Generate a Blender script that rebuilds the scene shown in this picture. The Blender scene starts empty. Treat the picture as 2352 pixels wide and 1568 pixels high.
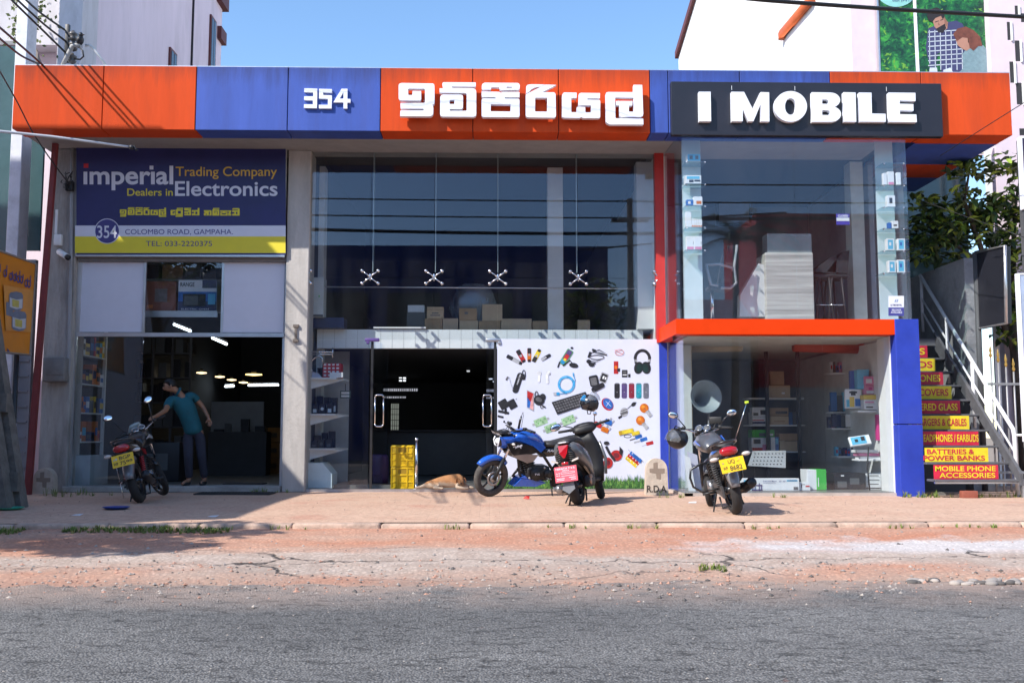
import bpy, bmesh, math, random
from math import sin, cos, pi, radians, sqrt, atan2
from mathutils import Vector, Matrix, noise as mnoise
R = random.Random(7)
S = bpy.context.scene
COL = S.collection

# ------------------------------------------------------------ camera, sky, sun, exposure
CH = 0.92                                   # eye height over the forecourt
FPX = 2287.0                                # focal length in pixels of a 2352 px wide picture
PITCH = math.atan(216.0 / FPX)
YAW = -1.25
cam = bpy.data.cameras.new('camera')
cam.sensor_width = 36.0
cam.lens = FPX / 2352.0 * 36.0
cam.clip_start = 0.1
cam.clip_end = 2000
co = bpy.data.objects.new('camera', cam)
COL.objects.link(co)
co.location = (0, 0, CH)
co.rotation_euler = (radians(90) + PITCH, 0, radians(YAW))
S.camera = co
CR = co.rotation_euler.to_matrix()

SUN_TO = Vector((-1.3, -1.0, 1.45)).normalized()
sun = bpy.data.lights.new('sun', 'SUN')
sun.energy = 4.9
sun.angle = radians(0.5)
sun.color = (1.0, 0.95, 0.88)
so = bpy.data.objects.new('sun', sun)
COL.objects.link(so)
so.rotation_euler = SUN_TO.to_track_quat('Z', 'Y').to_euler()

w = bpy.data.worlds.new('World')
S.world = w
w.use_nodes = True
nt = w.node_tree
nt.nodes.clear()
sky = nt.nodes.new('ShaderNodeTexSky')
sky.sky_type = 'NISHITA'
sky.sun_disc = False
sky.sun_elevation = math.asin(SUN_TO.z)
sky.sun_rotation = atan2(SUN_TO.x, SUN_TO.y)
sky.air_density = 1.0
sky.dust_density = 0.3
sky.ozone_density = 1.6
bg = nt.nodes.new('ShaderNodeBackground')
bg.inputs['Strength'].default_value = 0.15
hs = nt.nodes.new('ShaderNodeHueSaturation')
hs.inputs['Saturation'].default_value = 1.12
hs.inputs['Value'].default_value = 1.3
ow = nt.nodes.new('ShaderNodeOutputWorld')
nt.links.new(sky.outputs[0], hs.inputs['Color']); nt.links.new(hs.outputs[0], bg.inputs[0])
nt.links.new(bg.outputs[0], ow.inputs[0])

S.view_settings.view_transform = 'Standard'
S.view_settings.look = 'None'
S.view_settings.exposure = 0.48
S.view_settings.gamma = 1.0
S.cycles.transparent_max_bounces = 24
S.cycles.max_bounces = 8
S.cycles.use_denoising = True

# ------------------------------------------------------------ layout: a point of the photograph, at a known distance
def P(px, py, Y):
    d = CR @ Vector(((px - 1176) / FPX, (784 - py) / FPX, -1))
    t = Y / d.y
    return Vector((d.x * t, Y, CH + d.z * t))
def PX(px, Y, py=1000): return P(px, py, Y).x
def PZ(py, Y, px=1126): return P(px, py, Y).z

# ------------------------------------------------------------ materials
MATS = {}
def M(name, col, rough=0.55, metal=0.0, var=0.12, scale=4.0, bump=0.0, bscale=60.0, grime=0.0, gcol=(0.05, 0.045, 0.04), stretch=(1, 1, 1), emit=None, coat=0.0, spec=0.5, pos=False):
    if name in MATS: return MATS[name]
    m = bpy.data.materials.new(name)
    m.use_nodes = True
    t = m.node_tree; N = t.nodes; L = t.links
    b = N['Principled BSDF']
    b.inputs['Roughness'].default_value = rough
    b.inputs['Metallic'].default_value = metal
    b.inputs['Specular IOR Level'].default_value = spec
    b.inputs['Coat Weight'].default_value = coat
    b.inputs['Coat Roughness'].default_value = 0.06
    c4 = (*col, 1)
    b.inputs['Base Color'].default_value = c4
    tc = N.new('ShaderNodeNewGeometry') if pos else N.new('ShaderNodeTexCoord')
    src = tc.outputs['Position'] if pos else tc.outputs['Object']
    mp = N.new('ShaderNodeMapping'); mp.inputs['Scale'].default_value = stretch
    L.new(src, mp.inputs[0])
    last = None
    if var > 0:
        n = N.new('ShaderNodeTexNoise'); n.inputs['Scale'].default_value = scale; n.inputs['Detail'].default_value = 6; n.inputs['Roughness'].default_value = 0.65
        L.new(mp.outputs[0], n.inputs['Vector'])
        r = N.new('ShaderNodeMapRange'); r.inputs[1].default_value = 0.3; r.inputs[2].default_value = 0.7
        r.inputs[3].default_value = 1 - var; r.inputs[4].default_value = 1 + var
        L.new(n.outputs['Fac'], r.inputs[0])
        mx = N.new('ShaderNodeMix'); mx.data_type = 'RGBA'; mx.blend_type = 'MULTIPLY'; mx.inputs[0].default_value = 1
        mx.inputs[6].default_value = c4
        L.new(r.outputs[0], mx.inputs[7])
        last = mx.outputs[2]
        L.new(last, b.inputs['Base Color'])
        r2 = N.new('ShaderNodeMapRange'); r2.inputs[3].default_value = max(0, rough - 0.12); r2.inputs[4].default_value = min(1, rough + 0.12)
        L.new(n.outputs['Fac'], r2.inputs[0]); L.new(r2.outputs[0], b.inputs['Roughness'])
    if grime > 0:
        n = N.new('ShaderNodeTexNoise'); n.inputs['Scale'].default_value = scale * 0.7; n.inputs['Detail'].default_value = 9; n.inputs['Roughness'].default_value = 0.7
        L.new(mp.outputs[0], n.inputs['Vector'])
        r = N.new('ShaderNodeMapRange'); r.inputs[1].default_value = 0.5; r.inputs[2].default_value = 0.72; r.inputs[4].default_value = grime
        L.new(n.outputs['Fac'], r.inputs[0])
        mx = N.new('ShaderNodeMix'); mx.data_type = 'RGBA'
        L.new(r.outputs[0], mx.inputs[0])
        if last: L.new(last, mx.inputs[6])
        else: mx.inputs[6].default_value = c4
        mx.inputs[7].default_value = (*gcol, 1)
        last = mx.outputs[2]
        L.new(last, b.inputs['Base Color'])
    if bump > 0:
        n = N.new('ShaderNodeTexNoise'); n.inputs['Scale'].default_value = bscale; n.inputs['Detail'].default_value = 5
        L.new(src, n.inputs['Vector'])
        bp = N.new('ShaderNodeBump'); bp.inputs['Strength'].default_value = bump; bp.inputs['Distance'].default_value = 0.02
        L.new(n.outputs['Fac'], bp.inputs['Height']); L.new(bp.outputs[0], b.inputs['Normal'])
    if emit:
        b.inputs['Emission Color'].default_value = (*emit[:3], 1); b.inputs['Emission Strength'].default_value = emit[3]
    MATS[name] = m
    return m

def glass_mat(name, tint=(0.8, 0.85, 0.85), refl=0.055, rough=0.0, dirt=0.02):
    m = bpy.data.materials.new(name); m.use_nodes = True
    t = m.node_tree; N = t.nodes; L = t.links; N.clear()
    o = N.new('ShaderNodeOutputMaterial')
    tr = N.new('ShaderNodeBsdfTransparent'); tr.inputs[0].default_value = (*tint, 1)
    gl = N.new('ShaderNodeBsdfGlossy'); gl.inputs['Roughness'].default_value = rough; gl.inputs['Color'].default_value = (0.78, 0.83, 1.0, 1)
    lw = N.new('ShaderNodeLayerWeight'); lw.inputs[0].default_value = 0.5
    pw_ = N.new('ShaderNodeMath'); pw_.operation = 'POWER'; pw_.inputs[1].default_value = 5; L.new(lw.outputs['Facing'], pw_.inputs[0])
    ad = N.new('ShaderNodeMath'); ad.operation = 'MULTIPLY_ADD'; ad.inputs[1].default_value = 0.9; ad.inputs[2].default_value = refl; ad.use_clamp = True
    L.new(pw_.outputs[0], ad.inputs[0])
    mx = N.new('ShaderNodeMixShader')
    L.new(ad.outputs[0], mx.inputs[0]); L.new(tr.outputs[0], mx.inputs[1]); L.new(gl.outputs[0], mx.inputs[2])
    df = N.new('ShaderNodeBsdfDiffuse'); df.inputs[0].default_value = (0.45, 0.45, 0.43, 1)
    tc = N.new('ShaderNodeTexCoord'); n = N.new('ShaderNodeTexNoise'); n.inputs['Scale'].default_value = 1.3; n.inputs['Detail'].default_value = 8
    mp = N.new('ShaderNodeMapping'); mp.inputs['Scale'].default_value = (2.5, 1, 0.6)
    L.new(tc.outputs['Object'], mp.inputs[0]); L.new(mp.outputs[0], n.inputs['Vector'])
    r = N.new('ShaderNodeMapRange'); r.inputs[1].default_value = 0.35; r.inputs[2].default_value = 0.8; r.inputs[4].default_value = dirt
    L.new(n.outputs['Fac'], r.inputs[0])
    m2 = N.new('ShaderNodeMixShader')
    L.new(r.outputs[0], m2.inputs[0]); L.new(mx.outputs[0], m2.inputs[1]); L.new(df.outputs[0], m2.inputs[2])
    L.new(m2.outputs[0], o.inputs[0])
    return m

# ------------------------------------------------------------ mesh builder
class MB:
    def __init__(s, mat=None):
        s.v = []; s.f = []; s.mi = []; s.sm = []; s.mats = []; s.cur = 0; s.X = None
        if mat: s.use(mat)
    def use(s, mat):
        if mat not in s.mats: s.mats.append(mat)
        s.cur = s.mats.index(mat); return s
    def add(s, vs, fs, smooth=False):
        o = len(s.v)
        for v in vs:
            v = Vector(v)
            s.v.append(s.X @ v if s.X else v)
        for f in fs:
            s.f.append([i + o for i in f]); s.mi.append(s.cur); s.sm.append(smooth)
        return s
    def box(s, x0, y0, z0, x1, y1, z1):
        vs = [(x, y, z) for x in (x0, x1) for y in (y0, y1) for z in (z0, z1)]
        return s.add(vs, [(0, 1, 3, 2), (4, 6, 7, 5), (0, 4, 5, 1), (2, 3, 7, 6), (0, 2, 6, 4), (1, 5, 7, 3)])
    def bbox(s, c, size, bev=0.01, rot=None, seg=2, smooth=True):
        bm = bmesh.new(); bmesh.ops.create_cube(bm, size=1)
        for v in bm.verts: v.co = Vector((v.co.x * size[0], v.co.y * size[1], v.co.z * size[2]))
        if bev > 0: bmesh.ops.bevel(bm, geom=bm.edges[:], offset=min(bev, min(size) * 0.45), segments=seg, affect='EDGES', profile=0.5)
        Mx = Matrix.Translation(Vector(c)) @ (rot.to_4x4() if rot else Matrix.Identity(4))
        bm.verts.index_update()
        s.add([Mx @ v.co for v in bm.verts], [[v.index for v in f.verts] for f in bm.faces], smooth and bev > 0)
        bm.free(); return s
    def ring(s, c, u, v, r, n, r2=None):
        r2 = r if r2 is None else r2
        return [Vector(c) + u * (r * cos(2 * pi * i / n)) + v * (r2 * sin(2 * pi * i / n)) for i in range(n)]
    def loft(s, rings, cap=True, smooth=True, closed=False):
        n = len(rings[0]); vs = [p for r in rings for p in r]; fs = []
        K = len(rings)
        for k in range(K if closed else K - 1):
            a = k * n; b = ((k + 1) % K) * n
            for i in range(n):
                j = (i + 1) % n
                fs.append((a + i, a + j, b + j, b + i))
        if cap and not closed:
            fs.append(tuple(range(n - 1, -1, -1))); fs.append(tuple((K - 1) * n + i for i in range(n)))
        return s.add(vs, fs, smooth)
    def tube(s, pts, r, n=8, cap=True, smooth=True):
        pts = [Vector(p) for p in pts]; K = len(pts)
        rs = r if isinstance(r, (list, tuple)) else [r] * K
        t0 = (pts[1] - pts[0]).normalized()
        u = t0.orthogonal().normalized(); rings = []
        for k in range(K):
            t = (pts[min(k + 1, K - 1)] - pts[max(k - 1, 0)]).normalized()
            u = (u - t * u.dot(t))
            u = u.normalized() if u.length > 1e-6 else t.orthogonal().normalized()
            v = t.cross(u)
            rings.append(s.ring(pts[k], u, v, rs[k], n))
        return s.loft(rings, cap, smooth)
    def cyl(s, p, q, r0, r1=None, n=14, cap=True):
        return s.tube([p, q], [r0, r0 if r1 is None else r1], n, cap)
    def lathe(s, prof, n=24, Mx=None, smooth=True, cap=False):
        rings = []
        for r, z in prof:
            ring = [Vector((r * cos(2 * pi * i / n), r * sin(2 * pi * i / n), z)) for i in range(n)]
            rings.append([Mx @ p for p in ring] if Mx else ring)
        return s.loft(rings, cap, smooth)
    def torus(s, c, axis, Rr, r, n=32, m=10, rx=None):
        a = Vector(axis).normalized(); u = a.orthogonal().normalized(); v = a.cross(u); rings = []
        for i in range(n):
            d = u * cos(2 * pi * i / n) + v * sin(2 * pi * i / n)
            rings.append([Vector(c) + d * (Rr + r * cos(2 * pi * j / m)) + a * ((rx or r) * sin(2 * pi * j / m)) for j in range(m)])
        return s.loft(rings, False, True, True)
    def ell(s, c, rad, nu=16, nv=10, rot=None):
        rings = []
        for k in range(nv + 1):
            th = pi * k / nv; th = min(max(th, 0.02), pi - 0.02)
            ring = []
            for i in range(nu):
                p = Vector((rad[0] * sin(th) * cos(2 * pi * i / nu), rad[1] * sin(th) * sin(2 * pi * i / nu), -rad[2] * cos(th)))
                if rot: p = rot @ p
                ring.append(Vector(c) + p)
            rings.append(ring)
        return s.loft(rings, True, True)
    def prism(s, poly, a, b, f, smooth=False):
        """poly: 2-D points; f(u, v, w) maps to space; extruded from w=a to w=b"""
        n = len(poly)
        vs = [f(u, v, a) for u, v in poly] + [f(u, v, b) for u, v in poly]
        fs = [tuple(range(n)), tuple(range(2 * n - 1, n - 1, -1))] + [(i, n + i, n + (i + 1) % n, (i + 1) % n) for i in range(n)]
        return s.add(vs, fs, smooth)
    def flat(s, poly, f):
        return s.add([f(u, v) for u, v in poly], [tuple(range(len(poly)))])
    def shape(s, loops, f, depth=0.0, spline_closed=True):
        """filled outline with holes (even-odd) from 2-D loops, optionally extruded; f(u, v, w)"""
        cu = bpy.data.curves.new('tmp', 'CURVE'); cu.dimensions = '2D'; cu.fill_mode = 'BOTH'
        cu.extrude = depth / 2
        for lp in loops:
            sp = cu.splines.new('POLY'); sp.points.add(len(lp) - 1)
            for p, (x, y) in zip(sp.points, lp): p.co = (x, y, 0, 1)
            sp.use_cyclic_u = True
        return s._curve(cu, f)
    def _curve(s, cu, f):
        ob = bpy.data.objects.new('tmp', cu); me = ob.to_mesh()
        s.add([f(v.co.x, v.co.y, v.co.z) for v in me.vertices], [tuple(p.vertices) for p in me.polygons])
        ob.to_mesh_clear(); bpy.data.objects.remove(ob)
        bpy.data.curves.remove(cu)
        return s
    def text(s, string, f, box, bold=0.0, depth=0.0, shear=0.0, keep=False):
        """lettering stretched to fill box = (u0, v0, u1, v1); f(u, v, w) maps to space"""
        cu = bpy.data.curves.new('tmp', 'FONT'); cu.body = string; cu.size = 1; cu.offset = bold; cu.shear = shear; cu.extrude = 0
        if depth: cu.extrude = 0.05
        ob = bpy.data.objects.new('tmp', cu); me = ob.to_mesh()
        xs = [v.co.x for v in me.vertices]; ys = [v.co.y for v in me.vertices]
        u0, v0, u1, v1 = box
        sx = (u1 - u0) / max(1e-6, max(xs) - min(xs)); sy = (v1 - v0) / max(1e-6, max(ys) - min(ys))
        if keep: sx = sy = min(sx, sy)
        x0 = min(xs); y0 = min(ys)
        s.add([f(u0 + (v.co.x - x0) * sx, v0 + (v.co.y - y0) * sy, (v.co.z / 0.05 * depth / 2) if depth else 0) for v in me.vertices], [tuple(p.vertices) for p in me.polygons])
        ob.to_mesh_clear(); bpy.data.objects.remove(ob); bpy.data.curves.remove(cu)
        return s
    def build(s, name, parent=None, label=None, cat=None, group=None, kind=None, local=False, recalc=True):
        me = bpy.data.meshes.new(name)
        if parent is None and not local:
            xs = [v.x for v in s.v]; ys = [v.y for v in s.v]; zs = [v.z for v in s.v]
            org = Vector(((min(xs) + max(xs)) / 2, (min(ys) + max(ys)) / 2, min(zs)))
        elif parent is not None and not local:
            org = ORG.get(parent.name, Vector((0, 0, 0)))
        else: org = Vector((0, 0, 0))
        me.from_pydata([v - org for v in s.v], [], s.f)
        me.polygons.foreach_set('material_index', s.mi)
        me.polygons.foreach_set('use_smooth', s.sm)
        for m in s.mats: me.materials.append(m)
        if recalc:
            bm = bmesh.new(); bm.from_mesh(me); bmesh.ops.recalc_face_normals(bm, faces=bm.faces[:]); bm.to_mesh(me); bm.free()
        me.update()
        o = bpy.data.objects.new(name, me); COL.objects.link(o)
        if parent is not None:
            o.parent = parent
        else:
            o.location = org
        ORG[o.name] = org
        tag(o, label, cat, group, kind)
        return o
ORG = {}
def tag(o, label=None, cat=None, group=None, kind=None):
    if label: o['label'] = label
    if cat: o['category'] = cat
    if group: o['group'] = group
    if kind: o['kind'] = kind
    return o
def thing(name, loc, label, cat, group=None, rot=None):
    o = bpy.data.objects.new(name, None); COL.objects.link(o)
    o.empty_display_size = 0.2
    o.location = loc
    if rot: o.rotation_euler = rot
    ORG[o.name] = Vector(loc)
    return tag(o, label, cat, group)
def dup(o, loc=None, rot=None, label=None, parent=None, group=None):
    c = o.copy(); COL.objects.link(c)
    if parent is not None: c.parent = parent
    if loc is not None: c.location = loc
    if rot is not None: c.rotation_euler = rot
    if label: c['label'] = label
    if group: c['group'] = group
    for ch in list(o.children): dup(ch, parent=c)
    return c
def XZ(Y, front=0.0):
    """maps (u=x, v=z, w=towards the street) on the plane y=Y"""
    return lambda u, v, w=0.0: Vector((u, Y - w - front, v))
def PXZ(Y, front=0.0):
    """maps (u, v) = photograph pixels to the plane y=Y (v downwards)"""
    def f(u, v, w=0.0):
        p = P(u, v, Y - front)
        return Vector((p.x, Y - front - w, p.z))
    return f
def rrect(x0, y0, x1, y1, r, n=4):
    pts = []
    for cx, cy, a0 in ((x1 - r, y1 - r, 0), (x0 + r, y1 - r, 90), (x0 + r, y0 + r, 180), (x1 - r, y0 + r, 270)):
        for k in range(n + 1):
            a = radians(a0 + 90 * k / n); pts.append((cx + r * cos(a), cy + r * sin(a)))
    return pts
def circ(cx, cy, r, n=20, ry=None):
    return [(cx + r * cos(2 * pi * i / n), cy + (ry or r) * sin(2 * pi * i / n)) for i in range(n)]
# ------------------------------------------------------------ ground
def ground_mat(name, kind):
    m = bpy.data.materials.new(name); m.use_nodes = True
    t = m.node_tree; N = t.nodes; L = t.links; b = N['Principled BSDF']
    g = N.new('ShaderNodeNewGeometry'); pos = g.outputs['Position']
    def noise(sc, det=8, rough=0.6, stretch=None):
        n = N.new('ShaderNodeTexNoise'); n.inputs['Scale'].default_value = sc; n.inputs['Detail'].default_value = det; n.inputs['Roughness'].default_value = rough
        if stretch:
            mp = N.new('ShaderNodeMapping'); mp.inputs['Scale'].default_value = stretch; L.new(pos, mp.inputs[0]); L.new(mp.outputs[0], n.inputs['Vector'])
        else: L.new(pos, n.inputs['Vector'])
        return n.outputs['Fac']
    def rng(s, a, b_, c, d):
        r = N.new('ShaderNodeMapRange'); r.inputs[1].default_value = a; r.inputs[2].default_value = b_; r.inputs[3].default_value = c; r.inputs[4].default_value = d
        L.new(s, r.inputs[0]); return r.outputs[0]
    def mix(f, a, b_, blend='MIX'):
        x = N.new('ShaderNodeMix'); x.data_type = 'RGBA'; x.blend_type = blend
        if isinstance(f, float): x.inputs[0].default_value = f
        else: L.new(f, x.inputs[0])
        for i, c in ((6, a), (7, b_)):
            if isinstance(c, tuple): x.inputs[i].default_value = (*c, 1)
            else: L.new(c, x.inputs[i])
        return x.outputs[2]
    def math_(op, a, b_):
        x = N.new('ShaderNodeMath'); x.operation = op
        for i, c in ((0, a), (1, b_)):
            if isinstance(c, (int, float)): x.inputs[i].default_value = c
            else: L.new(c, x.inputs[i])
        return x.outputs[0]
    sep = N.new('ShaderNodeSeparateXYZ'); L.new(pos, sep.inputs[0])
    vor = N.new('ShaderNodeTexVoronoi'); L.new(pos, vor.inputs['Vector'])
    if kind == 'asphalt':
        vor.inputs['Scale'].default_value = 75
        stones = rng(vor.outputs['Distance'], 0.1, 0.8, 1.3, 0.5)
        sepc = N.new('ShaderNodeSeparateColor'); L.new(vor.outputs['Color'], sepc.inputs[0])
        tone = rng(sepc.outputs[0], 0, 1, 0.65, 1.4)
        c = mix(rng(noise(0.9, 9, 0.65, (0.35, 1, 1)), 0.38, 0.68, 0, 1), (0.140, 0.137, 0.134), (0.208, 0.202, 0.194))
        c = mix(1.0, c, math_('MULTIPLY', stones, tone), 'MULTIPLY')
        pits = rng(noise(11, 7, 0.75, (0.5, 1.2, 1)), 0.56, 0.68, 0, 0.55)
        c = mix(pits, c, (0.035, 0.035, 0.04))
        stain = rng(noise(0.55, 5, 0.6, (0.28, 1, 1)), 0.6, 0.75, 0, 0.4)
        c = mix(stain, c, (0.085, 0.087, 0.096))
        dust = math_('MULTIPLY', rng(sep.outputs['Y'], 6.5, 7.7, 0, 1), rng(noise(1.6, 9, 0.7), 0.33, 0.55, 0.05, 0.95))
        c = mix(dust, c, (0.36, 0.265, 0.215))
        rust = rng(noise(3.1, 3, 0.5), 0.735, 0.76, 0, 0.6)
        c = mix(rust, c, (0.22, 0.085, 0.06))
        h = math_('SUBTRACT', math_('MULTIPLY', rng(vor.outputs['Distance'], 0, 0.7, 1, 0), 0.6), math_('MULTIPLY', pits, 1.6))
        bp = N.new('ShaderNodeBump'); bp.inputs['Strength'].default_value = 0.9; bp.inputs['Distance'].default_value = 0.012
        rough = 0.85
    elif kind == 'dirt':
        vor.inputs['Scale'].default_value = 26
        c = mix(rng(noise(1.3, 9, 0.65, (0.5, 1, 1)), 0.36, 0.66, 0, 1), (0.52, 0.235, 0.145), (0.53, 0.335, 0.245))
        conc = math_('MULTIPLY', rng(math_('ADD', sep.outputs['Y'], rng(noise(0.8, 5, 0.6, (0.5, 1, 1)), 0.3, 0.7, -0.6, 0.6)), 7.75, 8.35, 0, 1),
                     rng(math_('ADD', sep.outputs['Y'], rng(noise(0.9, 5, 0.6, (0.4, 1, 1)), 0.3, 0.7, -0.45, 0.45)), 8.95, 9.3, 1, 0))
        c = mix(conc, c, mix(rng(noise(5, 8), 0.4, 0.65, 0, 1), (0.44, 0.34, 0.28), (0.53, 0.43, 0.365)))
        pale = math_('MULTIPLY', rng(math_('ADD', sep.outputs['X'], rng(noise(1.2, 6, 0.65), 0.3, 0.7, -1.0, 1.0)), 1.6, 3.0, 0, 1), math_('MULTIPLY', rng(sep.outputs['Y'], 8.9, 9.2, 0, 1), rng(math_('ADD', sep.outputs['Y'], rng(noise(1.1, 4), 0.3, 0.7, -0.35, 0.35)), 9.75, 10.0, 1, 0)))
        c = mix(pale, c, (0.60, 0.55, 0.53))
        grit = rng(vor.outputs['Distance'], 0.05, 0.5, 1.25, 0.8)
        c = mix(1.0, c, grit, 'MULTIPLY')
        spk = rng(noise(30, 4, 0.7), 0.62, 0.7, 0, 0.5)
        c = mix(spk, c, (0.14, 0.10, 0.085))
        edge = math_('MULTIPLY', rng(math_('ADD', sep.outputs['Y'], rng(noise(1.5, 7, 0.7), 0.3, 0.7, -0.6, 0.6)), 7.3, 8.5, 1, 0), rng(noise(3, 8, 0.7), 0.3, 0.55, 0.35, 1))
        c = mix(edge, c, (0.27, 0.215, 0.18))
        crk = N.new('ShaderNodeTexVoronoi'); crk.feature = 'DISTANCE_TO_EDGE'; crk.inputs['Scale'].default_value = 0.75
        mp = N.new('ShaderNodeMapping'); mp.inputs['Scale'].default_value = (0.45, 1.3, 1)
        wob = N.new('ShaderNodeTexNoise'); wob.inputs['Scale'].default_value = 3; wob.inputs['Detail'].default_value = 6
        L.new(pos, wob.inputs['Vector'])
        vm = N.new('ShaderNodeVectorMath'); vm.operation = 'MULTIPLY_ADD'; vm.inputs[1].default_value = (0.5, 0.5, 0.5)
        L.new(wob.outputs['Color'], vm.inputs[0]); L.new(pos, vm.inputs[2]); L.new(vm.outputs[0], mp.inputs[0]); L.new(mp.outputs[0], crk.inputs['Vector'])
        ck = math_('MULTIPLY', rng(crk.outputs['Distance'], 0.004, 0.014, 1, 0), conc)
        c = mix(ck, c, (0.06, 0.05, 0.045))
        h = math_('SUBTRACT', math_('ADD', noise(22, 8, 0.7), math_('MULTIPLY', vor.outputs['Distance'], 0.3)), ck)
        bp = N.new('ShaderNodeBump'); bp.inputs['Strength'].default_value = 0.7; bp.inputs['Distance'].default_value = 0.02
        rough = 0.95
    else:
        br = N.new('ShaderNodeTexBrick'); br.inputs['Scale'].default_value = 1
        br.inputs['Brick Width'].default_value = 0.24; br.inputs['Row Height'].default_value = 0.12; br.inputs['Mortar Size'].default_value = 0.007; br.inputs['Mortar Smooth'].default_value = 0.4
        br.inputs['Color1'].default_value = (0.52, 0.305, 0.215, 1); br.inputs['Color2'].default_value = (0.44, 0.265, 0.185, 1); br.inputs['Mortar'].default_value = (0.28, 0.19, 0.14, 1)
        L.new(pos, br.inputs['Vector'])
        wear = rng(noise(1.1, 7, 0.65), 0.32, 0.56, 0.3, 0.97)
        c = mix(wear, br.outputs['Color'], (0.52, 0.35, 0.255))
        red = rng(noise(0.7, 4, 0.6), 0.58, 0.7, 0, 0.5)
        c = mix(red, c, (0.42, 0.16, 0.11))
        c = mix(1.0, c, rng(noise(16, 8, 0.7), 0.3, 0.7, 0.75, 1.25), 'MULTIPLY')
        wet = rng(noise(1.7, 6, 0.6), 0.64, 0.74, 0, 0.45)
        c = mix(wet, c, (0.16, 0.125, 0.105))
        h = math_('ADD', math_('MULTIPLY', br.outputs['Fac'], -0.5), math_('MULTIPLY', noise(25, 6, 0.7), 0.7))
        bp = N.new('ShaderNodeBump'); bp.inputs['Strength'].default_value = 0.6; bp.inputs['Distance'].default_value = 0.012
        rough = 0.85
    L.new(c, b.inputs['Base Color']); L.new(h, bp.inputs['Height']); L.new(bp.outputs[0], b.inputs['Normal'])
    b.inputs['Roughness'].default_value = rough
    b.inputs['Specular IOR Level'].default_value = 0.3
    return m

ZR = -0.20                                    # road level
def grid(mb, x0, x1, y0, y1, nx, ny, zf):
    vs = []; fs = []
    for j in range(ny + 1):
        for i in range(nx + 1):
            x = x0 + (x1 - x0) * i / nx; y = y0 + (y1 - y0) * j / ny
            vs.append((x, y, zf(x, y)))
    for j in range(ny):
        for i in range(nx):
            a = j * (nx + 1) + i; fs.append((a, a + 1, a + nx + 2, a + nx + 1))
    return mb.add(vs, fs, True)
def nz(x, y, z=0): return mnoise.noise(Vector((x, y, z)))

g = MB(M('earth', (0.25, 0.19, 0.14), 0.95))
g.add([(-400, -400, -0.45), (400, -400, -0.45), (400, 600, -0.45), (-400, 600, -0.45)], [(0, 1, 2, 3)])
g.build('ground', kind='structure', label='bare earth under the street and the buildings', cat='ground')
g = MB(ground_mat('asphalt', 'asphalt'))
grid(g, -9, 9, 2.4, 8.4, 150, 70, lambda x, y: ZR + 0.012 * nz(x * 0.8, y * 1.2, 3) + 0.006 * nz(x * 4, y * 5, 1) - 0.02 * max(0, (y - 7.6)))
g.add([(-120, -3.5, ZR), (120, -3.5, ZR), (120, 2.4, ZR), (-120, 2.4, ZR)], [(0, 1, 2, 3)])
for sx in (-1, 1):
    g.add([(sx * 9, 2.4, ZR), (sx * 120, 2.4, ZR), (sx * 120, 8.4, ZR), (sx * 9, 8.4, ZR)], [(0, 1, 2, 3) if sx > 0 else (3, 2, 1, 0)])
g.build('road', kind='structure', label='worn grey asphalt road with pitted coarse surface', cat='road')
def verge_z(x, y):
    t = (y - 6.9) / (11.05 - 6.9)
    base = ZR - 0.035 + 0.125 * min(1, max(0, t)) ** 0.8
    bumpy = 0.018 * nz(x * 0.9, y * 1.5, 7) + 0.012 * nz(x * 3.3, y * 4, 2) + 0.004 * nz(x * 12, y * 12, 2)
    step = 0.035 * (1 / (1 + math.exp(-(y - 8.0 - 0.18 * nz(x * 0.7, 0, 9)) * 18)))      # broken edge of the concrete strip
    return base + bumpy + step - (0.06 if x > 2.4 and 7.55 < y + 0.1 * nz(x * 2, 5) < 7.8 else 0)
g = MB(ground_mat('dirt', 'dirt'))
grid(g, -8.2, 8.6, 6.9, 11.06, 210, 64, verge_z)
for sx in (-1, 1):
    a = -8.2 if sx < 0 else 8.6
    g.add([(a, 6.9, ZR - 0.03), (sx * 120, 6.9, ZR - 0.03), (sx * 120, 11.06, -0.06), (a, 11.06, -0.06)], [(0, 1, 2, 3) if sx > 0 else (3, 2, 1, 0)])
g.build('verge', kind='structure', label='strip of reddish dirt and cracked concrete between road and forecourt', cat='ground')
def fore_z(x, y):
    return -0.03 * max(0, min(1, (13.5 - y) / 2.4)) + 0.006 * nz(x * 0.8, y, 4)
g = MB(ground_mat('pavers', 'pavers'))
grid(g, -9, 9.5, 11.06, 16.75, 60, 24, fore_z)
g.add([(-60, 11.06, -0.03), (-9, 11.06, -0.03), (-9, 24, 0), (-60, 24, 0)], [(0, 1, 2, 3)])
g.add([(9.5, 11.06, -0.03), (60, 11.06, -0.03), (60, 30, -0.03), (9.5, 30, -0.03)], [(0, 1, 2, 3)])
g.add([(7.3, 16.75, -0.006), (9.5, 16.75, -0.006), (9.5, 30, -0.006), (7.3, 30, -0.006)], [(0, 1, 2, 3)])
g.build('forecourt', kind='structure', label='pinkish brick paved forecourt in front of the shops', cat='pavement')
# kerb of the forecourt: worn concrete blocks with a dark gap behind them
kc = M('kerb_concrete', (0.47, 0.335, 0.26), 0.9, var=0.25, scale=6, bump=0.5, bscale=30, grime=0.6, gcol=(0.12, 0.10, 0.085))
g = MB(kc)
x = -9.0
while x < 10:
    L_ = 0.95 + R.random() * 0.1
    h = R.uniform(-0.006, 0.006)
    g.bbox((x + L_ / 2, 11.0 + R.uniform(-.008, .008), -0.112 + h), (L_ - 0.004, 0.13, 0.17), 0.03)
    x += L_
g.use(M('kerb_gap', (.03, .025, .022), .9)).box(-1.5, 11.068, -.06, 9, 11.084, -.0255)
g.build('kerb', kind='structure', label='low worn concrete kerb along the edge of the forecourt', cat='kerb')
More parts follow.
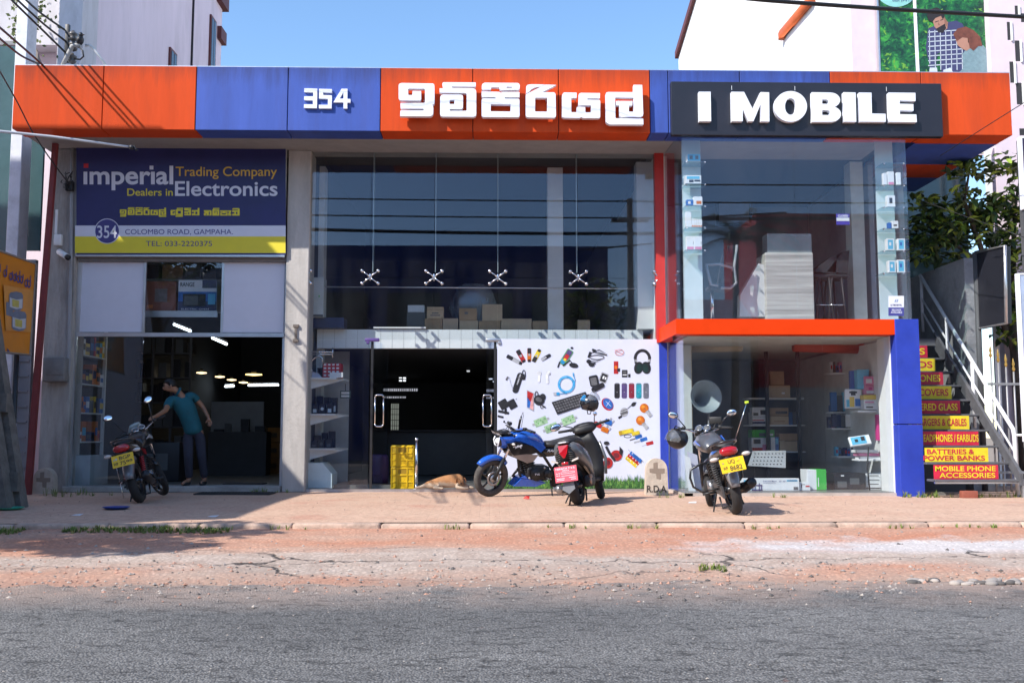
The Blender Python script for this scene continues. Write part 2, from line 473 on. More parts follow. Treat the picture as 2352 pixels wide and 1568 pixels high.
# loose stones: nobody could count them
st = [M('stone_grey', (0.27, 0.24, 0.22), 0.9), M('stone_red', (0.40, 0.22, 0.16), 0.9), M('stone_dark', (0.10, 0.09, 0.085), 0.9), M('stone_pale', (0.38, 0.33, 0.29), 0.9)]
g = MB()
def pebble(mb, x, y, z, r):
    vs = []
    for v in ((1, 0, 0), (-1, 0, 0), (0, 1, 0), (0, -1, 0), (0, 0, 1), (0, 0, -1)):
        vs.append((x + v[0] * r * R.uniform(.6, 1.5), y + v[1] * r * R.uniform(.6, 1.4), z + v[2] * r * R.uniform(.5, .9)))
    mb.add(vs, [(0, 2, 4), (2, 1, 4), (1, 3, 4), (3, 0, 4), (2, 0, 5), (1, 2, 5), (3, 1, 5), (0, 3, 5)])
for k in range(2600):
    x = R.uniform(-6, 6.6); y = min(R.gauss(7.75, 0.42), 10.9)
    if y < 6.6 or R.random() < 0.3: y = R.uniform(7.2, 10.8)
    if y < 6.9: z = ZR
    else: z = max(verge_z(x, y), ZR + 0.0)
    g.use(st[R.choice((0, 0, 1, 1, 2, 3))]); pebble(g, x, y, z + 0.002, R.choice((0.006, 0.008, 0.01, 0.01, 0.014, 0.02)))
for k in range(110):                            # broken edge of the strip on the right
    x = R.uniform(3.2, 6.6); y = R.gauss(7.72, 0.10)
    rr_ = R.uniform(0.015, 0.045); g.use(st[R.choice((0, 0, 2, 3))]); g.ell((x, y, ZR + .005), (rr_ * R.uniform(1, 1.8), rr_, rr_ * .6), 7, 5, Matrix.Rotation(R.uniform(-.5, .5), 3, 'Z'))
for k in range(260):
    x = R.uniform(-6.5, 7.2); y = R.uniform(11.2, 16.0)
    g.use(st[R.choice((0, 1, 2))]); pebble(g, x, y, fore_z(x, y) + 0.002, R.choice((0.004, 0.006, 0.008)))
for k in range(700):
    x = R.uniform(-4.5, 4.8); y = R.uniform(3.6, 7.2)
    g.use(st[R.choice((0, 2, 3))]); pebble(g, x, y, ZR + 0.002, R.choice((0.004, 0.005, 0.007)))
g.build('gravel', kind='stuff', label='loose grit and small stones along the road edge', cat='gravel')
# grass tufts
gm = [M('grass_green', (0.13, 0.19, 0.035), 0.8, var=0.3, scale=20), M('grass_dry', (0.27, 0.25, 0.08), 0.8)]
def tuft(mb, x, y, z, h, n, spread):
    for k in range(n):
        a = R.uniform(0, 2 * pi); l = h * R.uniform(.5, 1.1); d = R.uniform(0.2, 0.8) * spread
        bx, by = x + cos(a) * R.uniform(0, spread * .4), y + sin(a) * R.uniform(0, spread * .4)
        w_ = 0.003 + 0.002 * R.random(); px_, py_ = -sin(a) * w_, cos(a) * w_
        mx_, my_ = bx + cos(a) * d * .4, by + sin(a) * d * .4; ex, ey = bx + cos(a) * d, by + sin(a) * d
        mb.use(gm[0 if R.random() < .75 else 1])
        mb.add([(bx - px_, by - py_, z), (bx + px_, by + py_, z), (mx_ + px_, my_ + py_, z + l * .7), (mx_ - px_, my_ - py_, z + l * .7), (ex, ey, z + l)], [(0, 1, 2, 3), (3, 2, 4)])
g = MB()
for k in range(420):                            # green strip along the kerb at the left
    x = R.uniform(-5.4, -2.75); y = 10.72 + R.gauss(0, 0.10)
    if nz(x * 1.6, 3) > -0.15 or x > -4.1: tuft(g, x, y, verge_z(x, min(y, 11.0)), R.uniform(.02, .06), 7, 0.05)
for x in (-2.2, -0.4, 0.9, 1.75, 3.0, 4.4, 5.1, 5.6):
    for k in range(5): tuft(g, x + R.gauss(0, .12), 10.86 + R.gauss(0, .03), verge_z(x, 10.86), R.uniform(.03, .07), 6, .05)
for k in range(14): tuft(g, 1.75 + R.gauss(0, .1), 8.15 + R.gauss(0, .06), verge_z(1.75, 8.15), .05, 7, .05)
for px_ in (590, 620, 1540, 1800, 2080, 2110, 2125, 2150, 2240, 2290, 2330):
    Yg = 14.9 if px_ > 1400 else 16.3
    X_ = PX(px_, Yg)
    for k in range(5): tuft(g, X_ + R.gauss(0, .1), Yg + R.gauss(0, .05), 0, R.uniform(.04, .12), 7, .08)
for k in range(16): tuft(g, -6.5 + R.gauss(0, .35), 15.5 + R.gauss(0, .4), 0, R.uniform(.05, .16), 7, .1)
g.build('grass', kind='stuff', label='short grass and weeds along the kerb and the wall foot', cat='grass')

# ------------------------------------------------------------ paints and building materials
orange = M('orange_panel', (0.60, 0.072, 0.018), 0.5, spec=0.06, var=0.10, scale=2.2, grime=0.45, gcol=(0.34, 0.055, 0.03), stretch=(1.6, 1, 0.22))
blue = M('blue_panel', (0.050, 0.095, 0.37), 0.5, spec=0.25, var=0.12, scale=2.2, grime=0.5, gcol=(0.05, 0.06, 0.19), stretch=(1.6, 1, 0.22))
orange_hi = M('orange_band', (0.66, 0.045, 0.004), 0.45, spec=0.1, var=0.04)
blue_hi = M('blue_post', (0.025, 0.050, 0.36), 0.5, spec=0.25, var=0.14, scale=3, grime=0.3, gcol=(0.05, 0.07, 0.25))
def drip(m, col):
    t = m.node_tree; N = t.nodes; L = t.links; b = N['Principled BSDF']; src = b.inputs['Base Color'].links[0].from_socket
    tc = N.new('ShaderNodeTexCoord'); sp = N.new('ShaderNodeSeparateXYZ'); L.new(tc.outputs['Object'], sp.inputs[0])
    mp = N.new('ShaderNodeMapping'); mp.inputs['Scale'].default_value = (9, 1, .7); L.new(tc.outputs['Object'], mp.inputs[0])
    n = N.new('ShaderNodeTexNoise'); n.inputs['Scale'].default_value = 1.0; n.inputs['Detail'].default_value = 9; n.inputs['Roughness'].default_value = .75; L.new(mp.outputs[0], n.inputs['Vector'])
    ad = N.new('ShaderNodeMath'); ad.operation = 'MULTIPLY_ADD'; ad.inputs[1].default_value = 1.1; L.new(n.outputs['Fac'], ad.inputs[0]); L.new(sp.outputs['Z'], ad.inputs[2])
    r = N.new('ShaderNodeMapRange'); r.inputs[1].default_value = 6.98; r.inputs[2].default_value = 7.32; r.inputs[4].default_value = .55; L.new(ad.outputs[0], r.inputs[0])
    mx = N.new('ShaderNodeMix'); mx.data_type = 'RGBA'; L.new(r.outputs[0], mx.inputs[0]); L.new(src, mx.inputs[6]); mx.inputs[7].default_value = (*col, 1); L.new(mx.outputs[2], b.inputs['Base Color'])
drip(orange, (.20, .045, .03)); drip(blue, (.03, .035, .10))
seam = M('seam_gap', (0.025, 0.02, 0.025), 0.9)
concrete = M('raw_concrete', (0.36, 0.335, 0.31), 0.88, var=0.28, scale=3, bump=0.35, bscale=18, grime=0.75, gcol=(0.12, 0.11, 0.10), stretch=(1.6, 1, 0.35))
concrete_lt = M('pale_concrete', (0.46, 0.43, 0.40), 0.88, var=0.16, scale=3, bump=0.25, bscale=22, grime=0.45, gcol=(0.22, 0.20, 0.185), stretch=(1.6, 1, 0.35))
white = M('white_paint', (0.78, 0.78, 0.78), 0.5, var=0.05)
white_tile = M('white_cladding', (0.70, 0.74, 0.75), 0.4, var=0.05)
alu = M('aluminium', (0.62, 0.62, 0.63), 0.35, metal=0.9, var=0.08)
chrome = M('chrome', (0.75, 0.75, 0.77), 0.14, metal=1.0, var=0.03)
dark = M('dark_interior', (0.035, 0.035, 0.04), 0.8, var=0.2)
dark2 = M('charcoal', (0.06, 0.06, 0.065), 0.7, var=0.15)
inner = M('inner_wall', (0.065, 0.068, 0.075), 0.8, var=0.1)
floor_m = M('shop_floor', (0.16, 0.16, 0.155), 0.35, var=0.15)
red_post = M('red_oxide', (0.20, 0.03, 0.03), 0.6, var=0.15, scale=6, grime=0.3, gcol=(0.07, 0.03, 0.03))
red_frame = M('red_frame', (0.50, 0.03, 0.025), 0.5, var=0.1)
black = M('black_plastic', (0.018, 0.018, 0.02), 0.45, var=0.1)
rubber = M('tyre_rubber', (0.022, 0.021, 0.022), 0.85, var=0.35, scale=25, bump=0.3, bscale=120)
tubeglow = M('fluorescent', (0.9, 0.95, 1), emit=(0.8, 0.92, 1.0, 4))
warmglow = M('warm_lamp', (1, 0.8, 0.4), emit=(1.0, 0.72, 0.25, 2.5))
glass = glass_mat('shop_glass', (0.93, 0.95, 0.955), 0.044, dirt=0.014)
glass_b = glass_mat('bay_glass', (0.95, 0.97, 0.975), 0.046, dirt=0.016)

YW, YF, YB = 16.6, 15.35, 15.2
def tp(px, py, Y): return P(px, py, Y)
FX0, FX1 = PX(30, YF, 222), PX(2323, YF, 240)
FZ1 = (P(33.7, 147.6, YF).z + P(2318.8, 169.5, YF).z) / 2
FZ0 = (P(27.8, 294.8, YF).z + P(2327.8, 312, YF).z) / 2

shop = thing('shop_building', (PX(1100, YW), YW, 0), 'two storey electronics shop with orange and blue fascia and tall glass front', 'shop')
def part(mb, name, parent=shop, **k): return mb.build(name, parent, **k)

# fascia panels, each colour field a part; the seams are thin grooves in it
segs = [(28, 450, orange, (236,)), (450, 874, blue, (661,)), (874, 1493, orange, (1086, 1283)), (1493, 1908, blue, (1535, 1700)), (1908, 2323, orange, (2117,))]
for a, b_, mat, ss in segs:
    x0 = FX0 if a == 28 else PX(a, YF, 230); x1 = FX1 if b_ == 2323 else PX(b_, YF, 230)
    m = MB(mat)
    cuts = [x0] + [PX(q, YF, 230) for q in ss] + [x1]
    for c0, c1 in zip(cuts, cuts[1:]):
        m.bbox(((c0 + c1) / 2, YF + 0.22, (FZ0 + FZ1) / 2), (c1 - c0 - 0.012, 0.44, FZ1 - FZ0), 0.006, seg=1, smooth=False)
    m.use(seam).box(x0 + .01, YF + .03, FZ0 + .02, x1 - .01, YF + .40, FZ1 - .02)
    m.use(alu).box(x0, YF + 0.01, FZ1 + 0.001, x1, YF + 0.43, FZ1 + 0.012)
    part(m, 'fascia_panel')
# soffit behind the fascia and the flat roof
m = MB(M('soffit', (0.30, 0.29, 0.28), 0.8, var=0.1))
m.box(FX0 + .02, YF + .44, FZ0 + 0.02, PX(2085, YF), YW + 0.3, FZ0 + 0.06)
m.use(dark2).box(FX0, YF + .45, FZ0 + 0.3, FX1, 30, FZ0 + 0.5)
m.box(FX0 + .02, YF + .445, FZ0 + 0.06, FX0 + .1, YW - .15, FZ0 + 0.3)
part(m, 'flat_roof')
# deep canopy over the stairs at the right: coloured bands
xr0 = PX(2082, YW)
for k, (a, b_, mat) in enumerate(((0.44, 0.5, orange), (0.5, 1.75, blue), (1.75, 2.65, orange), (2.65, 3.7, blue))):
    m = MB(mat); m.box(xr0, YF + a, FZ0 + 0.004, FX1, YF + b_ - 0.006, FZ0 + 0.28); part(m, 'canopy_panel')
# columns
def col_box(px0, px1, py, Y, mat, z0, z1, name, depth=0.4, front=0.0, bev=0.012):
    m = MB(mat); x0, x1 = PX(px0, Y - front, py), PX(px1, Y - front, py)
    m.bbox(((x0 + x1) / 2, Y - front + depth / 2, (z0 + z1) / 2), (x1 - x0, depth, z1 - z0), bev, seg=1, smooth=False)
    return part(m, name)
ZS = FZ0 + 0.02
LPX0, LPX1 = 95, 168
col_box(97, 162, 850, YW, concrete, 0, ZS, 'concrete_column', 0.5, 0.1)
col_box(652, 705, 850, YW, concrete_lt, 0, ZS, 'concrete_column', 0.5, 0.1)
m = MB(concrete); zb = PZ(325, YW); m.box(PX(162, YW), YW + 0.02, zb - .05, PX(652, YW), YW + .4, ZS); part(m, 'concrete_beam')
# slab, plinth
m = MB(M('plinth', (0.33, 0.32, 0.30), 0.85, var=0.2, scale=4, grime=0.4)); m.bbox(((PX(155, YW) + PX(650, YW)) / 2, YW + 0.12, 0.05), (PX(650, YW) - PX(155, YW), 0.55, 0.1), 0.012, seg=1, smooth=False); part(m, 'threshold')
m = MB(floor_m); m.box(PX(100, YW), YW + .42, -0.1, PX(1535, YW), 29, 0.092); m.box(PX(652, YW) + .3, YW - .02, -0.1, PX(1535, YW), YW + .42, 0.03); m.box(PX(1535, YW) + .002, YB + .15, -0.1, PX(2090, YW), 27, 0.055); part(m, 'shop_floor')
# outer shell: back and side walls, partitions (dark inside)
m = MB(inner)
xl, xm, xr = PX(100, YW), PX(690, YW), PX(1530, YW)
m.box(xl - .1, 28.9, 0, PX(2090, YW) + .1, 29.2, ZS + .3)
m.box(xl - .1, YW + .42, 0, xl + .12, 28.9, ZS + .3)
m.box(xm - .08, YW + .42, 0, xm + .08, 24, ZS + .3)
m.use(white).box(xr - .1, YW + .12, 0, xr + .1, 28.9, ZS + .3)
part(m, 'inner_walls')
m = MB(M('end_wall', (0.30, 0.29, 0.28), 0.85, var=0.2, grime=0.4)); m.box(PX(2090, YW) + .1, YW + .6, 0, PX(2090, YW) + .3, 29.2, ZS + .3); part(m, 'side_wall')
# ceilings and mezzanine
cz = ZS - 0.06
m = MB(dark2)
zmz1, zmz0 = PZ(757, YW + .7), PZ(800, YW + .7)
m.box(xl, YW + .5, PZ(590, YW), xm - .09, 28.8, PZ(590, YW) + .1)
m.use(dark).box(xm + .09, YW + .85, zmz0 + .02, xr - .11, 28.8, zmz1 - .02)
m.use(white_tile).box(PX(724, YW + .7), YW + .7, zmz0, PX(1480, YW + .7), YW + .84, zmz1)
m.use(M('tile_joint', (.42, .45, .46), .7))
x = PX(724, YW + .7) + .1
while x < PX(1480, YW + .7):
    m.box(x, YW + .697, zmz0, x + .006, YW + .7, zmz1); x += .2
part(m, 'mezzanine')
for a, b_, yy in ((1258, 1293, YW + .9), (727, 745, YW + .9), (1463, 1512, YW + .5)):
    m = MB(M('inner_column', (0.58, 0.60, 0.60), 0.7, var=0.06)); m.box(PX(a, yy, 500), yy, 0.03 if yy > YW + .6 and a != 1463 else zmz1, PX(b_, yy, 500), yy + .3, ZS); part(m, 'inner_column')
# --------------------------- main glass front
gx = [703, 850.5, 997, 1143, 1328, 1512]
zt, zj, zb1 = PZ(322, YW), PZ(638, YW), PZ(781, YW)
def pane(mb, x0, x1, z0, z1, Y, th=0.012): return mb.box(x0 + .003, Y, z0 + .003, x1 - .003, Y + th, z1 - .003)
for a, b_ in zip(gx, gx[1:]):
    for q, (z0, z1) in enumerate(((zj, zt), (zb1, zj))):
        m = MB(glass); pane(m, PX(a, YW, 640), PX(b_, YW, 640), z0, z1, YW); part(m, 'glass_panel')
m = MB(glass); pane(m, PX(703, YW), PX(847, YW), 0.05, zb1, YW); part(m, 'glass_panel')
m = MB(alu); m.box(PX(703, YW), YW - .03, -0.02, PX(1516, YW), YW + .05, 0.045); part(m, 'glass_rail')
m = MB(alu); m.box(PX(703, YW), YW - .01, zt, PX(1512, YW), YW + .07, zt + .045); part(m, 'glass_rail')
# silver trim behind, half-way up
m = MB(alu); m.tube([(PX(735, YW + .5), YW + .5, PZ(660, YW + .5)), (PX(1465, YW + .5), YW + .5, PZ(662, YW + .5))], .012); part(m, 'guard_rail')
# spider fittings
def spider(cx, arms):
    m = MB(chrome)
    for dx, dz in arms:
        px_, pz_ = cx + dx * .135, zj + dz * .105
        m.tube([(cx, YW - .03, zj), (cx + dx * .05, YW - .055, zj + dz * .045), (px_, YW - .035, pz_)], [.016, .013, .010], 8)
        m.cyl((px_, YW - .05, pz_), (px_, YW + .03, pz_), .027, .027, 14)
        m.ell((px_, YW - .05, pz_), (.030, .022, .030), 12, 8)
    if len(arms) == 4: m.bbox((cx, YW - .02, zj), (.03, .05, .12), .01)
    m.cyl((cx, YW - .02, zj), (cx, YW + .1, zj), .014)
    part(m, 'spider_fitting')
X4 = [(-1, 1), (1, 1), (-1, -1), (1, -1)]
for q in gx[1:-1]: spider(PX(q, YW, 638), X4)
spider(PX(707, YW, 638), [(0.4, 1), (0.4, -1)]); spider(PX(1510, YW, 638), [(-.4, 1), (-.4, -1)])
# top clamps of the glass
for q in (740, 822, 886, 967, 1030, 1110, 1175, 1296, 1358, 1479):
    m = MB(M('clamp_steel', (0.12, 0.12, 0.13), 0.3, metal=.8)); m.bbox((PX(q, YW, 330), YW - .02, PZ(330, YW)), (.075, .04, .07), .01)
    m.use(chrome).cyl((PX(q, YW, 330), YW - .055, PZ(330, YW)), (PX(q, YW, 330), YW - .03, PZ(330, YW)), .016); part(m, 'glass_clamp')
for q in gx[1:-1]: m = MB(M('fin_glass', (0.30, 0.36, 0.37), 0.2, var=0)); m.box(PX(q, YW) - .006, YW + .03, zj + .1, PX(q, YW) + .006, YW + .16, zt); part(m, 'glass_fin')
# doors: two leaves swung inwards, long bar handles
def leaf(px0, side):
    hx = PX(px0, YW, 950); d = MB(glass)
    ang = radians(82)
    Lw = 1.05
    ex = hx + side * Lw * cos(ang); ey = YW + .05 + Lw * sin(ang)
    n = Vector((-(ey - YW), (ex - hx), 0)).normalized() * .006
    A, B = Vector((hx, YW + .05, 0)), Vector((ex, ey, 0))
    d.add([A + n + Vector((0, 0, z)) for z in (.05, zb1)] + [B + n + Vector((0, 0, z)) for z in (.05, zb1)] + [A - n + Vector((0, 0, z)) for z in (.05, zb1)] + [B - n + Vector((0, 0, z)) for z in (.05, zb1)],
          [(0, 1, 3, 2), (4, 6, 7, 5), (0, 2, 6, 4), (1, 5, 7, 3), (0, 4, 5, 1), (2, 3, 7, 6)])
    o = part(d, 'glass_door')
    h = MB(chrome); hx0 = hx + side * .06
    z0, z1 = PZ(979, YW), PZ(907, YW)
    for s_ in (0, 1):
        xx = hx0 + side * .14 * s_
        h.tube([(xx, YW - .02, z0 + .03), (xx, YW - .02, z1 - .03)], .013, 10)
    for z in (z0, z1):
        sg = 1 if z == z0 else -1
        h.tube([(hx0, YW - .02, z + sg * .04), (hx0 + side * .01, YW - .02, z + sg * .012), (hx0 + side * .03, YW - .02, z), (hx0 + side * .11, YW - .02, z), (hx0 + side * .13, YW - .02, z + sg * .012), (hx0 + side * .14, YW - .02, z + sg * .04)], .013, 10)
    h.build('handle', o)
    c = MB(M('closer', (0.10, 0.06, 0.22), 0.4) if side > 0 else alu)
    c.bbox((hx + side * .02 - .02, YW - .01, zb1 - .0), (.24, .06, .055), .008); c.bbox((hx - .07 * side, YW - .01, zb1 - .045), (.05, .05, .05), .006)
    c.build('hinge', o)
    s_ = MB(black); s_.box(hx - .02, YW + .0, .05, hx + .02, YW + .045, zb1 - .03); s_.build('jamb', o)
leaf(853, 1); leaf(1137, -1)

# --------------------------- left unit: frosted fanlight, shop window
m = MB(alu)
Yl = YW + .02
zc, zp0, zp1 = PZ(770, Yl), PZ(765, Yl), PZ(605, Yl)
m.box(PX(168, Yl), Yl - .03, PZ(775, Yl), PX(648, Yl), Yl + .03, PZ(766, Yl))
m.box(PX(168, Yl), Yl - .03, zp1, PX(655, Yl), Yl + .03, zp1 + .04)
for q in (168, 318, 500): m.box(PX(q, Yl), Yl - .02, zp0, PX(q, Yl) + .04, Yl + .02, zp1)
m.box(PX(160, Yl), Yl - .02, .1, PX(168, Yl), Yl + .03, zp1 + .1)
m.box(PX(643, Yl), Yl + .03, .1, PX(650, Yl), Yl + .06, zp1 + .1)
m.box(PX(320, Yl + .3, 720), Yl + .28, PZ(730, Yl + .3), PX(500, Yl + .3, 720), Yl + .32, PZ(716, Yl + .3))
part(m, 'window_frame')
frost = M('frosted_panel', (0.66, 0.66, 0.74), 0.45, var=0.03)
for a, b_ in ((172, 317), (504, 646)):
    m = MB(frost); m.box(PX(a, Yl) + .01, Yl - .004, zp0 + .004, PX(b_, Yl), Yl + .006, zp1 - .004); part(m, 'fanlight_panel')
m = MB(glass); pane(m, PX(322, Yl), PX(499, Yl), zp0, zp1, Yl); part(m, 'fanlight_pane')
for a, b_ in ((168, 324),):
    m = MB(glass); pane(m, PX(a, Yl, 950), PX(b_, Yl, 950), .11, PZ(776, Yl), Yl); part(m, 'glass_panel')
m = MB(M('sill_gutter', (0.20, 0.19, 0.185), 0.8, var=.2)); m.box(PX(165, YW), YW - .06, PZ(604, YW), PX(655, YW), YW - .005, PZ(591, YW)); part(m, 'shutter_box')

# --------------------------- jutting bay at the right
bx0, bx1 = PX(1570, YB + .12, 550), PX(2088, YB + .12, 550)
zbt = PZ(733, YB - .02, 1800); zbb = PZ(768, YB - .02, 1800)
# red frame beside the upper bay
m = MB(red_frame); m.box(PX(1512, YW - .05), YW - .06, zbb, PX(1533, YW - .05), YW + .1, ZS); part(m, 'red_post')
m = MB(blue_hi); m.box(PX(1517, YW - .05), YW - .06, 0, PX(1535, YW - .05), YW + .1, zbb - .005); part(m, 'blue_post')
# orange band wrapping round the bay
xa, xb = PX(1553, YB - .05, 750), PX(2063, YB - .05, 750)
m = MB(orange_hi)
m.box(xa, YB - .05, zbb, xb, YB + .25, zbt)
xk = PX(1516, YW)
m.prism([(xa - .001, YB - .049), (xa - .001, YB + .249), (xk + .22, YW - .07), (xk, YW - .07)], zbb + .002, zbt - .002, lambda u, v, w: Vector((u, v, w)))
part(m, 'orange_band')
m = MB(blue_hi)
p0, p1 = PX(2063, YB - .07, 940), PX(2118, YB - .07, 940)
m.bbox(((p0 + p1) / 2, YB + .12, PZ(975, YB - .07) / 2 - .03), (p1 - p0, .38, PZ(975, YB - .07) + .06), .006, seg=1, smooth=False)
m.bbox(((p0 + p1) / 2, YB + .12, (PZ(974, YB - .07) + zbt) / 2 + .004), (p1 - p0, .38, zbt - PZ(974, YB - .07) - .004), .006, seg=1, smooth=False)
part(m, 'blue_pillar')
# floor slab of the upper bay, ceiling above it
m = MB(M('bay_slab', (0.5, 0.5, 0.5), .7)); m.box(xa + .21, YB + .26, zbb + .02, bx1, 22, zbt - .01); part(m, 'bay_floor_slab')
m = MB(dark2); m.box(bx0 - .3, YB + .46, ZS + .02, bx1, 22, ZS + .2); part(m, 'bay_ceiling')
# glass of the upper bay
ub = YB + .12
zu0, zu1 = zbt + .01, ZS
jx = PX(1828, ub, 550)
for a, b_ in ((bx0, jx), (jx, bx1)):
    m = MB(glass_b); pane(m, a, b_, zu0, zu1, ub); part(m, 'bay_window')
def side_pane(xa_, ya, xb_, yb, z0, z1, mat, name):
    m = MB(mat); A, B = Vector((xa_, ya, 0)), Vector((xb_, yb, 0)); n = (B - A).cross(Vector((0, 0, 1))).normalized() * .006
    Z = (Vector((0, 0, z0)), Vector((0, 0, z1)))
    m.add([p + s_ * n + z for p in (A, B) for s_ in (1, -1) for z in Z], [(0, 1, 3, 2), (4, 6, 7, 5), (0, 4, 5, 1), (2, 3, 7, 6), (0, 2, 6, 4), (1, 5, 7, 3)])
    return part(m, name)
side_pane(bx0, ub + .02, PX(1535, YW), YW - .07, zu0, zu1, glass_b, 'bay_window')
side_pane(bx1, ub + .02, bx1, YW + .6, zu0, zu1, glass_b, 'bay_window')
lb = YB + .16
lx0, lx1 = PX(1572, lb, 950), PX(2057, lb, 950)
zl0, zl1 = .05, zbb - .005
js = [lx0, PX(1732, lb), PX(1895, lb), lx1]
for a, b_ in zip(js, js[1:]):
    m = MB(glass_b); pane(m, a, b_, zl0, zl1, lb); part(m, 'shop_window')
side_pane(lx0, lb + .02, PX(1536, YW), YW - .07, zl0, zl1, glass_b, 'shop_window')
m = MB(M('bay_sill', (0.42, 0.36, 0.32), .8, var=.2)); m.box(lx0 - .03, lb - .06, -0.03, lx1, lb + .06, 0.045)
m.add([(lx0 - .03, lb - .06, -.03), (lx0 + .1, lb - .06, -.03), (PX(1536, YW) + .1, YW - .08, -.03), (PX(1530, YW), YW - .08, -.03), (lx0 - .03, lb - .06, .043), (lx0 + .1, lb - .06, .043), (PX(1536, YW) + .1, YW - .08, .043), (PX(1530, YW), YW - .08, .043)], [(0, 1, 2, 3), (4, 5, 6, 7), (0, 1, 5, 4), (1, 2, 6, 5), (2, 3, 7, 6), (3, 0, 4, 7)])
part(m, 'bay_sill')
m = MB(white); m.box(lx1 + .003, lb - .02, 0, PX(2063, YB - .05) - .004, lb + .5, zl1); part(m, 'bay_frame')
m = MB(M('bay_ceiling_tile', (0.55, 0.52, 0.45), .8)); m.box(lx0 + .1, lb + .1, zl1 + .006, lx1, 20, zl1 + .018); part(m, 'bay_ceiling')
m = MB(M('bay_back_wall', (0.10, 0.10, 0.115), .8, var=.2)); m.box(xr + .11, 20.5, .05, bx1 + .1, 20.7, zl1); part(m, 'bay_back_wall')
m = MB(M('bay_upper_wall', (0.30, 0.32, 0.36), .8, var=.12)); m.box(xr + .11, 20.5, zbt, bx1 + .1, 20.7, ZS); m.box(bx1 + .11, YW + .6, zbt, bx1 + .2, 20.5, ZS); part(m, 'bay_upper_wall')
# dark red oxide post at the left end
m = MB(red_post); m.add([Vector(p) for p in ((PX(104, YF + .5, 320), YF + .75, FZ0), (PX(115, YF + .5, 320), YF + .75, FZ0), (PX(58, YF + .5, 1050), YF + .5, 0.0), (PX(72, YF + .5, 1050), YF + .5, 0.0))] + [Vector(p) for p in ((PX(104, YF + .5, 320), YF + .83, FZ0), (PX(115, YF + .5, 320), YF + .83, FZ0), (PX(58, YF + .5, 1050), YF + .58, 0.0), (PX(72, YF + .5, 1050), YF + .58, 0.0))], [(0, 1, 3, 2), (4, 6, 7, 5), (0, 2, 6, 4), (1, 5, 7, 3), (0, 4, 5, 1), (2, 3, 7, 6)])
part(m, 'red_brace')
# ------------------------------------------------------------ lettering on the fascia
letter_w = M('letter_white', (0.80, 0.82, 0.88), 0.35, var=0.02)
def veined():
    m = M('letter_marble', (0.80, 0.82, 0.88), 0.35, var=0.02)
    t = m.node_tree; N = t.nodes; L = t.links
    tc = N.new('ShaderNodeTexCoord'); wv = N.new('ShaderNodeTexWave'); wv.bands_direction = 'Z'; wv.inputs['Scale'].default_value = 0.62; wv.inputs['Distortion'].default_value = 5; wv.inputs['Detail'].default_value = 4; wv.inputs['Detail Scale'].default_value = 1.3
    L.new(tc.outputs['Object'], wv.inputs['Vector'])
    r = N.new('ShaderNodeMapRange'); r.inputs[1].default_value = 0.965; r.inputs[2].default_value = 1.0; r.inputs[4].default_value = 0.5
    L.new(wv.outputs['Fac'], r.inputs[0])
    mx = N.new('ShaderNodeMix'); mx.data_type = 'RGBA'; mx.inputs[6].default_value = (0.80, 0.82, 0.88, 1); mx.inputs[7].default_value = (0.35, 0.36, 0.58, 1)
    L.new(r.outputs[0], mx.inputs[0]); L.new(mx.outputs[2], N['Principled BSDF'].inputs['Base Color'])
    return m
marble = veined()
GA = {
 'a': [[(70,110),(90,85),(130,75),(690,85),(712,105),(716,140),(716,430),(705,455),(672,472),(690,490),(695,515),(692,625),(670,660),(630,675),(97,672),(100,572),(515,570),(522,560),(522,545),(515,536),(105,534),(102,434),(525,434),(540,428),(545,410),(545,195),(535,178),(255,175),(240,185),(240,280),(250,292),(305,292),(316,285),(320,225),(330,217),(475,220),(475,360),(462,380),(440,388),(110,386),(82,375),(70,350)]],
 'b': [[(858,90),(868,68),(890,62),(1462,66),(1460,140),(1040,138),(1027,148),(1032,158),(1045,163),(1400,167),(1440,180),(1465,205),(1470,240),(1470,640),(1455,670),(1420,684),(860,680),(830,668),(818,640),(820,330),(835,298),(870,284),(1195,286),(1222,296),(1232,320),(1230,510),(1215,535),(1190,543),(1000,543),(990,550),(992,568),(1005,577),(1280,576),(1294,570),(1297,555),(1297,280),(1290,262),(1270,253),(810,248),(808,172),(912,170),(880,160),(862,140)], [(990,382),(1077,382),(1073,455),(988,452)]],
 'c': [[(1570,130),(1580,95),(1620,70),(2215,75),(2245,90),(2257,120),(2252,180),(2235,198),(1910,200),(1890,186),(1885,160),(1875,150),(1745,148),(1737,160),(1735,195),(1570,192)], [(2018,142),(2116,142),(2114,165),(2016,165)],
       [(1566,230),(1870,234),(1900,240),(1917,255),(1935,240),(1960,235),(2250,237),(2250,330),(1985,332),(1983,357),(2225,360),(2250,375),(2252,660),(2240,685),(2210,690),(1590,687),(1568,670),(1566,385),(1580,360),(1610,353),(1825,357),(1822,340),(1810,328),(1568,326)], [(1738,457),(2085,460),(2090,470),(2088,580),(2078,590),(1740,585),(1730,578),(1732,465)]]}
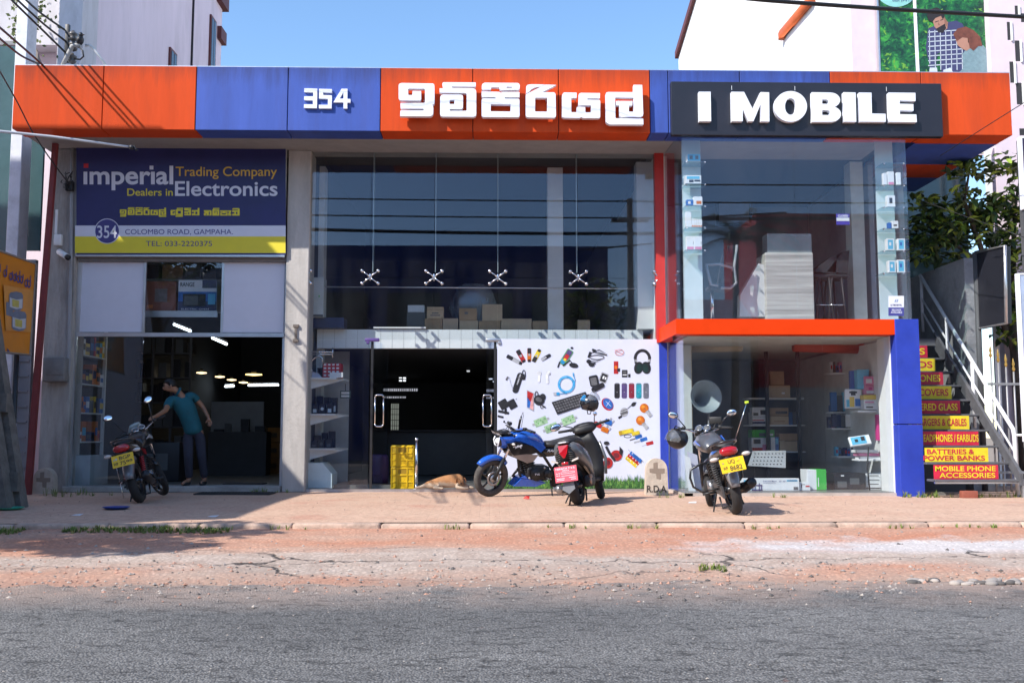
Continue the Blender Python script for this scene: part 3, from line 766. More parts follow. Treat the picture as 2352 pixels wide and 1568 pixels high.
GB = {
 'd': [[(108,265),(112,135),(135,110),(200,98),(445,103),(368,143),(300,145),(245,163),(195,190),(180,218)], [(103,290),(115,275),(455,105),(652,110),(400,242),(600,243),(630,255),(640,280),(648,660),(640,685),(615,700),(145,693),(115,680),(103,650)], [(272,340),(485,340),(490,350),(490,580),(480,592),(280,590),(270,580)]],
 'e': [[(760,290),(775,258),(800,245),(1020,250),(1020,343),(930,345),(922,355),(925,595),(935,602),(1010,602),(1020,592),(1022,515),(1030,505),(1175,507),(1178,590),(1190,605),(1270,606),(1280,598),(1282,490),(1275,478),(1060,473),(1053,460),(1055,290),(1070,265),(1100,253),(1442,257),(1440,350),(1215,352),(1210,375),(1420,380),(1440,388),(1447,405),(1445,690),(1425,706),(1130,705),(1100,682),(1080,705),(790,700),(765,685),(758,655)]],
 'f': [[(1545,270),(1560,245),(1590,238),(2048,240),(2046,108),(2203,110),(2222,630),(2215,665),(2180,685),(1830,687),(1800,672),(1793,650),(1790,480),(1735,478),(1733,398),(2027,400),(2025,480),(1965,482),(1963,580),(1970,592),(2045,592),(2050,585),(2045,340),(1720,335),(1715,345),(1720,700),(1735,713),(2222,717),(2225,823),(1620,822),(1575,800),(1550,770)]]}
def s_word():
    """the six letters of the shop's name, outlines in photograph pixels"""
    out = []
    for D, ox in ((GA, 907.3), (GB, 1194.4)):
        for k in sorted(D): out.append([[(ox + x * .12696, 183.7 + y * .12696) for x, y in lp] for lp in D[k]])
    return out
SW = s_word()
LD = 0.09
fl = PXZ(YF, 0.075 + LD / 2)
sgn = thing('fascia_lettering', P(1196, 290, YF), 'large raised white marble-look Sinhala letters on the orange fascia', 'lettering')
for lp in SW:
    m = MB(marble); m.shape(lp, fl, LD)
    xs = [p[0] for l in lp for p in l]; cx = sum(xs) / len(xs)
    q = P(cx, 235, YF); m.use(alu)
    for dx in (-.1, .1): m.cyl((q.x + dx, YF, q.z), (q.x + dx, YF - .08, q.z), .008, n=6)
    m.build('letter', sgn)
n354 = [[[(192,170),(748,182),(728,1015),(178,1005),(180,850),(565,855),(560,675),(187,665),(187,512),(575,512),(577,330),(190,325)]],
        [[(825,190),(1375,205),(1372,350),(995,345),(995,455),(1368,470),(1357,1028),(818,1025),(818,872),(1200,875),(1205,612),(825,605)]],
        [[(1785,190),(2040,190),(2030,620),(2165,625),(2165,778),(2028,778),(2030,1030),(1868,1028),(1868,768),(1440,765)], [(1870,320),(1868,610),(1688,612)]]]
num = thing('house_number', P(752, 252, YF), 'raised white house number 354 on the blue fascia panel', 'house number')
for lp in n354:
    m = MB(marble); m.shape([[(689 + x * .05371, 195.2 + y * .05371) for x, y in l] for l in lp], PXZ(YF, .023), .045); m.build('digit', num)
# black sign with block letters
bs = YF - .12
imo = thing('shop_sign', P(1852, 312, bs), 'black sign board with chunky white letters I MOBILE', 'sign')
m = MB(M('sign_black', (0.016, 0.016, 0.024), 0.38, var=0.15, scale=2))
b0, b1 = P(1543, 310, bs), P(2162, 192, bs)
m.bbox(((b0.x + b1.x) / 2, bs + .058, (b0.z + b1.z) / 2), (b1.x - b0.x, .115, b1.z - b0.z), .006, seg=1, smooth=False)
m.build('board', imo)
def zz(x, y): return (1492.9 + x * .3662, y * .3662)
def bl(pts): return [zz(x, y) for x, y in pts]
def arc(cx, cy, rx, ry, a0, a1, n=10): return [(cx + rx * cos(radians(a0 + (a1 - a0) * i / n)), cy + ry * sin(radians(a0 + (a1 - a0) * i / n))) for i in range(n + 1)]
MOB = [[bl([(303, 582), (377, 582), (380, 766), (306, 766)])],
       [bl([(507, 582), (586, 583), (640, 690), (690, 584), (743, 586), (745, 768), (692, 767), (690, 660), (645, 766), (613, 766), (578, 690), (578, 766), (510, 766)])],
       [bl(arc(877, 674, 103, 96, 0, 360, 40)[:-1]), bl(arc(877, 674, 35, 52, 0, 360, 30)[:-1])],
       [bl([(1010, 585), (1125, 587)] + arc(1130, 634, 57, 46, -80, 70, 8) + arc(1132, 722, 61, 48, -60, 88, 8) + [(1012, 770)]), bl([(1075, 630), (1105, 630), (1115, 640), (1115, 648), (1105, 658), (1075, 657)]), bl([(1075, 696), (1112, 697), (1124, 708), (1124, 718), (1112, 728), (1075, 727)])],
       [bl([(1208, 585), (1284, 587), (1288, 770), (1212, 769)])],
       [bl([(1305, 587), (1383, 588), (1386, 718), (1471, 720), (1473, 770), (1310, 769)])],
       [bl([(1490, 587), (1658, 589), (1659, 640), (1560, 637), (1560, 657), (1645, 659), (1646, 701), (1561, 699), (1561, 722), (1664, 724), (1667, 772), (1495, 770)])]]
for lp in MOB:
    m = MB(letter_w); m.shape(lp, PXZ(bs, .045), .085); m.build('letter', imo)
for px_ in (1680, 1825, 2035): m = MB(white); m.box(PX(px_, bs, 197), bs - .003, PZ(203, bs), PX(px_, bs, 197) + .006, bs - .001, PZ(193, bs)); m.build('scratch', imo)

# ------------------------------------------------------------ company sign over the left unit
ys = YW - .16
def TB(mb, mat, s_, x0, y0, x1, y1, Y=None, bold=0.0, front=.004, shear=0.0):
    mb.use(mat); f = PXZ(Y if Y is not None else ys, front)
    return mb.text(s_, lambda u, v, w: f(u, -v, w), (x0, -y1, x1, -y0), bold, 0, shear)
sign_blue = M('sign_blue', (0.022, 0.022, 0.115), 0.5, var=0.25, scale=1.2)
s_white = M('print_white', (0.68, 0.68, 0.76), 0.5, var=.03); s_yel = M('print_amber', (0.72, 0.42, 0.04), 0.5, var=.03); s_lem = M('print_yellow', (0.75, 0.62, 0.03), 0.5, var=.03)
s_ink = M('print_indigo', (0.05, 0.045, 0.20), 0.5, var=.03); s_red = M('print_red', (0.55, 0.02, 0.03), 0.5, var=.03); s_blk = M('print_black', (0.015, 0.015, 0.017), 0.5, var=0)
imp = thing('shop_sign', P(415, 587, ys), 'blue, white and yellow company sign board with telephone number above the left shop', 'sign')
m = MB(alu); a, b_ = P(172, 589, ys), P(659, 325, ys)
m.bbox(((a.x + b_.x) / 2, ys + .045, (a.z + b_.z) / 2), (b_.x - a.x, .08, b_.z - a.z), .008, seg=1, smooth=False); m.build('frame', imp)
m = MB(sign_blue)
def rect(mb, mat, x0, y0, x1, y1, Y, front):
    f = PXZ(Y, front); mb.use(mat); return mb.flat([(x0, y0), (x1, y0), (x1, y1), (x0, y1)], f)
rect(m, sign_blue, 175.5, 328, 656.5, 585, ys, .0)
rect(m, s_white, 172.5, 518, 656, 543, ys, .002)
rect(m, s_lem, 172, 543, 655.8, 581, ys, .002)
m.use(s_white).flat(circ(246, 531, 29, 32), PXZ(ys, .004)); m.use(s_ink).flat(circ(246, 531, 27.3, 32), PXZ(ys, .006))
TB(m, s_white, '354', 223, 518, 268, 547, bold=.012, front=.008)
TB(m, s_ink, 'COLOMBO ROAD, GAMPAHA.', 287.5, 526.5, 535, 540)
TB(m, s_ink, 'TEL: 033-2220375', 335, 553.5, 487, 565.5)
def z3(x, y): return (172.3 + x * .20507, 367.5 + y * .20507)
def T3(mat, s_, x0, y0, x1, y1, bold): 
    A, B = z3(x0, y0), z3(x1, y1); TB(m, mat, s_, A[0], A[1], B[0], B[1], bold=bold)
T3(s_white, '\u0131mper\u0131al', 95, 65, 1100, 340, .022)
A, B = z3(97, 40), z3(150, 90); rect(m, s_red, A[0], A[1], B[0], B[1], ys, .004)
A, B = z3(835, 65), z3(878, 108); rect(m, s_white, A[0], A[1], B[0], B[1], ys, .004)
T3(s_yel, 'Trading Company', 1128, 75, 2262, 215, .006)
T3(s_lem, 'Dealers in', 585, 320, 1095, 402, .008)
T3(s_white, 'Electronics', 1120, 238, 2268, 405, .016)
def z5(x, y): return (264.1 + x * .12695, 470.9 + y * .12695)
# first word: the same letters as on the fascia, smaller; then two more words
bx = [(88, 208), (228, 355), (370, 503), (515, 628), (642, 778), (790, 928)]
by = [(80, 212), (42, 182), (42, 184), (45, 184), (85, 184), (48, 215)]
m.use(s_lem)
for lp, (x0, x1), (y0, y1) in zip(SW, bx, by):
    xs = [p[0] for l in lp for p in l]; yy = [p[1] for l in lp for p in l]
    sx = (x1 - x0) / (max(xs) - min(xs)); sy = (y1 - y0) / (max(yy) - min(yy))
    m.shape([[z5(x0 + (x - min(xs)) * sx, y0 + (y - min(yy)) * sy) for x, y in l] for l in lp], PXZ(ys, .004))
def sq(x0, y0, x1, y1): return [(x0, y0), (x1, y0), (x1, y1), (x0, y1)]
more = [[[(1005, 100), (1015, 90), (1090, 90), (1090, 118), (1045, 118), (1040, 155), (1062, 155), (1062, 138), (1090, 138), (1090, 185), (1010, 185), (1005, 175)]],
        [[(1120, 52), (1232, 52), (1232, 72), (1150, 72), (1150, 80), (1225, 82), (1230, 95), (1228, 208), (1222, 214), (1098, 214), (1096, 190), (1190, 186), (1098, 182), (1098, 82), (1120, 80)], sq(1140, 108, 1192, 155)],
        [[(1255, 52), (1378, 52), (1378, 72), (1285, 74), (1370, 80), (1376, 92), (1376, 188), (1255, 188), (1255, 160), (1300, 160), (1300, 150), (1255, 148), (1255, 115), (1330, 115), (1330, 102), (1255, 100)], sq(1318, 140, 1345, 162)],
        [[(1392, 92), (1495, 92), (1497, 55), (1528, 55), (1528, 188), (1392, 188), (1392, 150), (1430, 150), (1430, 125), (1392, 125)], sq(1455, 120, 1490, 165)],
        [[(1608, 95), (1735, 95), (1747, 105), (1747, 190), (1610, 190), (1606, 145), (1640, 140), (1610, 125)], sq(1640, 160, 1662, 178), sq(1700, 122, 1716, 178)],
        [[(1775, 55), (1888, 55), (1888, 72), (1800, 72), (1800, 82), (1885, 84), (1888, 95), (1888, 192), (1762, 192), (1762, 85), (1775, 80)], sq(1790, 110, 1855, 118), sq(1850, 118, 1858, 170), sq(1800, 125, 1815, 142)],
        [[(1905, 98), (2040, 98), (2040, 125), (1990, 128), (1990, 135), (2038, 138), (2040, 192), (1905, 192), (1905, 138), (1955, 135), (1955, 128), (1905, 125)], sq(1930, 150, 2012, 170)],
        [[(2045, 98), (2110, 98), (2085, 160), (2105, 160), (2105, 192), (2048, 192), (2048, 150), (2070, 125), (2045, 125)]],
        [[(2125, 65), (2140, 57), (2240, 57), (2255, 68), (2255, 192), (2122, 192), (2122, 160), (2160, 155), (2160, 130), (2122, 128), (2122, 100), (2225, 98), (2225, 84), (2150, 84), (2125, 88)], sq(2188, 125, 2215, 165)]]
m.use(s_lem)
for lp in more: m.shape([[z5(x, y) for x, y in l] for l in lp], PXZ(ys, .004))
m.build('printed_panel', imp)
# ------------------------------------------------------------ neighbours on the left
pink_sh = M('lavender_wall', (0.80, 0.68, 0.76), 0.85, var=0.08, scale=1.5, grime=0.5, gcol=(0.52, 0.44, 0.48), stretch=(1, 1, 0.25))
offwhite = M('stained_white_wall', (0.62, 0.60, 0.64), 0.85, var=0.15, scale=1.2, grime=0.7, gcol=(0.30, 0.28, 0.27), stretch=(1, 1, 0.3))
maroon = M('maroon_trim', (0.12, 0.025, 0.025), 0.6)
teal = M('teal_glass', (0.06, 0.12, 0.13), 0.12, var=0.1, spec=0.8)
wgl = M('window_glass_dark', (0.03, 0.035, 0.04), 0.1, var=0.1, spec=0.8)
XL = (181 - 1126) / 2287 * 18.4
YFar = (1126 - 181) / (1126 - 490) * 18.4
pk = thing('pink_house', (XL - 3, YFar, 0), 'tall lavender pink house with stained side wall and maroon eaves behind the orange fascia', 'house')
m = MB(pink_sh); m.box(XL - 8, 18.4, 0, XL, YFar, 16); m.build('wall', pk)
m = MB(maroon)
m.box(XL - 8.2, YFar - .6, 12.9, XL + .15, YFar + .15, 13.25); m.box(XL - 8, 20, 15.6, XL + .4, YFar - 1, 15.9)
m.build('eaves', pk)
m = MB(maroon); m.box(XL - 1, YFar - .45, PZ(92, YFar) - .2, XL + .12, YFar + .1, PZ(92, YFar) + .15); m.build('window_hood', pk)
m = MB(seam); yy = 18.4 * (1126 - 181) / (1126 - 420); m.box(XL, yy - .03, 5, XL + .04, yy + .03, 15.4); m.build('drainpipe', pk)
for a, b_, t0, t1 in ((462, 472, 46, 150), (369, 381, 122, 155)):
    ya, yb = 18.4 * 945 / (1126 - a), 18.4 * 945 / (1126 - b_)
    z1, z0 = PZ(t0, ya), PZ(t1, ya) - .6
    f = MB(maroon); f.box(XL + .003, ya - .06, z0 - .06, XL + .05, yb + .06, z1 + .06); fo = f.build('window', pk)
    g = MB(wgl); g.box(XL + .051, ya, z0, XL + .06, (ya + yb) / 2 - .02, z1); g.box(XL + .051, (ya + yb) / 2 + .02, z0, XL + .06, yb, z1); g.build('pane', fo)
nb = thing('neighbour_building', (XL - 4, 17.3, 0), 'stained white building with teal glass front and tall white column at the left edge', 'building')
m = MB(offwhite); m.box(XL - 9, 18.0, PZ(112, 18), XL - .02, 18.35, 16); m.box(PX(92, 17.6), 17.6, PZ(330, 17.6), PX(182, 17.6, 200), 18.3, 16); m.build('wall', nb)
m = MB(M('grey_metal', (0.22, 0.22, 0.23), .6)); m.box(PX(-60, 17.9), 17.85, PZ(115, 17.9), PX(24, 17.9), 18, PZ(106, 17.9)); m.build('gutter', nb)
m = MB(M('white_column', (0.66, 0.68, 0.74), 0.6, var=0.08, grime=.3)); m.bbox((PX(28, 16.9, 500), 17.1, 7), (.20, .35, 14), .01, seg=1, smooth=False); m.build('column', nb)
for a, b_, t0, t1, yy in ((-80, 22, 116, 590, 17.4), (44, 70, 325, 580, 17.5), (70, 96, 325, 580, 17.5)):
    m = MB(teal); m.box(PX(a, yy, 450), yy, PZ(t1, yy), PX(b_, yy, 450), yy + .05, PZ(t0, yy))
    m.use(alu); 
    m.build('glass_panel', nb)
m = MB(M('weathered_board', (0.28, 0.25, 0.23), .9, var=.2)); m.flat([(52, 110), (80, 104), (98, 150), (52, 152)], PXZ(17.4)); m.build('awning_flap', nb)
m = MB(M('shutter_metal', (0.40, 0.40, 0.42), .6, var=.1)); m.box(PX(-60, 17.2), 17.2, 0, PX(64, 17.2), 17.3, PZ(600, 17.2)); 
for k in range(14): m.box(PX(-60, 17.2), 17.17, k * .26 + .1, PX(60, 17.2), 17.197, k * .26 + .13)
m.build('shutter', nb)
ivy = MB(M('ivy_leaf', (0.08, 0.11, 0.03), .7, var=.3, scale=8)); ivy2 = M('ivy_leaf_pale', (0.22, 0.24, 0.08), .7)
c0 = P(80, 25, 17.5)
for k in range(500):
    x = c0.x + R.gauss(-.1, .2); z = c0.z + R.gauss(0, .5) + .3; y = 17.5 + R.uniform(-.08, .06)
    if R.random() < .15: z -= 1.0; x = c0.x - .3 + R.gauss(0, .06)
    s_ = R.uniform(.02, .05); a = R.uniform(0, 6.28); d = Vector((cos(a), R.uniform(-.5, .5), sin(a))) * s_; e = Vector((-sin(a), R.uniform(-.5, .5), cos(a))) * s_ * .6
    c = Vector((x, y, z)); ivy.use(ivy.mats[0] if R.random() < .7 else ivy2); ivy.add([c - d, c - e, c + d, c + e], [(0, 1, 2, 3)])
ivy.build('creeper', label='green creeper hanging down the stained wall at the top left', cat='creeper', recalc=False)
# unseen building added past the left edge to shade the left unit
ns = thing('added_shade_building', (-12, 12, 0), 'plain unseen building added on the left to shade the left shop', 'shop')
m = MB(offwhite); m.box(-16, 7.4, 0, -8.75, 15.2, 6.2); m.build('wall', ns)
m = MB(offwhite); m.box(-16, 12.2, 6.46, -9.0, 12.4, 10.02); m.box(-16, 12.19, 10.03, -11.75, 12.41, 12.2); m.build('shade_slab', ns)  # thin slabs added and sized for the shadow on the left unit
m = MB(concrete); m.box(-16.1, 7.2, 6.2, -8.72, 15.3, 6.45); m.build('roof', ns)
m = MB(M('shutter_blue', (.08, .12, .2), .6)); m.box(-15, 7.35, .1, -10, 7.39, 3); m.build('shutter', ns)

def leaf_tree(name, label, trunk, limbs, clumps, n, size, mats, group=None, cat='tree'):
    t = thing(name, trunk[0], label, cat, group)
    m = MB(M('bark', (0.10, 0.08, 0.065), .9, var=.3, scale=12, bump=.5)); m.tube(trunk, [.16, .13, .1][:len(trunk)] if len(trunk) <= 3 else [.16 - .1 * i / (len(trunk) - 1) for i in range(len(trunk))], 9)
    for l in limbs: m.tube(l, [.06 * (1 - .75 * i / (len(l) - 1)) for i in range(len(l))], 6)
    m.build('trunk', t)
    m = MB()
    for mt in mats: m.use(mt)
    W_ = sum(c[2] for c in clumps)
    for c, rad, wt in clumps:
        for k in range(int(n * wt / W_)):
            while True:
                p = Vector((R.uniform(-1, 1), R.uniform(-1, 1), R.uniform(-1, 1)))
                if .25 < p.length < 1: break
            p = Vector((p.x * rad[0], p.y * rad[1], p.z * rad[2])) + Vector(c)
            s_ = size * R.uniform(.6, 1.2)
            d = Vector((R.uniform(-1, 1), R.uniform(-1, 1), R.uniform(-.8, .3))).normalized(); u = d.cross(Vector((R.uniform(-.4, .4), R.uniform(-.4, .4), 1))).normalized()
            nn = u.cross(d) * .15
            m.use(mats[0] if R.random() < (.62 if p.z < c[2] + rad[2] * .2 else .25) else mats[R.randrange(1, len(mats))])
            m.add([p - d * s_ * .5, p + u * s_ * .24 - d * s_ * .12 + nn * s_, p + u * s_ * .2 + d * s_ * .2 + nn * s_, p + d * s_ * .55, p - u * s_ * .2 + d * s_ * .2 + nn * s_, p - u * s_ * .24 - d * s_ * .12 + nn * s_], [(0, 1, 2, 3), (0, 3, 4, 5)])
    m.build('crown', t, recalc=False)
    return t
def leafm(name, c):
    m = M(name, c, .5, var=.3, scale=3, spec=.4)
    return m
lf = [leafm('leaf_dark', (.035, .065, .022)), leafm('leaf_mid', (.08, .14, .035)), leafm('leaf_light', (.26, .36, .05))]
# ------------------------------------------------------------ right side
rb_w = M('white_side_wall', (0.82, 0.80, 0.80), 0.8, var=0.04, grime=.12, gcol=(.6, .48, .48))
rb_p = M('pink_front', (0.66, 0.55, 0.60), 0.8, var=0.05, grime=.2, gcol=(.5, .42, .46))
Yb = 18.6; XB = (1990 - 1126) / 2287 * Yb
rb = thing('white_building', (XB + 4, Yb, 0), 'tall white building with pinkish front rising behind the fascia at the right', 'building')
m = MB(rb_w); m.add([(XB, Yb, 0), (XB, Yb, 20), (XB, 36, 15), (XB, 36, 0), (XB, 31, 16.2)], [(0, 1, 4, 2, 3)]); m.add([(XB + .2, Yb, 0), (XB + .2, Yb, 20), (XB + .2, 36, 15), (XB + .2, 36, 0), (XB + .2, 31, 16.2)], [(3, 2, 4, 1, 0)]); m.add([(XB, 36, 0), (XB, 36, 15), (XB + 8, 36, 15), (XB + 8, 36, 0)], [(0, 1, 2, 3)]); m.build('side_wall', rb)
m = MB(rb_p); m.box(XB - .012, Yb - .02, PZ(350, Yb), XB + 9, Yb - .001, 20.01); m.box(PX(2275, Yb - .3, 100), Yb - .3, 0, XB + 9, Yb - .03, 20); m.build('front_wall', rb)
m = MB(maroon); m.add([(XB - .12, Yb, 20.0), (XB - .12, 31, 16.2), (XB - .12, 36.1, 15.0), (XB + .3, 36.1, 15.0), (XB + .3, 31, 16.2), (XB + .3, Yb, 20), (XB - .12, Yb, 20.2), (XB - .12, 31, 16.45), (XB - .12, 36.1, 15.25), (XB + .3, 36.1, 15.25), (XB + .3, 31, 16.45), (XB + .3, Yb, 20.2)], [(0, 1, 7, 6), (1, 2, 8, 7), (3, 4, 10, 9), (4, 5, 11, 10), (6, 7, 10, 11), (7, 8, 9, 10), (0, 5, 4, 1), (1, 4, 3, 2), (2, 3, 9, 8)]); m.build('roof_edge', rb)
yb_ = XB * 2287 / (1828 - 1126)
m = MB(M('orange_pipe', (0.62, 0.13, 0.04), .6)); m.tube([(XB - .05, XB * 2287 / (1905 - 1126), PZ(-12, XB * 2287 / 779)), (XB - .05, yb_, PZ(72, yb_)), (XB - .05, yb_, PZ(84, yb_))], .11, 8); m.build('pipe', rb)
slit = M('slit_dark', (.03, .03, .035), .9)
for (a, t0, b_, t1) in ((2312, 40, 2319, 82), (2330, 83, 2341, 131), (2318, 132, 2327, 181), (2333, 181, 2346, 231), (2330, 2, 2337, 22), (2341, 287, 2360, 303), (2344, 20, 2358, 40)):
    m = MB(slit); Ys = Yb - .302; m.box(PX(a, Ys, t0), Ys, PZ(t1, Ys), PX(b_, Ys, t0), Ys + .01, PZ(t0, Ys)); m.use(MATS['white_paint']).box(PX(b_, Ys, t0), Ys - .03, PZ(t1, Ys) - .02, PX(b_, Ys, t0) + .03, Ys + .01, PZ(t0, Ys)); m.build('slot', rb)
m = MB(teal); m.box(PX(2095, Yb + .5), Yb + .6, 0, PX(2272, Yb - .3, 420), Yb + .65, PZ(350, Yb)); m.use(alu); 
m.build('glass_front', rb)
m = MB(white); m.box(PX(2276, Yb - .32, 420) - .1, Yb - .36, 0, PX(2276, Yb - .32, 420), Yb - .31, PZ(325, Yb)); m.build('corner_trim', rb)
# billboard: a printed panel
by_ = Yb - .12
bb = thing('billboard', P(2148, 170, by_), 'green printed billboard of a man in checked shirt and a woman in a garden', 'billboard')
m = MB(M('ad_green', (0.035, 0.20, 0.05), .45, var=.0))
t = m.mats[0].node_tree; N = t.nodes; L = t.links
tc = N.new('ShaderNodeTexCoord'); n1 = N.new('ShaderNodeTexNoise'); n1.inputs['Scale'].default_value = 3.5; n1.inputs['Detail'].default_value = 8; n1.inputs['Roughness'].default_value = .7; L.new(tc.outputs['Object'], n1.inputs['Vector'])
cr = N.new('ShaderNodeValToRGB'); cr.color_ramp.elements[0].position = .40; cr.color_ramp.elements[0].color = (.004, .035, .022, 1); cr.color_ramp.elements[1].position = .62; cr.color_ramp.elements[1].color = (.06, .36, .05, 1); e = cr.color_ramp.elements.new(.52); e.color = (.012, .12, .04, 1)
L.new(n1.outputs['Fac'], cr.inputs[0]); L.new(cr.outputs[0], N['Principled BSDF'].inputs['Base Color'])
fb = PXZ(by_, .0)
def bflat(mat, pts, fr): m.use(mat); m.flat(pts, PXZ(by_, fr))
m.flat([(2020, -60), (2277, -60), (2278, 200), (2023, 200)], fb)
skin = M('ad_skin', (.40, .20, .14), .5, var=.1); adn = M('ad_shirt', (.05, .05, .13), .5, var=.0); adw = M('ad_white', (.55, .60, .66), .5)
hair1 = M('ad_hair_dark', (.025, .018, .018), .5); hair2 = M('ad_hair_red', (.16, .05, .03), .5, var=.3, scale=9); top2 = M('ad_top', (.18, .27, .30), .5, var=.15, scale=18)
hr = M('ad_teal', (.25, .55, .52), .5)
def z3r(x, y): return (1492.9 + x * .36617, y * .36617)
def zr(pts): return [z3r(x, y) for x, y in pts]
adl = [M('ad_leaf_dark', (.006, .05, .03), .5), M('ad_leaf_mid', (.012, .12, .035), .5), M('ad_leaf_lime', (.14, .34, .04), .5)]
for k in range(700):
    x = R.uniform(1440, 2150); y = R.uniform(-90, 460); lime = nz(x * .008, y * .009, 4) + (.25 if y > 330 and x < 1740 else 0) > .16; s_ = R.uniform(7, 20); a = R.uniform(0, 6.28)
    c_, d_ = cos(a) * s_, sin(a) * s_; x = min(2130, max(1455, x)); bflat(adl[2] if lime and R.random() < .8 else adl[R.randrange(2)], zr([(x - c_, y - d_), (x + d_ * .35, y - c_ * .35), (x + c_, y + d_), (x - d_ * .35, y + c_ * .35)]), .002 + k * 2e-6)
bflat(hr, zr(circ(1545, -90, 140, 30, 135)), .008)
bflat(adn, zr([(1745, 180), (1780, 165), (1850, 145), (1920, 130), (1960, 150), (1985, 200), (1975, 330), (1960, 462), (1830, 462), (1820, 330), (1800, 340), (1795, 420), (1755, 425), (1730, 300)]), .010)
for k in range(7):
    x = 1750 + k * 34; bflat(adw, zr([(x, 190), (x + 5, 190), (x + 9, 440), (x + 4, 440)]) if k not in (0,) else zr([(x, 190), (x + 5, 190), (x + 8, 400), (x + 3, 400)]), .012)
for k in range(8): bflat(adw, zr([(1745, 200 + k * 30), (1965, 185 + k * 30), (1965, 190 + k * 30), (1745, 206 + k * 30)]), .012)
bflat(skin, zr([(1770, 120), (1845, 95), (1855, 130), (1870, 140), (1865, 180), (1830, 205), (1805, 190), (1785, 170)]), .014)
bflat(hair1, zr([(1738, 95), (1755, 60), (1800, 48), (1840, 70), (1848, 110), (1835, 120), (1825, 100), (1790, 115), (1770, 140), (1745, 130)]), .016)
bflat(hair1, zr([(1795, 182), (1812, 172), (1850, 150), (1858, 178), (1838, 207), (1808, 204)]), .015); bflat(hair1, zr([(1788, 138), (1812, 130), (1812, 134), (1788, 143)]), .015); bflat(hair1, zr([(1822, 127), (1842, 118), (1842, 123), (1822, 132)]), .015); bflat(M('ad_skin_shade', (.26, .12, .08), .5), zr([(1845, 110), (1858, 125), (1868, 145), (1862, 170), (1848, 150)]), .0155); bflat(MATS['ad_skin_shade'], zr([(1808, 140), (1820, 158), (1806, 160)]), .0155)
bflat(adw, zr([(1755, 425), (1800, 425), (1805, 462), (1750, 462)]), .014); bflat(adw, zr([(1840, 440), (1885, 425), (1905, 462), (1838, 462)]), .014)
bflat(top2, zr([(1960, 340), (1990, 300), (2040, 280), (2090, 285), (2130, 330), (2155, 462), (1930, 462), (1965, 430)]), .018)
bflat(skin, zr([(1905, 210), (1990, 215), (1995, 265), (2015, 300), (1985, 320), (1955, 305), (1930, 285)]), .020)
bflat(hair2, zr([(1902, 215), (1930, 180), (1980, 168), (2030, 190), (2070, 230), (2085, 290), (2060, 290), (2030, 320), (2005, 300), (1995, 240), (1960, 235), (1925, 260)]), .022)
m.use(letter_w); m.flat(zr([(1648, -20), (1668, -20), (1692, 470), (1670, 470)]), PXZ(by_, .008))
TB(m, s_ink, 'tion (PVT)', z3r(1520, 0)[0], z3r(0, -4)[1], z3r(1640, 0)[0], z3r(0, 16)[1], Y=by_, front=.012)
m.build('printed_sheet', bb)
m = MB(alu); m.box(PX(2020, by_, 100) - .03, by_ - .02, PZ(200, by_), PX(2020, by_, 100), by_ + .06, PZ(-60, by_)); m.box(PX(2277, by_, 100), by_ - .04, PZ(200, by_), PX(2277, by_, 100) + .06, by_ + .06, PZ(-60, by_)); m.build('frame', bb)

# ------------------------------------------------------------ stairs at the right
XS = 7.58
stc = thing('outdoor_staircase', (7.0, 15.6, 0), 'open steel staircase with red and yellow lettered risers beside the blue pillar', 'staircase')
tread = M('tread_steel', (0.10, 0.10, 0.11), .6, var=.2, scale=8); rise_r = M('riser_red', (0.55, 0.015, 0.05), .5, var=.18, scale=7, grime=.35, gcol=(.2, .05, .05)); rise_y = M('riser_yellow', (0.76, 0.58, 0.02), .5, var=.15, scale=7, grime=.3, gcol=(.4, .3, .08))
words_ = [('MOBILE PHONE|ACCESSORIES', 'r', 530, 885), ('BATTERIES &|POWER BANKS', 'y', 515, 835), ('HEADPHONES / EARBUDS', 'r', 380, 803), ('CHARGERS & CABLES', 'y', 395, 743), ('TEMPERED GLASS', 'r', 375, 700), ('BACK COVERS', 'y', 405, 655), ('HEADPHONES', 'r', 400, 615), ('KEYPADS', 'y', 420, 577), ('MOBILES', 'r', 440, 540)]
for i in range(9):
    y = 14.8 + i * .28; z = .387 + i * .2485
    m = MB(tread); m.bbox((7.25, y + .10, z - .135), (1.30, .30, .035), .006, seg=1, smooth=False); m.build('tread', stc)
    xr_ = XS - .0; m = MB(rise_r if words_[i][1] == 'r' else rise_y)
    m.box(6.61, y + .01, z - .112, XS, y + .02, z + .10)
    f = lambda u, v, w: Vector((u, y + .006, v))
    lines = words_[i][0].split('|'); c0 = 1894.9 + words_[i][2] * .4395; c1 = 1894.9 + words_[i][3] * .4395
    u0, u1 = PX(c0, y), PX(c1, y)
    if i > 1: u0 = 6.66
    elif i == 1: u0 = 6.64
    else: u0 = max(u0, 6.63)
    m.use(rise_y if words_[i][1] == 'r' else rise_r)
    if len(lines) == 1: m.text(lines[0], f, (u0, z - .06, u1, z + .055), .02)
    else:
        m.text(lines[0], f, (u0 + (.0 if i else -.0), z + .006, u1 - (.17 if i else 0), z + .082), .02); m.text(lines[1], f, (u0 + (.06 if i == 0 else -.06), z - .092, u1 - .01, z - .016), .02)
    m.build('riser', stc)
for dx in (7.86,):
    m = MB(tread); m.add([(dx, 14.72, .18), (dx, 14.72, .36), (dx, 17.4, 2.75), (dx, 17.4, 2.45), (dx + .05, 14.72, .18), (dx + .05, 14.72, .36), (dx + .05, 17.4, 2.75), (dx + .05, 17.4, 2.45)], [(0, 1, 2, 3), (7, 6, 5, 4), (0, 4, 5, 1), (1, 5, 6, 2), (2, 6, 7, 3), (3, 7, 4, 0)]); m.build('stringer', stc)
m = MB(M('landing', (.14, .14, .15), .8)); m.box(6.6, 17.35, 2.5, 7.9, 19, 2.62); m.build('landing', stc)
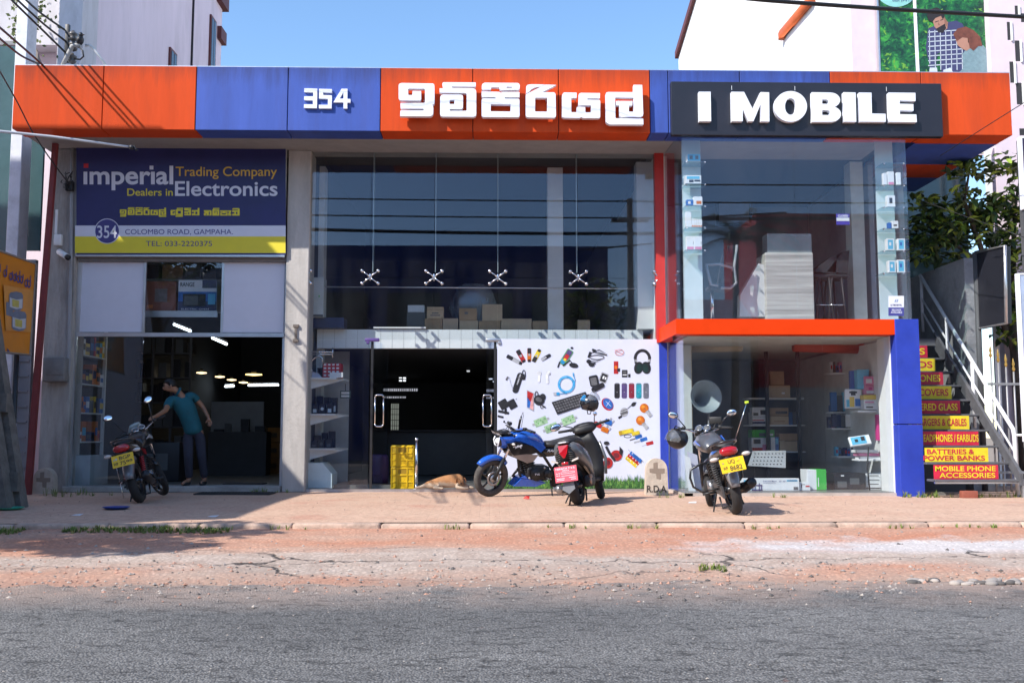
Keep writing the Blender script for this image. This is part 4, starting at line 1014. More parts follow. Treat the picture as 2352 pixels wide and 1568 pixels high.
m = MB(alu); m.box(6.6, 14.76, .21, 7.9, 14.80, .25); m.build('nosing', stc)
m = MB(alu); m.box(7.9, 14.75, 0, 7.95, 14.8, .25); m.build('leg', stc)
for k in range(9): pass
m = MB(dark2); m.box(6.6, 16.4, -.05, 7.84, 16.45, 1.2); m.build('stair_backing', stc)
hrail = thing('handrail', (7.95, 15, 0), 'white painted pipe handrail climbing beside the lettered stairs', 'handrail')
rail_m = M('rail_white', (.70, .70, .72), .45, var=.08, grime=.2, gcol=(.4, .35, .3))
XR = 7.95
def rp(px_, py_):
    Y = XR * 2287 / (px_ - 1126); return Vector((XR, Y, .92 + (1000 - py_) / 2287 * Y))
def d7(x, y): return rp(1894.9 + x * .4395, 516.8 + y * .4395)
m = MB(rail_m); m.tube([d7(540, 250), d7(790, 690), d7(895, 880), d7(985, 1035), d7(1003, 1065), d7(1008, 1100), d7(1012, 1440)], .032, 10); m.build('top_rail', hrail)
m = MB(rail_m); m.tube([d7(545, 375), d7(1005, 1185)], .018, 8); m.build('middle_rail', hrail)
m = MB(rail_m); m.tube([d7(548, 450), d7(1008, 1312)], .018, 8); m.build('lower_rail', hrail)
for a, t0, t1 in ((545, 258, 552), (672, 480, 826), (800, 705, 1060)):
    m = MB(rail_m); q0 = d7(a, t0); q1 = d7(a, t1); m.cyl((XR, q0.y, q0.z), (XR, q0.y, q1.z), .027); m.build('post', hrail)
m = MB(rail_m)
for t in (1097, 1331): q = d7(1008, t); m.cyl(q, q + Vector((.6, 0, 0)), .018)
m.build('stub_rail', hrail)
bw = MB(M('block_wall', (.30, .30, .31), .9, var=.25, scale=2.5, bump=.5, bscale=14, grime=.6, gcol=(.10, .10, .10)))
bw.box(8.12, 16.7, 0, 8.32, 19.5, 3.95); bw.build('concrete_wall', label='rough grey concrete block wall behind the stairs', cat='wall')
sb = thing('sign_board', (8.5, 16.3, 2.4), 'black hanging sign board in a silver frame beside the tree', 'sign')
q = [P(2240, 580, 16.7), P(2308, 565, 15.9), P(2311, 742, 15.9), P(2246, 755, 16.7)]
m = MB(M('board_black', (.012, .013, .02), .5, var=.2)); th = Vector((.12, .05, 0)); m.add([*q, *[p + th for p in q]], [(0, 1, 2, 3), (7, 6, 5, 4), (0, 4, 5, 1), (1, 5, 6, 2), (2, 6, 7, 3), (3, 7, 4, 0)]); m.build('panel', sb)
m = MB(alu); m.tube([q[0], q[1], q[2], q[3], q[0]], .028, 6); m.build('frame', sb)
m = MB(M('post_dark', (.08, .08, .085), .6)); m.cyl((q[3].x, 16.7, 0), (q[0].x, 16.7, q[0].z), .05); m.build('post', sb)
fn = thing('iron_fence', (9, 16.4, 0), 'iron picket fence with gilded spear tips at the right edge', 'fence')
pick = M('picket_silver', (.30, .30, .31), .5, metal=.5, var=.15); gold = M('gilt', (.65, .42, .12), .4, metal=.8)
xx = 8.3
k = 0
while xx < 10.4:
    h = 2.2 - .15 * (k % 5) * .5
    m = MB(pick); m.cyl((xx, 16.3, 0), (xx, 16.3, h), .016, n=8); o = m.build('picket', fn)
    m = MB(gold); m.lathe([(.006, 0), (.03, .04), (.012, .09), (.026, .12), (.002, .22)], 8, Matrix.Translation((xx, 16.3, h))); m.build('spear_tip', o)
    xx += .125; k += 1
for z in (.3, 1.75): m = MB(pick); m.box(8.2, 16.28, z, 10.5, 16.32, z + .04); m.build('rail', fn)
pyl = thing('pylon_sign', P(2352, 1000, 14.3), 'white framed pylon sign cut off at the right edge', 'sign')
for nm, t0, t1, mat in (('upper_panel', 310, 470, M('panel_purple', (.03, .02, .06), .4)), ('lower_panel', 627, 1010, M('panel_pale', (.35, .42, .55), .4))):
    m = MB(mat); Y = 14.3; tm = (t0 + t1) / 2; m.box(PX(2351, Y, tm), Y, PZ(t1, Y), PX(2445, Y, tm), Y + .07, PZ(t0, Y)); o = m.build(nm, pyl)
    m = MB(letter_w); m.box(PX(2346, Y, tm), Y - .01, PZ(t1 + 4, Y), PX(2351, Y, tm) - .003, Y + .08, PZ(t0 - 4, Y)); m.box(PX(2351, Y, tm) - .003, Y - .01, PZ(t0 - .4, Y), PX(2445, Y, tm), Y + .08, PZ(t0 - 4, Y)); m.build('frame', o)
m = MB(M('post_dark', (.08, .08, .085), .6)); m.box(PX(2380, 14.3), 14.35, 0, PX(2400, 14.3), 14.45, PZ(310, 14.3)); m.build('post', pyl)
tx, ty = 9.9, 18.2
cl = []
def clump(px_, py_, Y, r, w_=1): p = P(px_, py_, Y); cl.append((p, (r, r * .8, r * .7), w_))
for a in ((2230, 370, 16.9, .30, .5), (2205, 392, 16.8, .28, .4), (2265, 395, 17, .3, .5), (2300, 380, 17, .35, .4), (2215, 455, 17.2, .35, .6), (2120, 480, 17.6, .45, 1.0), (2150, 530, 17.5, .55, 1.6), (2200, 520, 17.6, .6, 1.8), (2250, 480, 17.6, .5, 1.2), (2290, 520, 17.6, .6, 2), (2330, 470, 17.6, .5, 1.6), (2335, 580, 17.7, .6, 2), (2110, 575, 17.6, .4, 1), (2180, 590, 17.9, .5, 1), (2330, 690, 17.8, .5, 1.4), (2345, 400, 17.4, .3, .7), (2330, 770, 18, .4, .6)): clump(*a)
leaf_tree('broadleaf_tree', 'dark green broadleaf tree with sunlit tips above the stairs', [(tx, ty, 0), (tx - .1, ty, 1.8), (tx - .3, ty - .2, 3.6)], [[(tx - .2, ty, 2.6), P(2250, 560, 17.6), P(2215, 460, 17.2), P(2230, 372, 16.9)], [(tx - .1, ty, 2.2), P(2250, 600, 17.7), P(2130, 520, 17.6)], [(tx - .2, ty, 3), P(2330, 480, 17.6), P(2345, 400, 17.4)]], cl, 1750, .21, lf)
# unseen tree added at the left to throw shade on the dirt strip
cl = []
for a in ((-9.2, 6.4, 5.0, 1.0), (-8.3, 6.6, 5.6, .9), (-10, 6.0, 6.0, 1.1), (-7.6, 6.2, 4.6, .7)): cl.append((Vector(a[:3]), (a[3], a[3] * .8, a[3] * .6), 1))
leaf_tree('added_shade_tree', 'unseen tree added further left to shade the dirt strip', [(-9.2, 6.9, -.2), (-9.2, 6.8, 2.2), (-9, 6.5, 4.4)], [[(-9.2, 6.8, 2.6), (-8.2, 6.5, 5)], [(-9.2, 6.8, 3), (-10, 6.2, 5.6)]], cl, 1100, .26, lf)

# ------------------------------------------------------------ left foreground and wall fittings
ob = thing('advertising_board', P(20, 815, 14.6), 'orange advertising board with two paint cans at the left edge', 'sign')
qa = [P(-45, 560, 13.9), P(82, 606, 15.25), P(68, 815, 15.25), P(-45, 804, 13.9)]
def bil(u, v, w=0.0):                         # u, v in 0..1 on the slanted board
    n = (qa[1] - qa[0]).cross(qa[3] - qa[0]).normalized()
    if n.y > 0: n = -n
    return qa[0] * (1 - u) * (1 - v) + qa[1] * u * (1 - v) + qa[2] * u * v + qa[3] * (1 - u) * v + n * w
def bu(px_, py_):                             # photograph pixel -> board (u, v), approximately
    u = (px_ + 45) / 127.0; top = 560 + 46 * u; bot = 804 + 11 * u; x1 = 82 - 14 * (py_ - top) / (bot - top); u = (px_ + 45) / (x1 + 45)
    return u, (py_ - top) / (bot - top)
m = MB(M('board_orange', (.60, .20, .008), .5, var=.12, scale=2)); m.add([bil(*p, w) for w in (-.05, 0) for p in ((0, 0), (1, 0), (1, 1), (0, 1))], [(0, 1, 2, 3), (4, 5, 6, 7), (0, 1, 5, 4), (1, 2, 6, 5), (2, 3, 7, 6), (3, 0, 4, 7)])
def oflat(mat, pts, w): m.use(mat); m.flat([bu(*p) for p in pts], lambda u, v: bil(u, v, w))
def oz(x, y): return (x * .16456, 574.2 + y * .16456)
org2 = M('board_orange_pale', (.62, .26, .05), .5)
oflat(org2, [oz(30, 480), oz(470, 560), oz(430, 1140), oz(60, 1120)], .003)
cang = M('can_grey', (.16, .18, .24), .4, var=.15, scale=8); cany = M('can_label', (.50, .42, .10), .5, var=.2, scale=10); canw = M('can_pale', (.5, .5, .55), .5)
for (cx, cy, s_) in ((205, 640, 1), (250, 910, 1.05), (110, 800, .8)):
    if s_ < 1: oflat(cang, [oz(cx + dx, cy + dy) for dx, dy in ((-45, -80), (50, -80), (50, 130), (-45, 100))], .005); continue
    oflat(cang, [oz(cx + dx * s_, cy + dy * s_) for dx, dy in ((-100, -20), (-80, -55), (0, -68), (80, -50), (102, -10), (95, 160), (60, 195), (-10, 205), (-80, 185), (-102, 150))], .006)
    oflat(canw, [oz(cx + dx * s_, cy + dy * s_) for dx, dy in ((-92, 15), (0, 45), (92, 35), (86, 165), (0, 178), (-92, 145))], .008)
    oflat(cany, [oz(cx + dx * s_, cy + dy * s_) for dx, dy in ((-60, 40), (40, 60), (36, 155), (-58, 140))], .010)
    oflat(cang, [oz(cx + p[0] * s_, cy - 8 + p[1] * s_) for p in circ(0, 0, 78, 20, 38)], .010)
oflat(s_ink, [oz(80, 1360), oz(125, 1420), oz(85, 1420)], .004)
m.use(s_ink)
def og(loops): m.shape([[bu(*oz(x, y)) for x, y in l] for l in loops], lambda u, v, w: bil(u, v, .006))
for k, (x0, y0) in enumerate(((-60, 190), (30, 245), (110, 290), (165, 305), (215, 325), (262, 335), (330, 385), (372, 395))):
    og([circ(x0 + 22, y0 + 75, 24, 16, 55), circ(x0 + 22, y0 + 72, 13, 14, 36)]); og([[(x0 + 40, y0 - 40 * (k % 3 == 1)), (x0 + 50, y0 - 40 * (k % 3 == 1)), (x0 + 46, y0 + 110), (x0 + 36, y0 + 110)]])
m.build('printed_panel', ob)
m = MB(M('board_frame', (.25, .2, .17), .6)); m.tube([bil(0, 0), bil(1, 0), bil(1, 1), bil(0, 1)], .022, 6); m.build('frame', ob)
m = MB(black); q = P(38, 815, 15.1); m.cyl((q.x, 15.1, 0), (q.x, 15.1, q.z), .04); m.build('post', ob)
up = thing('utility_pole', P(20, 1160, 12.9), 'leaning concrete utility pole with twin tapering legs at the left edge', 'utility pole')
pc = M('pole_concrete', (.13, .12, .11), .95, var=.35, scale=5, bump=.7, bscale=25, grime=.5, gcol=(.05, .045, .04))
m = MB(pc); Yp = 12.9
A = [P(6, 1168, Yp), P(-62, 690, Yp)]; B = [P(45, 1160, Yp + .25), P(-22, 690, Yp + .25)]
def beam(mb, p, q, w0, d0, w1, d1):
    vs = []
    for c, w_, d_ in ((p, w0, d0), (q, w1, d1)): vs += [c + Vector((sx * w_ / 2, sy * d_ / 2, 0)) for sx, sy in ((-1, -1), (1, -1), (1, 1), (-1, 1))]
    mb.add(vs, [(0, 1, 2, 3), (7, 6, 5, 4), (0, 4, 5, 1), (1, 5, 6, 2), (2, 6, 7, 3), (3, 7, 4, 0)])
ext = lambda L_: L_[0] + (L_[1] - L_[0]) * 2.6
beam(m, A[0] - Vector((0, 0, .1)), ext(A), .26, .22, .12, .12); m.build('leg', up)
m = MB(pc); beam(m, B[0] - Vector((0, 0, .1)), ext(B), .17, .2, .09, .1); m.build('leg', up)
for s_ in (.12, .5, 1.0, 1.6, 2.2):
    m = MB(pc); p = A[0] + (A[1] - A[0]) * s_; q = B[0] + (B[1] - B[0]) * s_; beam(m, p - Vector((0, 0, .0)) + (q - p) * .5 - Vector((0, 0, .12)), p + (q - p) * .5 + Vector((0, 0, .12)), .3, .1, .3, .1); m.build('web', up)
stone_m = M('milestone', (.50, .42, .34), .9, var=.2, scale=5, bump=.4, bscale=30, grime=.45, gcol=(.22, .17, .13)); ink_m = M('carved_dark', (.05, .04, .035), .9)
def milestone(px0, px1, top, bot, Y, label, letters):
    a, b_ = P(px0, bot, Y), P(px1, bot, Y); zt_ = PZ(top, Y); w_ = b_.x - a.x; cx = (a.x + b_.x) / 2; z0 = -.05; zs = zt_ - w_ * .5
    t = thing('boundary_stone', (cx, Y, 0), label, 'boundary stone')
    prof = [(cx - w_ / 2, z0), (cx + w_ / 2, z0), (cx + w_ * .46, zs)] + [(cx + w_ * .46 * cos(radians(d)), zs + w_ * .5 * sin(radians(d))) for d in range(15, 180, 15)] + [(cx - w_ * .46, zs)]
    m = MB(stone_m); m.prism(prof, Y, Y + .16, lambda u, v, w: Vector((u, w, v))); o = m.build('slab', t)
    s_ = w_ / 54.0; fx = lambda u, v, w=0: Vector((cx + u * s_, Y - .004 - w, zs + v * s_))
    m = MB(M('carved_shade', (.26, .20, .155), .95)); m.add([], [])
    m.shape([[(-8, 16), (2, 18), (2, 3), (18, 3), (18, -7), (9, -8), (9, -22), (-1, -20), (-2, -8), (-17, -6), (-17, 3), (-8, 3)]], lambda u, v, w: fx(u, v, 0)); m.build('carved_cross', o)
    if letters:
        m = MB(ink_m); m.text('R.D.A', lambda u, v, w: fx(u, v, 0), (-24, -52, 22, -36), .02); m.build('lettering', o)
    return t
milestone(1483, 1536, 1052, 1137, 15.6, 'pale stone marked R.D.A with carved cross beside the blue post', True)
milestone(73, 123, 1074, 1131, 16.05, 'mossy boundary stone with carved cross at the foot of the left column', False)
# wall fittings
mx_ = thing('meter_box', P(123, 876, YW - .2), 'old grey electricity meter box on the left concrete column', 'meter box')
gm2 = M('meter_grey', (.20, .19, .185), .7, var=.2, grime=.3)
m = MB(gm2); a, b_ = P(96, 876, YW - .3), P(150, 820, YW - .3); m.bbox(((a.x + b_.x) / 2, YW - .21, (a.z + b_.z) / 2), (b_.x - a.x, .2, b_.z - a.z), .02); m.build('case', mx_)
m = MB(gm2); m.bbox(((a.x + b_.x) / 2 + .02, YW - .315, (a.z + b_.z) / 2 + .03), ((b_.x - a.x) * .8, .015, (b_.z - a.z) * .6), .006); m.build('lid', mx_)
cc = thing('security_camera', P(146, 590, YW - .3), 'white bullet security camera under a white junction box on the left column', 'camera')
m = MB(white); a, b_ = P(127, 565, YW - .1), P(145, 540, YW - .1); m.bbox(((a.x + b_.x) / 2, YW - .13, (a.z + b_.z) / 2), (b_.x - a.x, .09, b_.z - a.z), .01); m.build('junction_box', cc)
m = MB(white); m.cyl(P(136, 578, YW - .16), P(154, 590, YW - .32), .05, .05); m.build('barrel', cc)
m = MB(black); m.cyl(P(153.6, 589.7, YW - .318), P(157, 592, YW - .35), .045, .045); m.build('lens', cc)
m = MB(white); q = P(129, 540, YW - .1); m.box(q.x - .02, YW - .125, PZ(545, YW), q.x + .02, YW - .1, PZ(490, YW)); m.build('cable_duct', cc)
m = MB(M('conduit_grey', (.30, .30, .31), .6)); m.tube([P(166, 320, YW - .13), P(164, 560, YW - .13), P(158, 840, YW - .13), P(152, 880, YW - .13)], .03, 8); m.build('conduit_pipe', label='grey conduit pipe running down the left column', cat='pipe')
ib = MB(M('bracket_iron', (.18, .15, .13), .7, metal=.4)); q = P(682, 768, YW - .1)
ib.box(q.x - .035, YW - .13, PZ(750, YW), q.x - .0, YW - .1, PZ(786, YW)); ib.box(q.x - .06, YW - .14, PZ(754, YW), q.x + .03, YW - .1, PZ(748, YW)); ib.box(q.x - .06, YW - .14, PZ(787, YW), q.x + .03, YW - .1, PZ(781, YW))
ib.build('iron_bracket', label='small rusty iron bracket on the pale concrete column', cat='bracket')
jw = MB(black)
for k in range(14):
    p = P(R.uniform(140, 172), R.uniform(392, 440), YW - .2); q = P(R.uniform(140, 172), R.uniform(392, 440), YW - .25); jw.tube([p, (p + q) / 2 + Vector((0, -.05, -.03)), q], .008, 5)
jw.bbox(P(160, 428, YW - .18), (.12, .1, .16), .01); jw.build('cable_junction', label='tangle of black cable ends beside the company sign', cat='cables')
# service bracket on the roof with insulators, and the crow
Yk = YF + .2
sbk = thing('service_bracket', P(154, 148, Yk), 'black iron service bracket with insulators on the roof edge', 'bracket')
m = MB(black); m.bbox((P(154, 110, Yk).x, Yk, (PZ(66, Yk) + PZ(152, Yk)) / 2), (.06, .06, PZ(66, Yk) - PZ(152, Yk)), .004); m.build('post', sbk)
for (a, b_) in ((168, 82), (169, 105), (166, 134)):
    m = MB(M('insulator', (.10, .09, .085), .3)); p = P(a, b_, Yk); m.lathe([(.01, -.10), (.05, -.08), (.07, -.05), (.04, -.03), (.07, 0), (.075, .03), (.035, .05), (.02, .08)], 12, Matrix.Translation(p)); m.cyl(P(154, b_, Yk), p, .012); m.build('insulator', sbk)
m = MB(M('pipe_grey', (.35, .34, .33), .6)); m.tube([P(144, 150, Yk - .1), P(158, 122, Yk - .1), P(166, 106, Yk - .1), P(174, 104, Yk - .1), P(184, 106, Yk - .1)], .035, 8); m.build('entry_pipe', sbk)
m = MB(black); m.tube([P(180, 107, Yk - .1), P(190, 117, Yk - .15), P(192, 130, Yk - .15), P(184, 137, Yk - .1), P(172, 136, Yk)], .014, 6); m.build('drip_loop', sbk)
m = MB(M('pipe_pale', (.62, .62, .62), .5)); m.tube([P(196, 105, Yk), P(205, 104, Yk), P(212, 109, Yk), P(245, 152, Yk)], .02, 6); m.build('stay_rod', sbk)
cw = thing('crow', P(184, 104, Yk - .1), 'black crow perched on the service bracket pipe', 'bird')
m = MB(M('feather_black', (.008, .008, .012), .5)); q = P(184, 92, Yk - .1)
m.ell(q + Vector((0, 0, -.01)), (.055, .075, .075), 16, 10, Matrix.Rotation(.3, 3, 'Y')); m.ell(q + Vector((.015, -.01, .075)), (.036, .042, .042), 14, 8)
m.loft([[q + Vector((-.02 + dx * s_, dy * s_, dz)) for dx, dy in ((-.03, 0), (0, -.035), (.03, 0), (0, .035))] for s_, dz in ((1, -.03), (.9, -.09), (.5, -.13))]); m.build('body', cw)
m = MB(M('beak', (.05, .03, .03), .4)); m.cyl(q + Vector((.045, -.02, .078)), q + Vector((.085, -.03, .072)), .014, .002, 8); m.build('beak', cw)
m = MB(black); m.cyl(q + Vector((-.03, 0, -.07)), q + Vector((-.035, 0, -.13)), .005); m.cyl(q + Vector((.03, 0, -.07)), q + Vector((.035, 0, -.13)), .005); m.build('legs', cw)
la = thing('lamp_arm', P(0, 302, 12.6), 'pale metal lamp arm jutting in from the left edge below the fascia', 'pole')
m = MB(M('arm_pale', (.55, .56, .60), .4, var=.08)); m.tube([P(-60, 297, 12.4), P(0, 302, 12.6), P(120, 314, 12.8), P(300, 338, 13.0)], [.02, .02, .018, .015], 8); m.build('arm', la)
m = MB(black); m.cyl(P(298, 337.6, 13), P(306, 340, 13), .03); m.tube([P(306, 340, 13), P(317, 345, 13)], .01, 5); m.tube([P(308, 334, 13), P(312, 347, 13)], .008, 5); m.build('clamp', la)
# cables
cab = M('cable_black', (.012, .012, .013), .5, var=0)
def cable(pts, r, label, name='power_cable'):
    P3 = [Vector(p) for p in pts]; out = []
    for a, b_ in zip(P3, P3[1:]):
        for k in range(8): out.append(a + (b_ - a) * (k / 8))
    out.append(P3[-1]); sm = out[:]
    for _ in range(6): sm = [sm[0]] + [(sm[i - 1] + sm[i] * 2 + sm[i + 1]) / 4 for i in range(1, len(sm) - 1)] + [sm[-1]]
    m = MB(cab); m.tube(sm, r, 6); return m.build(name, label=label, cat='cable')
Yc = 13.6
def far(px_, py_, Y): return P(px_, py_, Y)
cable([far(-300, -330, 9), far(25.6, 0, 14.4), far(90, 62, 15.0), far(153, 124, Yk)], .016, 'lowest cable of the three reaching the roof bracket')
cable([far(-300, -330, 9.2), far(39, 0, 14.4), far(100, 56, 15.0), far(153, 97, Yk)], .016, 'middle cable of the three reaching the roof bracket')
cable([far(-200, -250, 9.6), far(59, 0, 14.4), far(92, 30, 14.9), far(150, 70, Yk)], .016, 'uppermost cable of the three reaching the roof bracket')
cable([far(-120, -40, 10), far(0, 64, 13), far(97, 148, 15.2), far(110, 165, YF + .4)], .016, 'black cable passing behind the top left corner of the fascia')
cable([far(-120, -20, 10), far(0, 90, 13), far(49, 130, 14.8), far(100, 152, YF + .3)], .016, 'sagging black cable just over the top left corner of the fascia')
cable([far(-60, 60, 11), far(0, 165, 13.2), far(40, 235, 14.2), far(72, 300, 15), far(110, 358, 15.9), far(160, 425, 16.3)], .010, 'thin cable slanting down past the left end of the fascia to the junction')
cable([far(1600, -18, 9.6), far(1735, 0, 9.8), far(2050, 22, 10.2), far(2400, 42, 10.5)], .022, 'thick twisted cable crossing the billboard at the top right')
cable([far(2160, 358, 15.2), far(2250, 300, 14), far(2352, 236, 12.6), far(2420, 196, 12)], .006, 'thin wire rising to the right in front of the canopy')
cable([far(2100, 455, 16), far(2352, 545, 14)], .006, 'thin wire slanting down through the tree at the right')
# wires over the street: mirrored in the glass, one shadowed on the fascia
def span(z0, z1, y, sag, r, label):
    cable([(-30, y, z0), (-15, y, (z0 * .75 + z1 * .25) - sag * .75), (0, y, (z0 + z1) / 2 - sag), (15, y, (z0 * .25 + z1 * .75) - sag * .75), (30, y, z1)], r, label)
span(10.2, 10.0, -4, .3, .03, 'upper street wire mirrored in the glass front')
span(9.6, 9.4, -4.2, .3, .03, 'second street wire mirrored in the glass front')
span(12.6, 12.2, -4.1, .3, .03, 'highest street wire mirrored in the jutting bay')
span(9.7, 9.3, -4.4, .9, .07, 'thick sagging telephone cable mirrored in the glass front')
# ------------------------------------------------------------ the other side of the street (seen mirrored in the glass)
op = thing('blue_building', (-2, -13, 0), 'dark blue shop block across the street mirrored in the glass', 'building')
m = MB(M('opposite_blue', (.05, .065, .22), .6, var=.2)); m.box(-9, -18, -.2, 5.4, -12, 9.6); m.build('wall', op)
m = MB(M('opposite_pale', (.34, .33, .38), .7)); m.box(-5, -11.95, 2.2, 5.4, -11.9, 4.2); m.build('sign_band', op)
m = MB(black); f = lambda u, v, w: Vector((u, -11.88, v)); m.text('SMART CREDIT', lambda u, v, w: Vector((4.2 - u, -11.88, v)), (0, 2.5, 3.2, 3.0), .01); m.build('lettering', op)
for k in range(4): m = MB(wgl); m.box(-8 + k * 3.3, -11.96, 5.2, -5.6 + k * 3.3, -11.9, 7.4); m.build('window', op)
op = thing('red_building', (14, -13, 0), 'dark red shop building across the street mirrored in the bay', 'building')
m = MB(M('opposite_red', (.55, .03, .03), .6, var=.2)); m.box(11.6, -18, 3.0, 20, -12, 10.6); m.build('upper_wall', op)
m = MB(M('opposite_grey', (.30, .30, .31), .7, var=.2)); m.box(11.6, -18, -.2, 20, -12.02, 2.99); m.build('lower_wall', op)
op = thing('white_shop', (8.5, -13, 0), 'pale shop with pitched tin roof across the street mirrored in the bay', 'building')
m = MB(M('opposite_white', (.55, .55, .55), .7, var=.12)); m.box(5.6, -17, -.2, 11.4, -12.5, 5.5); m.build('wall', op)
m = MB(M('tin_roof', (.40, .40, .42), .5, var=.2)); m.add([(5.4, -11.8, 5.5), (11.6, -11.8, 5.5), (11.6, -15, 7.2), (5.4, -15, 7.2), (5.4, -17.2, 5.5), (11.6, -17.2, 5.5)], [(0, 1, 2, 3), (3, 2, 5, 4), (0, 3, 4), (1, 5, 2)]); m.build('roof', op)
m = MB(wgl); m.box(6.6, -12.52, 0, 8.6, -12.45, 2.6); m.build('door', op)
op = thing('grey_building', (-16, -13, 0), 'grey three storey building across the street on the left', 'building')
m = MB(M('opposite_grey2', (.28, .28, .30), .7, var=.2)); m.box(-26, -18, -.2, -9.3, -12.4, 8.6); m.build('wall', op)
for k in range(4): m = MB(wgl); m.box(-24 + k * 3.6, -12.42, 3.4, -21.6 + k * 3.6, -12.35, 5.4); m.build('window', op)
m = MB(M('far_road', (.22, .17, .14), .95)); m.add([(-120, -40, -.19), (120, -40, -.19), (120, -3.4, -.19), (-120, -3.4, -.19)], [(0, 1, 2, 3)]); m.build('far_pavement', kind='structure', label='dusty ground on the far side of the street', cat='ground')
m = MB(M('far_pole', (.10, .09, .08), .9)); m.cyl((5.3, -4, -.2), (5.3, -4, 9.9), .16, .10, 10); m.box(4.6, -4.05, 9.0, 6.0, -3.95, 9.12); m.build('street_pole', label='dark street pole mirrored in the right of the glass front', cat='utility pole')
pt = thing('coconut_palm', (10.2, -10, 0), 'coconut palm across the street mirrored in the bay', 'palm')
m = MB(M('palm_bark', (.14, .12, .10), .9, var=.2)); m.tube([(10, -10, -.2), (10.1, -10, 4), (10.2, -10, 9)], [.2, .15, .12], 9); m.build('trunk', pt)
m = MB(lf[0]); c = Vector((10.2, -10, 9.1))
for k in range(16):
    a = 2 * pi * k / 16 + R.uniform(-.1, .1); el = R.uniform(.1, 1.1); prev = c.copy(); d = Vector((cos(a) * cos(el), sin(a) * cos(el), sin(el)))
    for j in range(10):
        nx = prev + d * .3; d = (d + Vector((0, 0, -.14))).normalized(); u = d.cross(Vector((0, 0, 1))).normalized(); w_ = .5 * (1 - j / 11)
        for s_ in (-1, 1):
            for q in (0, .25, .5, .75): b_ = prev + (nx - prev) * q; m.add([b_, b_ + d * .05, b_ + u * s_ * w_ + d * .16 + Vector((0, 0, -.2 - .1 * R.random()))], [(0, 1, 2)])
        prev = nx
m.build('crown', pt, recalc=False)
leaf_tree('street_tree', 'leafy tree across the street mirrored beside the street pole', [(4.2, -8, -.2), (4.2, -8, 3), (4.2, -8, 5)], [[(4.2, -8, 3), (5, -8, 6)]], [(Vector((4.4, -8, 5.6)), (1.6, 1.3, 1.9), 1), (Vector((5.2, -8, 4)), (1.2, 1, 1.4), .6)], 900, .35, lf)
# ------------------------------------------------------------ inside the shops
kraft = M('cardboard', (.30, .20, .115), .8, var=.15, scale=6); kraft2 = M('cardboard_pale', (.42, .32, .21), .8, var=.12, scale=6)
pw = M('pack_white', (.68, .70, .72), .45, var=.06); pb = M('pack_black', (.02, .02, .024), .45, var=.1); pg = M('pack_grey', (.10, .105, .11), .5, var=.1)
pbl = M('pack_blue', (.03, .14, .42), .45, var=.15); pcy = M('pack_cyan', (.10, .42, .62), .45, var=.1); pr = M('pack_red', (.45, .02, .03), .45, var=.1); ppk = M('pack_pink', (.62, .22, .36), .45, var=.1)
py = M('pack_yellow', (.70, .50, .08), .45, var=.1); pgr = M('pack_green', (.05, .42, .06), .45, var=.08); pmg = M('pack_magenta', (.55, .04, .22), .45, var=.1); por = M('pack_orange', (.55, .16, .04), .45, var=.12); pnv = M('pack_navy', (.02, .03, .10), .45, var=.1)
shelf_w = M('shelf_white', (.66, .68, .69), .5, var=.05)
def carton(px0, py0, px1, py1, Y, mat, label, name='carton', cat='box', group=None, depth=None, prints=(), zb=None, text=None, rot=None):
    """a packed box whose front face fills that rectangle of the photograph at distance Y; prints: (mat, u0, v0, u1, v1) in 0..1 of the face"""
    a, b_ = P(px0, py1, Y), P(px1, py0, Y)
    z0 = a.z if zb is None else zb
    w_, h = b_.x - a.x, max(.03, b_.z - z0); d = depth or min(.35, max(.06, w_ * .7))
    m = MB(mat); m.bbox(((a.x + b_.x) / 2, Y + d / 2, z0 + h / 2), (w_, d, h), .004, seg=1, smooth=False)
    for k, (pm, u0, v0, u1, v1) in enumerate(prints):
        m.use(pm); yy = Y - .0015 - .001 * k; x0, x1 = a.x + .004 + (w_ - .008) * u0, a.x + .004 + (w_ - .008) * u1; q0, q1 = z0 + .004 + (h - .008) * v0, z0 + .004 + (h - .008) * v1
        m.add([(x0, yy, q0), (x1, yy, q0), (x1, yy, q1), (x0, yy, q1)], [(0, 1, 2, 3)])
    for (tm, s_, u0, v0, u1, v1, bo) in (text or ()):
        m.use(tm); m.text(s_, lambda u, v, w: Vector((u, Y - .008, v)), (a.x + w_ * u0, z0 + h * v0, a.x + w_ * u1, z0 + h * v1), bo)
    return m.build(name, label=label, cat=cat, group=group)
def shelf(name, label, boards, mat=None, posts=(), cat='shelf'):
    """boards: (x0, y0, x1, y1, ztop); posts: (x, y, z0, z1, w)"""
    x = sum(b[0] + b[2] for b in boards) / len(boards) / 2; y = min(b[1] for b in boards)
    t = thing(name, (x, y, 0), label, cat)
    for b in boards: m = MB(mat or shelf_w); m.bbox(((b[0] + b[2]) / 2, (b[1] + b[3]) / 2, b[4] - .012), (b[2] - b[0], b[3] - b[1], .024), .003, seg=1, smooth=False); m.build('shelf_board', t)
    for p in posts: m = MB(mat or shelf_w); m.box(p[0] - p[4] / 2, p[1] - p[4] / 2, p[2], p[0] + p[4] / 2, p[1] + p[4] / 2, p[3]); m.build('post', t)
    return t
def tubelight(name, p, q, r, label, mat=None, body=True):
    p, q = Vector(p), Vector(q)
    t = thing(name, (p + q) / 2, label, 'lamp')
    m = MB(mat or tubeglow); m.cyl(p, q, r, n=8); m.build('tube', t)
    if body: m = MB(white); m.cyl(p + Vector((0, 0, r * 2)), q + Vector((0, 0, r * 2)), r * .9, n=6); m.build('batten', t)
    return t
